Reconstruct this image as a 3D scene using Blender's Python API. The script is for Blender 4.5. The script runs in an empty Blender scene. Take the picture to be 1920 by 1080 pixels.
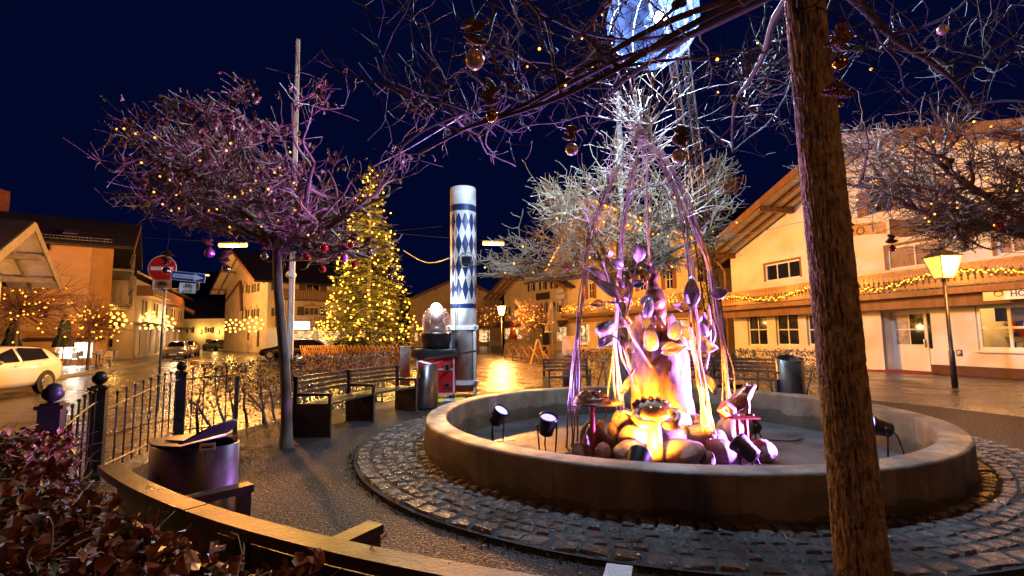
import bpy, bmesh, math, random
from mathutils import Vector, Matrix, noise
from math import sin, cos, pi, radians as R, atan2, sqrt
random.seed(7)
rnd = random.uniform
# ------------------------------------------------------------------ camera
scene = bpy.context.scene
FPX, TILT, ROLL, CAMH = 920.0, R(5.5), -0.012, 1.6
cam_d = bpy.data.cameras.new('camera'); cam = bpy.data.objects.new('camera', cam_d)
scene.collection.objects.link(cam); scene.camera = cam
cam_d.sensor_width = 36; cam_d.lens = 36 * FPX / 1920; cam_d.clip_start = .05; cam_d.clip_end = 2000
CAMROT = Matrix.Rotation(pi / 2 + TILT, 4, 'X') @ Matrix.Rotation(ROLL, 4, 'Z')
cam.matrix_world = Matrix.Translation((0, 0, CAMH)) @ CAMROT
# ------------------------------------------------------------------ night sky
w = bpy.data.worlds.new('World'); scene.world = w; w.use_nodes = True
nt = w.node_tree; bg = nt.nodes['Background']
sky = nt.nodes.new('ShaderNodeTexSky'); sky.sky_type = 'NISHITA'; sky.sun_disc = False
sky.sun_elevation = R(-4); sky.sun_rotation = R(200); sky.air_density = 1.0; sky.dust_density = .3; sky.ozone_density = 4
SKYMIX = nt.nodes.new('ShaderNodeMix'); SKYMIX.data_type = 'RGBA'; SKYMIX.blend_type = 'MIX'
SKYMIX.inputs[0].default_value = .9; SKYMIX.inputs[7].default_value = (.008, .031, .29, 1)
nt.links.new(sky.outputs[0], SKYMIX.inputs[6]); nt.links.new(SKYMIX.outputs[2], bg.inputs[0])
bg.inputs[1].default_value = .08
scene.render.engine = 'CYCLES'
vs = scene.view_settings; vs.view_transform = 'Standard'; vs.look = 'None'; vs.exposure = 0; vs.gamma = 1
cy = scene.cycles
cy.max_bounces = 6; cy.diffuse_bounces = 2; cy.glossy_bounces = 3; cy.transmission_bounces = 4; cy.transparent_max_bounces = 14
cy.sample_clamp_indirect = 3; cy.sample_clamp_direct = 0; cy.use_light_tree = True; cy.caustics_reflective = False; cy.caustics_refractive = False
cy.use_denoising = True; cy.denoiser = 'OPENIMAGEDENOISE'
C = scene.collection
# ------------------------------------------------------------------ pixels -> world
def ray(px, py):
    d = CAMROT.to_3x3() @ Vector(((px - 960) / FPX, (540 - py) / FPX, -1))
    return d
def P(px, py, Y):
    d = ray(px, py); return Vector((d.x * Y / d.y, Y, CAMH + d.z * Y / d.y))
def G(px, py, z=0.0):
    d = ray(px, py); k = (z - CAMH) / d.z; return Vector((d.x * k, d.y * k, z))
def pxs(n, Y): return n * Y / FPX            # n photo pixels at depth Y in metres
# ------------------------------------------------------------------ mesh helper
class MB:
    def __init__(s): s.v = []; s.f = []; s.mi = []; s.cur = 0
    def add(s, vs, fs):
        b = len(s.v); s.v += [tuple(p) for p in vs]
        for f in fs: s.f.append([b + i for i in f]); s.mi.append(s.cur)
    def poly(s, pts): s.add(pts, [list(range(len(pts)))])
    def box(s, c, d, rz=0, M=None):
        x, y, z = d[0] / 2, d[1] / 2, d[2] / 2; vs = []
        m = M or Matrix.Rotation(rz, 3, 'Z'); c = Vector(c)
        for sz in (-1, 1):
            for sx, sy in ((-1, -1), (1, -1), (1, 1), (-1, 1)): vs.append(c + m @ Vector((sx * x, sy * y, sz * z)))
        s.add(vs, [(3, 2, 1, 0), (4, 5, 6, 7), (0, 1, 5, 4), (1, 2, 6, 5), (2, 3, 7, 6), (3, 0, 4, 7)])
    def hexa(s, b4, t4):
        s.add(list(b4) + list(t4), [(3, 2, 1, 0), (4, 5, 6, 7), (0, 1, 5, 4), (1, 2, 6, 5), (2, 3, 7, 6), (3, 0, 4, 7)])
    def beam(s, a, b, w, h, up=(0, 0, 1)):
        a, b = Vector(a), Vector(b); d = (b - a)
        if d.length < 1e-6: return
        d.normalize(); up = Vector(up)
        sd = d.cross(up)
        if sd.length < 1e-3: sd = d.cross(Vector((1, 0, 0)))
        sd.normalize(); u = sd.cross(d); q = []
        for p in (a, b):
            for i, j in ((-1, -1), (1, -1), (1, 1), (-1, 1)): q.append(p + sd * (i * w / 2) + u * (j * h / 2))
        s.add(q, [(3, 2, 1, 0), (4, 5, 6, 7), (0, 1, 5, 4), (1, 2, 6, 5), (2, 3, 7, 6), (3, 0, 4, 7)])
    def tube(s, pts, r, n=6, cap=True):
        pts = [Vector(p) for p in pts]; k = len(pts)
        if not isinstance(r, (list, tuple)): r = [r] * k
        vs = []; ref = None
        for i, p in enumerate(pts):
            d = (pts[min(i + 1, k - 1)] - pts[max(i - 1, 0)])
            if d.length < 1e-9: d = Vector((0, 0, 1))
            d.normalize()
            if ref is None:
                ref = d.cross(Vector((0, 0, 1)))
                if ref.length < .05: ref = d.cross(Vector((1, 0, 0)))
            ref = ref - d * ref.dot(d)
            if ref.length < 1e-6: ref = d.orthogonal()
            ref.normalize(); q = d.cross(ref)
            for j in range(n):
                a = 2 * pi * j / n; vs.append(p + (ref * cos(a) + q * sin(a)) * r[i])
        fs = []
        for i in range(k - 1):
            for j in range(n):
                j2 = (j + 1) % n; fs.append((i * n + j, i * n + j2, (i + 1) * n + j2, (i + 1) * n + j))
        if cap: fs.append(tuple(range(n - 1, -1, -1))); fs.append(tuple(range((k - 1) * n, k * n)))
        s.add(vs, fs)
    def lathe(s, prof, c=(0, 0, 0), n=24, sx=1, sy=1, rz=0, M=None):
        c = Vector(c); vs = []; k = len(prof)
        for r, z in prof:
            for j in range(n):
                a = 2 * pi * j / n + rz; p = Vector((r * cos(a) * sx, r * sin(a) * sy, z)); vs.append(c + (M @ p if M else p))
        fs = [(i * n + j, i * n + (j + 1) % n, (i + 1) * n + (j + 1) % n, (i + 1) * n + j) for i in range(k - 1) for j in range(n)]
        if prof[0][0] > 1e-5: fs.append(tuple(range(n - 1, -1, -1)))
        if prof[-1][0] > 1e-5: fs.append(tuple(range((k - 1) * n, k * n)))
        s.add(vs, fs)
    def ball(s, c, r, n=12, m=8, M=None):
        if not isinstance(r, (tuple, list)): r = (r, r, r)
        c = Vector(c); vs = []
        for i in range(m + 1):
            t = pi * i / m
            for j in range(n):
                a = 2 * pi * j / n; p = Vector((r[0] * sin(t) * cos(a), r[1] * sin(t) * sin(a), -r[2] * cos(t)))
                vs.append(c + (M @ p if M else p))
        s.add(vs, [(i * n + j, i * n + (j + 1) % n, (i + 1) * n + (j + 1) % n, (i + 1) * n + j) for i in range(m) for j in range(n)])
    def mesh(s, name, mats, smooth=False):
        me = bpy.data.meshes.new(name); me.from_pydata(s.v, [], s.f)
        for m in (mats if isinstance(mats, (list, tuple)) else [mats]): me.materials.append(M_(m))
        if any(s.mi): me.polygons.foreach_set('material_index', s.mi)
        if smooth: me.polygons.foreach_set('use_smooth', [True] * len(me.polygons))
        me.update(); return me
    def build(s, name, mats, parent=None, smooth=False, **kw):
        return link(name, s.mesh(name, mats, smooth), parent, **kw)
def M_(m): return MAT[m] if isinstance(m, str) else m
def wm(o):
    if o is None: return Matrix.Identity(4)
    return wm(o.parent) @ o.matrix_parent_inverse @ o.matrix_basis if o.parent else o.matrix_basis.copy()
def link(name, data, parent=None, kind=None, label=None, cat=None, group=None, mat=None):
    o = bpy.data.objects.new(name, data); C.objects.link(o)
    if mat is not None: o.matrix_basis = mat
    if parent is not None: o.parent = parent; o.matrix_parent_inverse = wm(parent).inverted()
    return tag(o, label, cat, group, kind)
def tag(o, label=None, cat=None, group=None, kind=None):
    if label: o['label'] = label
    if cat: o['category'] = cat
    if group: o['group'] = group
    if kind: o['kind'] = kind
    return o
def thing(name, label, cat, loc=(0, 0, 0), group=None):
    o = bpy.data.objects.new(name, None); o.empty_display_size = .1; C.objects.link(o); o.location = loc
    return tag(o, label, cat, group)
def copy_tree(o, parent=None):
    c = o.copy(); C.objects.link(c); c.parent = parent
    for ch in list(o.children): copy_tree(ch, c)
    return c
def lamp(name, kind, loc, power, col, parent, size=.1, aim=None, angle=60, blend=.5):
    l = bpy.data.lights.new(name, kind); l.energy = power; l.color = col
    l.shadow_soft_size = size
    if kind == 'SPOT': l.spot_size = R(angle); l.spot_blend = blend
    m = Matrix.Translation(loc)
    if aim is not None: m = m @ (Vector(aim) - Vector(loc)).to_track_quat('-Z', 'Y').to_matrix().to_4x4()
    return link(name, l, parent, mat=m)
# ------------------------------------------------------------------ materials
MAT = {}
def mat(name, col, rough=.6, metal=0, var=.25, vscale=3.0, bump=0, bscale=30, stretch=(1, 1, 1), emit=None, estr=0, col2=None, spec=.5, rvar=0, rscale=2, coat=0, detail=6, btype='noise', trans=0, bdist=.02):
    m = bpy.data.materials.new(name); m.use_nodes = True; n = m.node_tree.nodes; L = m.node_tree.links
    b = n['Principled BSDF']; MAT[name] = m
    b.inputs['Roughness'].default_value = rough; b.inputs['Metallic'].default_value = metal; b.inputs['Specular IOR Level'].default_value = spec
    b.inputs['Coat Weight'].default_value = coat
    b.inputs['Base Color'].default_value = (*col, 1)
    tc = n.new('ShaderNodeTexCoord'); mp = n.new('ShaderNodeMapping'); mp.inputs['Scale'].default_value = stretch
    L.new(tc.outputs['Object'], mp.inputs[0])
    def nz(scale, det=detail):
        t = n.new('ShaderNodeTexNoise'); t.inputs['Scale'].default_value = scale; t.inputs['Detail'].default_value = det; t.inputs['Roughness'].default_value = .65
        L.new(mp.outputs[0], t.inputs['Vector']); return t
    if var or col2:
        t = nz(vscale); mx = n.new('ShaderNodeMix'); mx.data_type = 'RGBA'
        c2 = col2 or tuple(c * (1 - var) for c in col); c1 = col if col2 else tuple(min(1, c * (1 + var * .6)) for c in col)
        mx.inputs[6].default_value = (*c1, 1); mx.inputs[7].default_value = (*c2, 1)
        rp = n.new('ShaderNodeMapRange'); rp.inputs[1].default_value = .36; rp.inputs[2].default_value = .64
        L.new(t.outputs[0], rp.inputs[0]); L.new(rp.outputs[0], mx.inputs[0]); L.new(mx.outputs[2], b.inputs['Base Color'])
    if rvar:
        t = nz(rscale); rp = n.new('ShaderNodeMapRange'); rp.inputs[1].default_value = .35; rp.inputs[2].default_value = .65
        rp.inputs[3].default_value = max(.02, rough - rvar); rp.inputs[4].default_value = min(1, rough + rvar)
        L.new(t.outputs[0], rp.inputs[0]); L.new(rp.outputs[0], b.inputs['Roughness'])
    if bump:
        if btype == 'vor':
            t = n.new('ShaderNodeTexVoronoi'); t.inputs['Scale'].default_value = bscale; L.new(mp.outputs[0], t.inputs['Vector'])
        else: t = nz(bscale)
        bp = n.new('ShaderNodeBump'); bp.inputs['Strength'].default_value = bump; bp.inputs['Distance'].default_value = bdist
        L.new(t.outputs[0], bp.inputs['Height']); L.new(bp.outputs[0], b.inputs['Normal'])
    if trans:
        tr = n.new('ShaderNodeBsdfTransparent'); ms = n.new('ShaderNodeMixShader'); ms.inputs[0].default_value = trans
        out = n['Material Output']; L.new(b.outputs[0], ms.inputs[1]); L.new(tr.outputs[0], ms.inputs[2]); L.new(ms.outputs[0], out.inputs[0])
    if emit:
        b.inputs['Emission Color'].default_value = (*emit, 1); b.inputs['Emission Strength'].default_value = estr
        m.cycles.emission_sampling = 'NONE'
    return m
mat('plaster_white', (.74, .69, .60), .9, var=.14, vscale=.9, bump=.15, bscale=40)
mat('plaster_cream', (.76, .66, .48), .9, var=.14, vscale=.9, bump=.15, bscale=40)
mat('plaster_orange', (.66, .40, .19), .9, var=.12, vscale=.7, bump=.15, bscale=40)
mat('plaster_ochre', (.50, .27, .10), .9, var=.1, bump=.1)
mat('plaster_grey', (.45, .42, .38), .9, var=.15, vscale=.8, bump=.1)
mat('plaster_yellow', (.78, .60, .30), .9, var=.15, vscale=.8, bump=.1)
mat('plinth_brown', (.10, .045, .03), .8)
mat('roof_dark', (.035, .027, .025), .65, var=.4, vscale=4, bump=.7, bscale=9, stretch=(3, 3, .6))
mat('soffit', (.62, .50, .33), .7, var=.2, vscale=2, stretch=(1, 1, 6))
mat('soffit_white', (.72, .68, .58), .7, var=.15, vscale=2)
mat('wood_brown', (.20, .085, .035), .55, var=.35, vscale=5, stretch=(1, 1, .25), bump=.2, bscale=25)
mat('wood_dark', (.075, .04, .022), .6, var=.35, vscale=5, bump=.25, bscale=25)
mat('wood_honey', (.36, .19, .07), .55, var=.35, vscale=4, bump=.2, bscale=25)
mat('wood_grey', (.17, .15, .12), .65, var=.3, vscale=4, bump=.3, bscale=30)
mat('wood_wet', (.048, .030, .020), .36, var=.45, vscale=7, stretch=(1, 1, 1), bump=.25, bscale=60, rvar=.1)
mat('shutter_green', (.10, .09, .05), .6, var=.25)
mat('shutter_red', (.27, .085, .04), .6, var=.25)
mat('window_white', (.78, .75, .68), .5, var=.05)
mat('glass', (.012, .014, .02), .04, var=0, spec=.8)
mat('glass_clear', (.02, .02, .02), .03, var=0, trans=.82)
mat('curtain', (.34, .24, .18), .9, var=.3, vscale=8, stretch=(3, 3, .4))
mat('lit_white', (.9, .9, .9), .5, emit=(1, .93, .82), estr=3.2)
mat('sodium', (1, .6, .2), .5, var=0, emit=(1, .50, .12), estr=5)
mat('sodium_glass', (1, .6, .2), .4, var=0, emit=(1, .42, .05), estr=1.15)
mat('bulb', (1, .5, .1), .4, var=0, emit=(1, .36, .035), estr=3.3)
mat('bulb_big', (1, .6, .2), .4, var=0, emit=(1, .48, .09), estr=3.4)
mat('lens_blue', (.5, .5, 1), .2, var=0, emit=(.27, .24, 1), estr=3.2)
mat('lens_white', (.9, .95, 1), .2, var=0, emit=(.82, .91, 1), estr=34)
mat('metal_black', (.012, .012, .014), .38, metal=0, var=.3, rvar=.08)
mat('metal_post', (.045, .043, .042), .36, metal=.6, var=.3, vscale=6, rvar=.1, bump=.08, bscale=60)
mat('panel_dark', (.055, .048, .042), .5, var=.3, vscale=4, bump=.1)
mat('metal_bin', (.14, .13, .12), .34, metal=.85, var=.35, vscale=3, rvar=.12, bump=.1, bscale=90)
mat('metal_steel', (.42, .42, .43), .32, metal=.9, var=.2, rvar=.1)
mat('metal_white', (.70, .71, .73), .45, var=.14, vscale=6, rvar=.1)
mat('paint_grey', (.40, .42, .42), .5, var=.25, vscale=5)
mat('red_panel', (.62, .012, .022), .45, var=.2, vscale=4)
mat('red_sign', (.55, .008, .012), .4, var=.06)
mat('blue_sign', (.008, .035, .36), .4, var=.06)
mat('white_sign', (.78, .74, .72), .45, var=.06)
mat('black_sign', (.01, .01, .01), .5, var=0)
mat('yellow_paint', (.65, .48, .02), .55, var=.2)
mat('concrete', (.15, .125, .095), .55, var=.5, vscale=2.4, bump=.5, bscale=60, rvar=.2, rscale=3, col2=(.065, .055, .04))
mat('concrete_floor', (.06, .055, .055), .5, var=.5, vscale=1.5, bump=.25, bscale=40, rvar=.2, rscale=1.2)
mat('stone_cobble', (.085, .078, .075), .26, var=.5, vscale=9, bump=1, bscale=45, rvar=.14, rscale=10, bdist=.03)
mat('joint_dirt', (.016, .014, .011), .85, var=.5, vscale=12, bump=.6, bscale=60)
mat('gravel', (.020, .017, .019), .62, var=.8, vscale=45, spec=.35, bump=1.0, bscale=62, rvar=.3, rscale=40, detail=5, btype='vor')
mat('asphalt', (.03, .027, .026), .22, var=.45, vscale=1.2, bump=.45, bscale=38, rvar=.14, rscale=.7)
mat('paving', (.065, .054, .048), .27, var=.45, vscale=1.1, bump=.5, bscale=22, rvar=.16, rscale=.8)
mat('kerb_stone', (.22, .20, .18), .3, var=.3, vscale=5, bump=.2)
mat('hill', (.012, .012, .010), .95, var=.3, vscale=.05)
mat('bark', (.42, .32, .22), .6, var=.6, vscale=22, stretch=(1, 1, .55), bump=1, bscale=90, col2=(.10, .065, .04))
mat('bark_grey', (.13, .105, .085), .7, var=.5, vscale=9, stretch=(1, 1, .3), bump=.6, bscale=35)
mat('twig', (.16, .08, .055), .5, var=.4, vscale=6)
mat('twig_dark', (.05, .03, .021), .6, var=.4, vscale=6)
mat('twig_pale', (.34, .29, .22), .6, var=.45, vscale=5, col2=(.20, .17, .09))
mat('twig_willow', (.42, .32, .24), .42, var=.45, vscale=9, rvar=.12)
mat('moss', (.07, .10, .015), .9, var=.4, vscale=20, bump=1, bscale=60)
mat('leaf_brown', (.24, .095, .045), .42, var=.6, vscale=9, col2=(.075, .028, .014), rvar=.1)
mat('leaf_rust', (.30, .10, .03), .4, var=.6, vscale=5, col2=(.10, .03, .01), rvar=.15)
mat('leaf_green', (.055, .075, .015), .45, var=.5, vscale=6)
mat('needles', (.085, .085, .02), .6, var=.45, vscale=5, col2=(.04, .05, .012))
mat('cone', (.22, .095, .032), .55, var=.5, vscale=25, bump=.9, bscale=85, stretch=(1, 1, 1), btype='vor')
mat('bauble_pearl', (.75, .55, .40), .22, metal=.35, var=.08)
mat('bauble_gold', (.62, .34, .08), .18, metal=1, var=.1)
mat('bauble_red', (.45, .01, .02), .14, metal=.6, var=.05, coat=.6)
mat('bauble_pink', (.55, .12, .42), .16, metal=.6, var=.05, coat=.6)
mat('bauble_silver', (.62, .58, .55), .14, metal=1, var=.05)
mat('copper_leaf', (.52, .43, .42), .34, metal=.35, var=.45, vscale=8, col2=(.26, .20, .19), rvar=.15, bump=.5, bscale=22)
mat('bronze', (.21, .115, .065), .36, metal=.6, var=.5, vscale=12, bump=.35, bscale=45, rvar=.1)
mat('stump', (.30, .185, .085), .7, var=.65, vscale=5, col2=(.085, .05, .026), bump=1, bscale=26, stretch=(1, 1, .45))
mat('rock', (.24, .17, .115), .46, var=.4, vscale=5, bump=.8, bscale=30, rvar=.14, col2=(.11, .08, .06))
mat('rust_red', (.28, .03, .02), .45, metal=.3, var=.3)
mat('cloth_dark', (.02, .03, .022), .85, var=.3, vscale=8)
mat('cloth_pale', (.36, .30, .22), .85, var=.25, vscale=8, stretch=(1, 1, .2))
mat('cloth_black', (.012, .013, .015), .5, var=.3, bump=.5, bscale=8)
mat('cloth_red', (.30, .02, .02), .8)
mat('car_white', (.74, .72, .69), .22, var=.03, coat=.8)
mat('car_silver', (.42, .40, .38), .25, metal=.5, var=.03, coat=.8)
mat('car_black', (.008, .008, .010), .16, var=.03, coat=1)
mat('car_blue', (.012, .02, .06), .18, var=.03, coat=1)
mat('tyre', (.012, .012, .012), .8, var=.1)
mat('tail_red', (.35, .01, .01), .25, var=0)
mat('plastic_dome', (.55, .32, .26), .12, var=0, trans=.62)
mat('fresco', (.50, .30, .11), .85, var=.35, vscale=6)
mat('fresco_dark', (.14, .075, .035), .85, var=.3, vscale=6)
mat('print_blue', (.03, .07, .25), .5, var=.1)
mat('marble_poster', (.42, .36, .33), .5, var=.5, vscale=4)
# lit rooms behind far panes: shelves, lamps and goods too small to pick out
def lit_room(name, c1, c2, st):
    m = bpy.data.materials.new(name); m.use_nodes = True; n = m.node_tree.nodes; L = m.node_tree.links; MAT[name] = m; b = n['Principled BSDF']
    tc = n.new('ShaderNodeTexCoord'); mp = n.new('ShaderNodeMapping'); mp.inputs['Scale'].default_value = (1.6, 1.6, 2.6); L.new(tc.outputs['Object'], mp.inputs[0])
    v = n.new('ShaderNodeTexVoronoi'); v.distance = 'CHEBYCHEV'; v.inputs['Scale'].default_value = 1.7; L.new(mp.outputs[0], v.inputs['Vector'])
    sp = n.new('ShaderNodeSeparateColor'); L.new(v.outputs['Color'], sp.inputs[0])
    mx = n.new('ShaderNodeMix'); mx.data_type = 'RGBA'; mx.inputs[6].default_value = (*c1, 1); mx.inputs[7].default_value = (*c2, 1); L.new(sp.outputs[0], mx.inputs[0])
    L.new(mx.outputs[2], b.inputs['Emission Color']); ml = n.new('ShaderNodeMath'); ml.operation = 'MULTIPLY'; ml.inputs[1].default_value = st; L.new(sp.outputs[1], ml.inputs[0]); ad = n.new('ShaderNodeMath'); ad.inputs[1].default_value = st * .18; L.new(ml.outputs[0], ad.inputs[0])
    L.new(ad.outputs[0], b.inputs['Emission Strength']); b.inputs['Base Color'].default_value = (.05, .04, .03, 1); b.inputs['Roughness'].default_value = .1; m.cycles.emission_sampling = 'NONE'
lit_room('lit_warm', (1, .40, .10), (1, .72, .38), 1.5); lit_room('lit_soft', (.9, .38, .09), (.6, .22, .05), .7)
# thin plastic skin of the big ball: mostly clear, a little milky
def ball_skin():
    m = bpy.data.materials.new('ball_skin'); m.use_nodes = True; n = m.node_tree.nodes; L = m.node_tree.links; MAT['ball_skin'] = m
    n.remove(n['Principled BSDF']); out = n['Material Output']
    tr = n.new('ShaderNodeBsdfTransparent'); tl = n.new('ShaderNodeBsdfTranslucent'); gl = n.new('ShaderNodeBsdfGlossy')
    tl.inputs[0].default_value = (.28, .42, 1, 1); gl.inputs[0].default_value = (.8, .85, 1, 1); gl.inputs['Roughness'].default_value = .12
    lw = n.new('ShaderNodeLayerWeight'); lw.inputs[0].default_value = .28
    ns = n.new('ShaderNodeTexNoise'); ns.inputs['Scale'].default_value = 1.1; ns.inputs['Detail'].default_value = 3; ns.inputs['Distortion'].default_value = 1.5
    tc = n.new('ShaderNodeTexCoord'); L.new(tc.outputs['Object'], ns.inputs['Vector'])
    mr = n.new('ShaderNodeMapRange'); mr.inputs[1].default_value = .42; mr.inputs[2].default_value = .68; mr.inputs[3].default_value = .0004; mr.inputs[4].default_value = .012
    L.new(ns.outputs[0], mr.inputs[0])
    ad = n.new('ShaderNodeMath'); ad.operation = 'MULTIPLY_ADD'; ad.inputs[1].default_value = .03; L.new(lw.outputs['Facing'], ad.inputs[0]); L.new(mr.outputs[0], ad.inputs[2])
    a = n.new('ShaderNodeMixShader'); a.inputs[0].default_value = .25; L.new(tl.outputs[0], a.inputs[1]); L.new(gl.outputs[0], a.inputs[2])
    b = n.new('ShaderNodeMixShader'); L.new(ad.outputs[0], b.inputs[0]); L.new(tr.outputs[0], b.inputs[1]); L.new(a.outputs[0], b.inputs[2]); L.new(b.outputs[0], out.inputs[0])
ball_skin()
# painted maypole: white with rows of blue diamonds and two blue rings (paint, by angle and height)
def maypole_paint(cx, cy_, z0, z1, nd, hd):
    m = bpy.data.materials.new('maypole_paint'); m.use_nodes = True; n = m.node_tree.nodes; L = m.node_tree.links; MAT['maypole_paint'] = m
    b = n['Principled BSDF']; b.inputs['Roughness'].default_value = .45
    tc = n.new('ShaderNodeTexCoord'); sp = n.new('ShaderNodeSeparateXYZ'); L.new(tc.outputs['Object'], sp.inputs[0])
    def ma(op, a, b_=None, c=None):
        t = n.new('ShaderNodeMath'); t.operation = op
        for i, q in enumerate((a, b_, c)):
            if q is None: continue
            if isinstance(q, (int, float)): t.inputs[i].default_value = q
            else: L.new(q, t.inputs[i])
        return t.outputs[0]
    ang = ma('ARCTAN2', ma('SUBTRACT', sp.outputs[1], cy_), ma('SUBTRACT', sp.outputs[0], cx))
    u = ma('MULTIPLY', ang, nd / (2 * pi)); v = ma('DIVIDE', ma('SUBTRACT', sp.outputs[2], z0), hd)
    fu = ma('ABSOLUTE', ma('SUBTRACT', ma('FRACT', ma('ADD', u, 50)), .5)); fv = ma('ABSOLUTE', ma('SUBTRACT', ma('FRACT', ma('ADD', v, 50)), .5))
    dia = ma('LESS_THAN', ma('ADD', fu, fv), .5)
    zone = ma('MULTIPLY', ma('GREATER_THAN', sp.outputs[2], z0), ma('LESS_THAN', sp.outputs[2], z1))
    def band(a, c): return ma('MULTIPLY', ma('GREATER_THAN', sp.outputs[2], a), ma('LESS_THAN', sp.outputs[2], c))
    k = ma('MAXIMUM', ma('MULTIPLY', dia, zone), ma('MAXIMUM', band(z0 - .21, z0 - .08), band(z1 + .09, z1 + .27)))
    mx = n.new('ShaderNodeMix'); mx.data_type = 'RGBA'; L.new(k, mx.inputs[0])
    mx.inputs[6].default_value = (.72, .71, .70, 1); mx.inputs[7].default_value = (.010, .035, .13, 1)
    ns = n.new('ShaderNodeTexNoise'); ns.inputs['Scale'].default_value = 5; ns.inputs['Detail'].default_value = 8; L.new(tc.outputs['Object'], ns.inputs['Vector'])
    mr = n.new('ShaderNodeMapRange'); mr.inputs[3].default_value = .62; mr.inputs[4].default_value = 1.2; L.new(ns.outputs[0], mr.inputs[0])
    m2 = n.new('ShaderNodeMix'); m2.data_type = 'RGBA'; m2.blend_type = 'MULTIPLY'; m2.inputs[0].default_value = 1
    L.new(mx.outputs[2], m2.inputs[6]); L.new(mr.outputs[0], m2.inputs[7]); L.new(m2.outputs[2], b.inputs['Base Color'])
# ================================================================== ground
BC = Vector((2.26, 7.75, 0)); RO, RI, RH = 3.57, 3.27, .434
def ringpt(r, deg, z=0): a = R(deg); return Vector((BC.x + r * cos(a), BC.y + r * sin(a), z))
def annulus(radii, zs, n):
    mb = MB(); vs = []
    for r, z in zip(radii, zs):
        for j in range(n): vs.append(ringpt(r, 360 * j / n, z))
    mb.add(vs, [(i * n + j, i * n + (j + 1) % n, (i + 1) * n + (j + 1) % n, (i + 1) * n + j) for i in range(len(radii) - 1) for j in range(n)])
    return mb
annulus([RO - .15, 8, 20, 60, 200, 900], [-.004] * 6, 96).build('ground', 'paving', kind='structure')
annulus([RO - .1, 4.6, 7.15], [.002, .002, .002], 128).build('gravel_path', 'gravel', kind='structure')
road = [(-6.3, -12), (-6.4, 6), (-7.0, 9.5), (-5.6, 15), (-8, 24), (-14, 35), (-20, 45), (-30, 60), (-48, 90), (-60, 90), (-38, 56), (-26.2, 38), (-21.8, 28), (-19.7, 22), (-18.2, 19.3), (-16.5, 13), (-16, -12)]
mb = MB(); mb.poly([(x, y, .006) for x, y in road]); mb.build('road', 'asphalt', kind='structure')
left_edge = road[9:]
walk = MB(); kerb = MB()
out = [(-90, 90), (-70, 56), (-50, 38), (-45, 28), (-40, 22), (-38, 19.3), (-36, 13), (-36, -12)]
for (a, b), (c, d) in zip(zip(left_edge, left_edge[1:]), zip(out, out[1:])):
    walk.poly([(*a, .125), (*b, .125), (*d, .125), (*c, .125)][::-1])
walk.build('pavement', 'paving', kind='structure')
kb = thing('kerb', 'granite kerb along the street pavement', None); kb['kind'] = 'structure'
for a, b in zip(left_edge, left_edge[1:]):
    a, b = Vector((*a, .065)), Vector((*b, .065)); L_ = (b - a).length; k = max(1, int(L_ / 1.4))
    if a.y < 4 or b.y > 60: k = max(1, int(L_ / 6))
    for i in range(k):
        p, q = a.lerp(b, (i + .008) / k), a.lerp(b, (i + .992) / k); m2 = MB(); m2.beam(p, q, .15, .15); m2.build('kerb_stone', 'kerb_stone', kb)
# paved doorstep strip along the houses on the square
def hills():
    mb = MB(); n = 160; vs = []
    for i, rr in enumerate((230, 300, 390, 520)):
        for j in range(n):
            a = pi * (j / (n - 1)) * 1.5 - pi * .25
            h = (2, 34, 52, 60)[i] * (.75 + .5 * noise.noise(Vector((cos(a) * 3, sin(a) * 3, i * .3))))
            vs.append((rr * cos(a), rr * sin(a), h - 4))
    mb.add(vs, [(i * n + j, i * n + j + 1, (i + 1) * n + j + 1, (i + 1) * n + j) for i in range(3) for j in range(n - 1)])
    mb.build('hills', 'hill', smooth=True, kind='structure')
hills()
# ================================================================== fountain basin
def basin_concrete():
    m = mat('basin_concrete', (.165, .125, .08), .52, var=.5, vscale=2.4, bump=.55, bscale=60, rvar=.2, rscale=3, col2=(.075, .06, .044)); n = m.node_tree.nodes; L = m.node_tree.links; b = n['Principled BSDF']
    src = b.inputs['Base Color'].links[0].from_socket; tc = n.new('ShaderNodeTexCoord'); sp = n.new('ShaderNodeSeparateXYZ'); L.new(tc.outputs['Object'], sp.inputs[0])
    def nz(scale, st):
        mp = n.new('ShaderNodeMapping'); mp.inputs['Scale'].default_value = st; L.new(tc.outputs['Object'], mp.inputs[0]); t = n.new('ShaderNodeTexNoise'); t.inputs['Scale'].default_value = scale; t.inputs['Detail'].default_value = 7; L.new(mp.outputs[0], t.inputs['Vector']); return t.outputs[0]
    def ma(op, a, c):
        t = n.new('ShaderNodeMath'); t.operation = op; t.use_clamp = op == 'MULTIPLY_ADD'
        for i, q in enumerate((a, c)):
            if isinstance(q, (int, float)): t.inputs[i].default_value = q
            else: L.new(q, t.inputs[i])
        return t.outputs[0]
    # algae and splash stains creeping up from the paving, water runs below the rim, pale pits
    st = ma('LESS_THAN', sp.outputs[2], ma('MULTIPLY', ma('POWER', nz(2.2, (1, 1, .5)), 2), .42)); run = ma('GREATER_THAN', nz(5, (1, 1, .06)), .60); pit = ma('GREATER_THAN', nz(75, (1, 1, 1)), .70)
    def over(base, fac, col, k):
        mx = n.new('ShaderNodeMix'); mx.data_type = 'RGBA'; mx.inputs[7].default_value = (*col, 1); L.new(base, mx.inputs[6]); L.new(ma('MULTIPLY', fac, k), mx.inputs[0]); return mx.outputs[2]
    c = over(src, run, (.05, .04, .026), .45); c = over(c, st, (.022, .022, .012), .7); c = over(c, pit, (.3, .27, .22), .5); L.new(c, b.inputs['Base Color'])
basin_concrete()
basin = thing('fountain_basin', 'large round concrete fountain basin, drained, with wide flat rim', 'fountain', BC)
mb = MB(); n = 192
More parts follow.
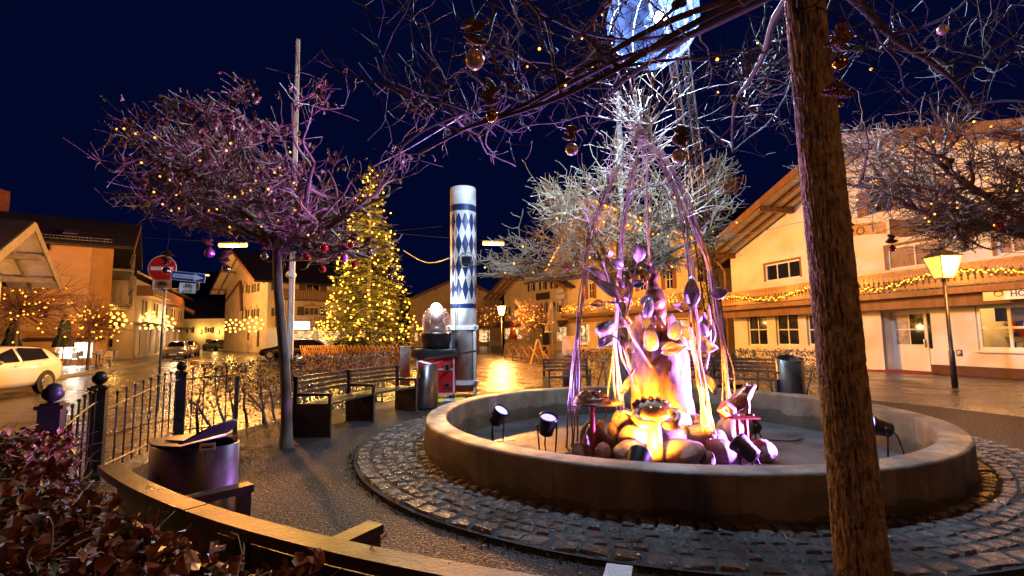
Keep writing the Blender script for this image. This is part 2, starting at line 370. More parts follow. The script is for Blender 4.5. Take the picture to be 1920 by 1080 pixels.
prof = [(RO + .01, -.03), (RO + .005, .06), (RO, .40), (RO - .012, .424), (RO - .035, RH), (RI + .03, RH), (RI + .008, .425), (RI, .40), (RI - .005, -.16)]
mb.lathe(prof, BC, n); mb.f = mb.f[:-2]; mb.mi = mb.mi[:-2]
mb.build('wall', 'basin_concrete', basin, True)
mb = MB(); mb.lathe([(0, -.118), (1.6, -.12), (RI + .02, -.135)], BC, 96); mb.build('floor', 'concrete_floor', basin)
# ================================================================== cobbles
def cobble_mesh(l, w_, h, seed):
    rs = random.Random(seed); mb = MB(); j = lambda a: rs.uniform(-a, a)
    b4 = [(sx * l / 2, sy * w_ / 2, -.03) for sx, sy in ((-1, -1), (1, -1), (1, 1), (-1, 1))]
    m4 = [(sx * l / 2 + j(.006), sy * w_ / 2 + j(.006), h - .022 + j(.004)) for sx, sy in ((-1, -1), (1, -1), (1, 1), (-1, 1))]
    t4 = [(sx * (l / 2 - .018) + j(.006), sy * (w_ / 2 - .018) + j(.006), h + j(.006)) for sx, sy in ((-1, -1), (1, -1), (1, 1), (-1, 1))]
    mb.add(b4 + m4 + t4 + [(j(.01), j(.01), h + .007)], [(0, 1, 5, 4), (1, 2, 6, 5), (2, 3, 7, 6), (3, 0, 4, 7), (4, 5, 9, 8), (5, 6, 10, 9), (6, 7, 11, 10), (7, 4, 8, 11), (8, 9, 12), (9, 10, 12), (10, 11, 12), (11, 8, 12)])
    return mb
mb = annulus([RO - .02, 4.50], [.040, .040], 160)
bed = mb.build('cobble_paving', 'joint_dirt', kind='structure')
mb = MB()
for i in range(160):
    a, b = ringpt(4.5, i * 2.25), ringpt(4.5, i * 2.25 + 2.25); mb.poly([a, b, b + Vector((0, 0, .03)), a + Vector((0, 0, .03))])
mb.build('paving_edge', 'joint_dirt', bed)
protos = [[cobble_mesh(.138, .132, .05, s + 10 * k) for s in range(5)] if k == 0 else [cobble_mesh(.215, .17, .055, s + 10 * k) for s in range(4)] for k in range(2)]
pmesh = [[m.mesh('cobble', 'stone_cobble') for m in row] for row in protos]
stones = []
rs = random.Random(3)
for row in range(6):
    r = 3.655 + row * .140 + (.03 if row == 5 else 0)
    wdt = .150 if row < 5 else .228
    cnt = int(2 * pi * r / wdt)
    for i in range(cnt):
        ang = 360 * (i + (.5 if row % 2 else 0) + rs.uniform(-.07, .07)) / cnt
        p = ringpt(r + rs.uniform(-.01, .01), ang, rs.uniform(-.006, .006))
        kind = 1 if row == 5 else 0
        m = Matrix.Translation(p) @ Matrix.Rotation(R(ang + 90) + rs.uniform(-.10, .10), 4, 'Z') @ Matrix.Rotation(rs.uniform(-.07, .07), 4, 'X') @ Matrix.Diagonal((rs.uniform(.84, 1.06), rs.uniform(.88, 1.05), rs.uniform(.9, 1.15), 1))
        vis = p.y > .6 and abs(p.x / p.y) < 1.07 and (1.6 / p.y) * FPX < 470 and not (p.y > 7.9 and p.x > -1.2)
        if row == 5 and p.y > 9: vis = False
        stones.append((vis, p.length, kind, m))
near = sorted([s for s in stones if s[0]], key=lambda s: s[1])[:290]
ids = set(map(id, near)); rest = MB()
for i, s in enumerate(stones):
    if id(s) in ids:
        link('cobble', pmesh[s[2]][i % len(pmesh[s[2]])], bed, mat=s[3])
    else:
        q = protos[s[2]][i % len(protos[s[2]])]; rest.add([s[3] @ Vector(v) for v in q.v], q.f)
rest.build('cobbles', 'stone_cobble', bed, kind='stuff')
# moss and grit along the outer paving edge
mb = MB(); rs = random.Random(5)
for i in range(900):
    a = rs.uniform(180, 300); p = ringpt(4.5 + abs(rs.gauss(0, .045)) + .01, a, .004); h = rs.uniform(.01, .035)
    d = Vector((rs.uniform(-.02, .02), rs.uniform(-.02, .02), h)); e = Vector((rs.uniform(-.01, .01), rs.uniform(-.01, .01), 0))
    mb.poly([p - e, p + e, p + d])
tag(mb.build('grass', 'leaf_green'), 'sparse grass and moss along the outer edge of the cobble ring', 'grass', kind='stuff')
# ================================================================== curved benches
def curved_plank(mb, r0, r1, z0, z1, a0, a1, n=10):
    vs = []
    for i in range(n + 1):
        a = a0 + (a1 - a0) * i / n
        for r, z in ((r0, z0), (r1, z0), (r1, z1), (r0, z1)): vs.append(ringpt(r, a, z))
    fs = [(0, 1, 2, 3), tuple(4 * n + k for k in (3, 2, 1, 0))]
    for i in range(n):
        for k in range(4): fs.append((4 * i + k, 4 * i + (k + 1) % 4, 4 * i + 4 + (k + 1) % 4, 4 * i + 4 + k)[::-1])
    mb.add(vs, fs)
def bench(label, angs, rf, rb, zs, za, zt, armw=.075, slim=False):
    t = thing('park_bench', label, 'bench', ringpt((rf + rb) / 2, angs[len(angs) // 2]), 'park benches round the fountain')
    def radial(mb, a, r0, r1, z0, z1, wid):
        p, q = ringpt(r0, a, (z0 + z1) / 2), ringpt(r1, a, (z0 + z1) / 2); mb.beam(p, q, wid, z1 - z0)
    for a in angs:
        if not slim:
            mb = MB(); radial(mb, a, rf, rb, 0, zs, .045); mb.build('side_panel', 'panel_dark', t)
        else:
            mb = MB(); radial(mb, a, rf + .02, rf + .08, 0, za - .05, .06); radial(mb, a, rb - .10, rb - .02, 0, zs, .06); mb.build('leg', 'wood_wet', t)
        mb = MB(); radial(mb, a, rb - .075, rb - .015, zs if not slim else .3, zt - .02, .05); mb.build('back_post', 'metal_post', t)
        mb = MB(); radial(mb, a, rf, rb - .06, za - .045, za, armw); am = mb.build('armrest', 'wood_wet', t)
        mb = MB(); radial(mb, a, rf + .005, rf + .045, zs, za - .046, .04); mb.build('arm_support', 'metal_post', am)
    for a0, a1 in zip(angs, angs[1:]):
        lo, hi = min(a0, a1) + .22, max(a0, a1) - .22
        for k in range(5):
            r = rf + .02 + k * (rb - rf - .16) / 5; mb = MB(); curved_plank(mb, r, r + (rb - rf - .16) / 5 - .014, zs - .035, zs, lo, hi); mb.build('seat_slat', 'wood_wet', t)
        for k in range(4):
            h = (zt - zs - .12) / 4; z = zs + .12 + k * h; mb = MB(); o = .012 * k
            curved_plank(mb, rb - .05 + o, rb - .012 + o, z, z + h - .03, lo, hi); mb.build('back_slat', 'wood_wet', t)
    return t
bench('long curved bench with two slatted bays before the thin beech hedge', (176.3, 160.2, 146.0), 5.22, 5.86, .53, .70, .99)
bench('curved bench with slatted backrest before the hedge facing the balcony house', (44.5, 60, 75.5), 5.32, 5.92, .50, .68, .99)
bench('short bench end beside the tall grey cabinet across the basin', (103.5, 92), 5.55, 6.1, .48, .66, .97)
# bench with the broad top rail
def front_bench():
    angs = (-130.5, -119.2, -107.9); rf, rb = 6.02, 6.7
    t = thing('park_bench', 'curved wooden bench with broad flat top rail above the brown hedge', 'bench', ringpt(6.4, -119), 'park benches round the fountain')
    def radial(mb, a, r0, r1, z0, z1, wid):
        p, q = ringpt(r0, a, (z0 + z1) / 2), ringpt(r1, a, (z0 + z1) / 2); mb.beam(p, q, wid, z1 - z0)
    for a in angs:
        mb = MB(); radial(mb, a, rf, rb - .03, .655, .70, .10); am = mb.build('armrest', 'wood_wet', t)
        mb = MB(); radial(mb, a, rf + .01, rf + .07, 0, .654, .08); mb.build('leg', 'wood_wet', t)
        mb = MB(); radial(mb, a, rb - .09, rb - .03, 0, .86, .07); mb.build('back_post', 'metal_post', t)
    for a0, a1 in ((-132.2, -122.1), (-122.0, -107.2)):
        mb = MB(); curved_plank(mb, rb - .045, rb + .045, .88, .92, a0, a1, 18); mb.build('top_rail', 'wood_wet', t)
    for a0, a1 in zip(angs, angs[1:]):
        for k in range(3):
            z = .5 + k * .125; mb = MB(); curved_plank(mb, rb - .03, rb + .0, z, z + .1, a0 + .4, a1 - .4); mb.build('back_slat', 'wood_wet', t)
        for k in range(5):
            r = rf + .02 + k * .11; mb = MB(); curved_plank(mb, r, r + .095, .40, .44, a0 + .4, a1 - .4); mb.build('seat_slat', 'wood_wet', t)
front_bench()
# ================================================================== litter bins (oval steel)
def bin_(label, c, rz, sx, sy, h, lid=0, slope=.0, inside=False):
    t = thing('litter_bin', label, 'bin', (c[0], c[1], 0), 'oval steel litter bins'); n = 40; M = Matrix.Rotation(rz, 3, 'Z'); vs = []; c = Vector((c[0], c[1], 0))
    mb = MB()
    for k, (s_, z) in enumerate(((1, .03), (1, h), (.965, h + .006), (.96, h - .02), (.95, h - .3))):
        for j in range(n):
            a = 2 * pi * j / n; lx, ly = sx * cos(a) * s_, sy * sin(a) * s_
            zz = z + (slope * ly / sy if z > .1 else 0); vs.append(c + M @ Vector((lx, ly, zz)))
    fs = [(i * n + j, i * n + (j + 1) % n, (i + 1) * n + (j + 1) % n, (i + 1) * n + j) for i in range(4) for j in range(n)]; fs.append(tuple(range(4 * n, 5 * n)))
    mb.add(vs, fs); mb.build('body', 'metal_bin', t, True)
    mb = MB(); mb.lathe([(.9, 0), (.9, .03)], c, n, sx, sy, rz); mb.build('foot', 'metal_black', t)
    def oval(mb, T, frac0, frac1, thick):
        top = []; bot = []
        for j in range(n + 1):
            a = frac0 + (frac1 - frac0) * j / n; p = Vector((sx * 1.02 * cos(a), sy * 1.02 * sin(a), 0)); top.append(T @ (p + Vector((0, 0, thick)))); bot.append(T @ p)
        k = len(top); mb.add(top + bot, [tuple(range(k)), tuple(range(2 * k - 1, k - 1, -1))] + [(i, k + i, k + (i + 1) % k, (i + 1) % k) for i in range(k)])
    if lid:
        base = Matrix.Translation(c + Vector((0, 0, h + .012))) @ Matrix.Rotation(rz, 4, 'Z')
        mb = MB(); oval(mb, base, pi * .42, pi * 1.58, .012); tp = mb.build('top_plate', 'metal_post', t)
        mb = MB(); mb.box(base @ Vector((-.10 * sx / .36, 0, .020)), (.16, .20, .010), rz); mb.build('ash_grille', 'metal_bin', tp)
        hinge = Vector((sx * .22, 0, .014)); Tm = base @ Matrix.Translation(hinge) @ Matrix.Rotation(-R(lid), 4, 'Y') @ Matrix.Translation(-Vector((sx * .22, 0, 0))) @ Matrix.Translation((0.0, 0, 0))
        mb = MB(); oval(mb, Tm, -pi * .42, pi * .42, .012); mb.build('lid', 'metal_post', t)
    else:
        mb = MB(); mb.lathe([(1, -.012), (1.02, 0), (1.0, .012), (.93, .012), (.93, -.012)], c + Vector((0, 0, h)), n, sx, sy, rz)
        for i, v in enumerate(mb.v):
            q = M.transposed() @ (Vector(v) - c); mb.v[i] = (v[0], v[1], v[2] + slope * q.y / sy)
        mb.f = mb.f[:-2]; mb.mi = mb.mi[:-2]
        mb.build('rim', 'metal_bin', t, True)
    return t
b1 = bin_('big oval steel litter bin with flipped-up lid and small paper sticker', (-2.47, 3.9), R(-12), .345, .23, .80, lid=32)
mb = MB(); q = P(389, 838, 3.62); mb.box(q, (.10, .004, .05), R(22)); st = mb.build('sticker', 'white_sign', b1)
mb = MB(); mb.box(q + Vector((.0, -.005, 0)), (.07, .003, .012), R(22)); mb.build('print', 'black_sign', st)
b2 = bin_('oval steel litter bin with raised lid flap beside the red flight case', (-1.93, 11.2), R(70), .33, .205, .93, slope=-.05)
mb = MB(); c = Vector((-1.95, 11.15, 1.0)); mb.box(c, (.36, .30, .014), R(-15), M=Matrix.Rotation(R(-15), 3, 'Z') @ Matrix.Rotation(R(14), 3, 'Y')); mb.build('lid', 'metal_post', b2)
bin_('open-topped oval steel litter bin at the end of the bench by the tree trunk', (6.5, 11.65), R(5), .32, .21, .98, slope=.07)
# ================================================================== iron fence
def fence():
    posts = [(-3.88, 4.2), (-4.78, 5.75), (-5.41, 8.1)]
    lab = ('square iron fence post with ball finial rising from the hedge leaves', 'square iron fence post with ball finial between the two bar panels', 'square iron fence post with ball finial at the hedge end')
    for i, (x, y) in enumerate(posts):
        t = thing('fence_post', lab[i], 'fence post', (x, y, 0), 'iron fence posts'); rz = R(28)
        mb = MB(); mb.box((x, y, .52), (.145, .145, 1.04), rz); mb.build('shaft', 'metal_post', t)
        mb = MB(); mb.box((x, y, 1.05), (.185, .185, .03), rz); mb.box((x, y, 1.073), (.13, .13, .018), rz); mb.build('cap', 'metal_post', t)
        mb = MB(); mb.lathe([(.04, 1.08), (.03, 1.10)] , (x, y, 0), 16); mb.ball((x, y, 1.165), .078, 20, 14); mb.build('ball', 'metal_post', t, True)
    spans = [(posts[0], posts[1], 7, .80, .93, 'short panel of vertical iron bars between two ball-topped posts'), (posts[1], posts[2], 10, .80, .98, 'long panel of vertical iron bars with rising rail and diamond ornament')]
    e = (-4.75, 8.55)
    spans.append((posts[2], e, 4, .98, 1.0, 'narrow iron gate leaf standing at the hedge'))
    for a, b, k, z0, z1, label in spans:
        t = thing('iron_railing', label, 'fence', ((a[0] + b[0]) / 2, (a[1] + b[1]) / 2, 0), 'iron fence panels')
        a, b = Vector((*a, 0)), Vector((*b, 0)); d = (b - a).normalized(); a2, b2 = a + d * .075, b - d * .075
        rail = []
        for i in range(13):
            f_ = i / 12; rail.append(a2.lerp(b2, f_) + Vector((0, 0, z0 + (z1 - z0) * (sin(f_ * pi / 2)) - .03)))
        mb = MB(); mb.tube(rail, .011, 6); mb.build('top_rail', 'metal_post', t)
        mb = MB(); mb.tube([a2 + Vector((0, 0, .14)), b2 + Vector((0, 0, .14))], .012, 6); mb.build('bottom_rail', 'metal_post', t)
        for i in range(k):
            f_ = (i + .5) / k; p = a2.lerp(b2, f_); zt = z0 + (z1 - z0) * sin(f_ * pi / 2) + .10
            mb = MB(); dia = (i == k // 2)
            if dia:
                mb.tube([p + Vector((0, 0, .05)), p + Vector((0, 0, .42))], .010, 6); mb.tube([p + Vector((0, 0, .64)), p + Vector((0, 0, zt))], .010, 6)
                s = d * .045
                mb.tube([p + Vector((0, 0, .42)), p + s + Vector((0, 0, .53)), p + Vector((0, 0, .64)), p - s + Vector((0, 0, .53)), p + Vector((0, 0, .42))], .008, 5)
            else: mb.tube([p + Vector((0, 0, .05)), p + Vector((0, 0, zt))], .010, 6)
            bar = mb.build('bar', 'metal_post', t)
            mb = MB(); mb.ball(p + Vector((0, 0, zt + .012)), .022, 10, 6); mb.build('finial', 'metal_post', bar, True)
        if k == 4:
            mb = MB(); mb.box((e[0], e[1], .48), (.06, .06, .96), R(40)); mb.build('end_post', 'metal_post', t)
    t = thing('water_tap_post', 'small ornate iron stand pipe in front of the fence post in the leaves', 'stand pipe', (-3.62, 4.0, 0))
    mb = MB(); mb.lathe([(.035, 0), (.035, .55), (.05, .58), (.03, .62), (.045, .68), (.045, .75), (.02, .79), (.03, .83), (0, .86)], (-3.62, 4.0, 0), 14); mb.build('column', 'metal_post', t, True)
    mb = MB(); mb.tube([(-3.6, 4.0, .62), (-3.52, 3.98, .66), (-3.44, 3.96, .60), (-3.40, 3.95, .45), (-3.43, 3.95, .36)], .012, 6); mb.build('spout', 'metal_post', t, True)
fence()
# ================================================================== leaves and hedges
def leaf_tpl(k):
    rs = random.Random(k); c = rs.uniform(.1, .5); vs = []
    prof = [(0, 0), (.28, .30), (.55, .34), (.82, .19), (1, 0)]
    for y, wd in prof:
        z = c * (y - y * y) + rs.uniform(-.06, .06)
        if wd == 0: vs.append((0, y, z))
        else:
            e = rs.uniform(.05, .22); vs += [(-wd, y, z + e), (0, y, z), (wd, y, z + e * rs.uniform(.5, 1.3))]
    fs = [(0, 2, 1), (0, 3, 2), (1, 2, 5, 4), (2, 3, 6, 5), (4, 5, 8, 7), (5, 6, 9, 8), (7, 8, 10), (8, 9, 10)]
    return vs, fs
LEAF = [leaf_tpl(k) for k in range(8)]
LEAFLOW = ([(0, 0, 0), (-.3, .5, .12), (.3, .5, .12), (0, 1, -.05), (0, .5, 0)], [(0, 4, 1), (0, 2, 4), (1, 4, 3), (4, 2, 3)])
def rrot(rs): return Matrix.Rotation(rs.uniform(0, 2 * pi), 3, 'Z') @ Matrix.Rotation(rs.uniform(-1.4, 1.4), 3, 'X') @ Matrix.Rotation(rs.uniform(-1, 1), 3, 'Y')
def put_leaf(mb, p, s, rs, low=False, M=None):
    vs, fs = LEAFLOW if low else LEAF[rs.randrange(8)]; M = M or rrot(rs); p = Vector(p)
    mb.add([p + M @ (Vector(v) * s) for v in vs], fs)
def crooked(p, d, L_, rs, k=4, wob=.25, lift=0.0):
    pts = [Vector(p)]; d = Vector(d).normalized()
    for i in range(k):
        d = (d + Vector((rs.gauss(0, wob), rs.gauss(0, wob), rs.gauss(0, wob) + lift))).normalized(); pts.append(pts[-1] + d * (L_ / k))
    return pts
def hedge(label, path, height, depth, nstem, nleaf, leaf_s, mats, seed, low=True, gap=.42, ntwig=8, group='clipped hedges'):
    rs = random.Random(seed); path = [Vector((*p, 0)) for p in path]
    seg = [(b - a).length for a, b in zip(path, path[1:])]; tot = sum(seg)
    def at(f_):
        d = f_ * tot
        for (a, b), s in zip(zip(path, path[1:]), seg):
            if d <= s: return a.lerp(b, d / s), (b - a).normalized()
            d -= s
        return path[-1], (path[-1] - path[-2]).normalized()
    t = thing('hedge', label, 'hedge', at(.5)[0], group)
    tw = MB()
    for i in range(nstem):
        p, d = at((i + rs.uniform(.2, .8)) / nstem); nn = Vector((d.y, -d.x, 0)); p = p + nn * rs.uniform(-.3, .3) * depth
        mb = MB(); st = crooked(p, (rs.gauss(0, .12), rs.gauss(0, .12), 1), height * .9, rs, 6, .14, .05)
        mb.tube(st, [.026, .024, .021, .017, .013, .009, .006], 6); mb.build('stem', 'bark_grey', t, True)
        for k in range(ntwig):
            q = st[rs.randrange(1, 6)]; dd = (rs.gauss(0, 1), rs.gauss(0, 1), rs.uniform(-.1, .9))
            pts = crooked(q, dd, rs.uniform(.2, .5), rs, 4, .35); 
            for v in pts: v.z = min(v.z, height + .03)
            tw.tube(pts, [.008, .006, .005, .004, .0025], 3, False)
            for m in range(2):
                a = pts[rs.randrange(1, 4)]; pp = crooked(a, (rs.gauss(0, 1), rs.gauss(0, 1), rs.uniform(-.2, .8)), rs.uniform(.1, .28), rs, 3, .35)
                for v in pp: v.z = min(v.z, height + .05)
                tw.tube(pp, [.004, .0035, .003, .002], 3, False)
    tw.build('twigs', 'twig', t, kind='stuff')
    lv = [MB() for _ in mats]
    for i in range(nleaf):
        p, d = at(rs.random()); nn = Vector((d.y, -d.x, 0)); z = gap + (height - gap) * (1 - rs.random() ** 1.7 * (1 if rs.random() < .8 else 1.6)) + rs.gauss(0, .02)
        z = max(.06, min(height + .04, z)); p = p + nn * (rs.uniform(-.5, .5) * depth) + Vector((0, 0, z))
        put_leaf(lv[min(len(mats) - 1, int(rs.random() ** 1.5 * len(mats)))], p, leaf_s * rs.uniform(.6, 1.25), rs, low)
    for m, q in zip(mats, lv): q.build('leaves', m, t, kind='stuff')
def arcpath(r, a0, a1, n=8): return [tuple(ringpt(r, a0 + (a1 - a0) * i / n).xy) for i in range(n + 1)]
hedge('tall thin beech hedge with bare stems behind the slatted bench by the road', [(-5.5, 8.55), (-4.75, 9.6), (-4.2, 11.0), (-3.3, 12.6)], 1.15, .5, 22, 3300, .062, ('leaf_brown', 'leaf_green', 'leaf_rust'), 11, ntwig=16)
hedge('low dense hedge in front of the timber trellis round the christmas tree', [(-6.0, 13.3), (-4.6, 14.2), (-3.2, 15.0)], 1.12, .8, 12, 3600, .06, ('leaf_brown', 'leaf_green'), 12, gap=.15)
hedge('clipped brown hedge between the grey cabinet and the willow rods', arcpath(6.75, 96, 78), 1.13, .5, 8, 1700, .06, ('leaf_brown', 'leaf_green', 'leaf_rust'), 13, gap=.3)
hedge('clipped reddish hedge behind the bench below the hotel windows', arcpath(6.75, 70, 37), 1.13, .5, 14, 3800, .062, ('leaf_brown', 'leaf_green', 'leaf_rust'), 14, gap=.4, ntwig=10)
# foreground beech hedge right below the camera
def front_hedge():
    rs = random.Random(21); t = thing('hedge', 'rust-brown beech hedge full of curled leaves behind the broad top rail', 'hedge', (-1.2, 1.4, 0), 'clipped hedges')
    lv = [MB() for _ in range(3)]; tw = MB(); N = 0
    mats = ('leaf_rust', 'leaf_brown', 'leaf_green')
    def top(x, y):
        return .885 + .05 * noise.noise(Vector((x * 2.2, y * 2.2, 0))) + .02 * noise.noise(Vector((x * 7, y * 7, 4)))
    while N < 11500:
        r = rs.uniform(6.83, 8.6); a = rs.uniform(-147, -101); p = ringpt(r, a)
        if p.y < .35 or p.x / max(p.y, .1) < -1.5: continue
        if r < 6.83 + .04 * sin(a * 1.7): continue
        z = top(p.x, p.y) - abs(rs.gauss(0, .10)) + .02 - max(0, (6.90 - r)) * .5
        p.z = max(.25, z); k = rs.random(); patch = noise.noise(Vector((p.x * 3, p.y * 3, 9)))
        i = 0 if k < .46 + patch * .3 else (1 if k < .86 else 2)
        s = (.028 + .075 * rs.random() ** 1.6) * (.72 if i == 2 else 1)
        put_leaf(lv[i], p, s, rs, False, Matrix.Rotation(rs.uniform(0, 2 * pi), 3, 'Z') @ Matrix.Rotation(rs.gauss(0, .75), 3, 'X') @ Matrix.Rotation(rs.gauss(0, .6), 3, 'Y')); N += 1
    for i in range(2300):
        r = rs.uniform(6.82, 8.5); a = rs.uniform(-146, -102); p = ringpt(r, a, 0)
        if p.y < .4: continue
        p.z = top(p.x, p.y) - rs.uniform(.0, .3); up = rs.random() < .25
        pts = crooked(p, (rs.gauss(0, 1), rs.gauss(0, 1), rs.uniform(.3, 1.1) if up else rs.gauss(.1, .25)), rs.uniform(.08, .32), rs, 5, .22)
        zc = top(p.x, p.y) + (.10 if up else .05)
        for v in pts: v.z = min(v.z, zc)
        r0 = rs.uniform(.0018, .0042); tw.tube(pts, [r0, r0 * .9, r0 * .8, r0 * .7, r0 * .9, r0 * 1.05], 4, True)
    for i in range(26):
        r = rs.uniform(6.95, 8.2); p = ringpt(r, rs.uniform(-144, -104), 0)
        if p.y < .4: continue
        mb = MB(); h = top(p.x, p.y) - .03; st = crooked(p, (rs.gauss(0, .1), rs.gauss(0, .1), 1), h, rs, 6, .12, .1)
        mb.tube(st, [.022, .02, .018, .016, .013, .010, .012], 6); mb.build('stem', 'bark_grey', t, True)
    for m, q in zip(mats, lv): q.build('leaves', m, t, kind='stuff')
    tw.build('twigs', 'twig', t, kind='stuff')
front_hedge()
def side_hedge():
    rs = random.Random(23); t = thing('hedge', 'purple-lit clump of beech leaves at the foot of the ball-topped post', 'hedge', (-3.6, 3.4, 0), 'clipped hedges')
    lv = [MB(), MB()]
    for i in range(4200):
        x, y = rs.uniform(-4.7, -3.2), rs.uniform(3.0, 4.15); 
        if x + .55 * (y - 3) > -3.05: continue
        z = .78 + .06 * noise.noise(Vector((x * 3, y * 3, 1))) - abs(rs.gauss(0, .10)) - max(0, x + 3.6) * .55
        put_leaf(lv[rs.random() < .4], (x, y, z), rs.uniform(.035, .07), rs)
    lv[0].build('leaves', 'leaf_rust', t, kind='stuff'); lv[1].build('leaves', 'leaf_brown', t, kind='stuff')
    tw = MB()
    for i in range(240):
        p = Vector((rs.uniform(-4.6, -3.2), rs.uniform(3, 4.1), rs.uniform(.35, .75))); tw.tube(crooked(p, (rs.gauss(0, 1), rs.gauss(0, 1), .5), rs.uniform(.1, .3), rs, 4), .003, 3, False)
    tw.build('twigs', 'twig', t, kind='stuff')
side_hedge()
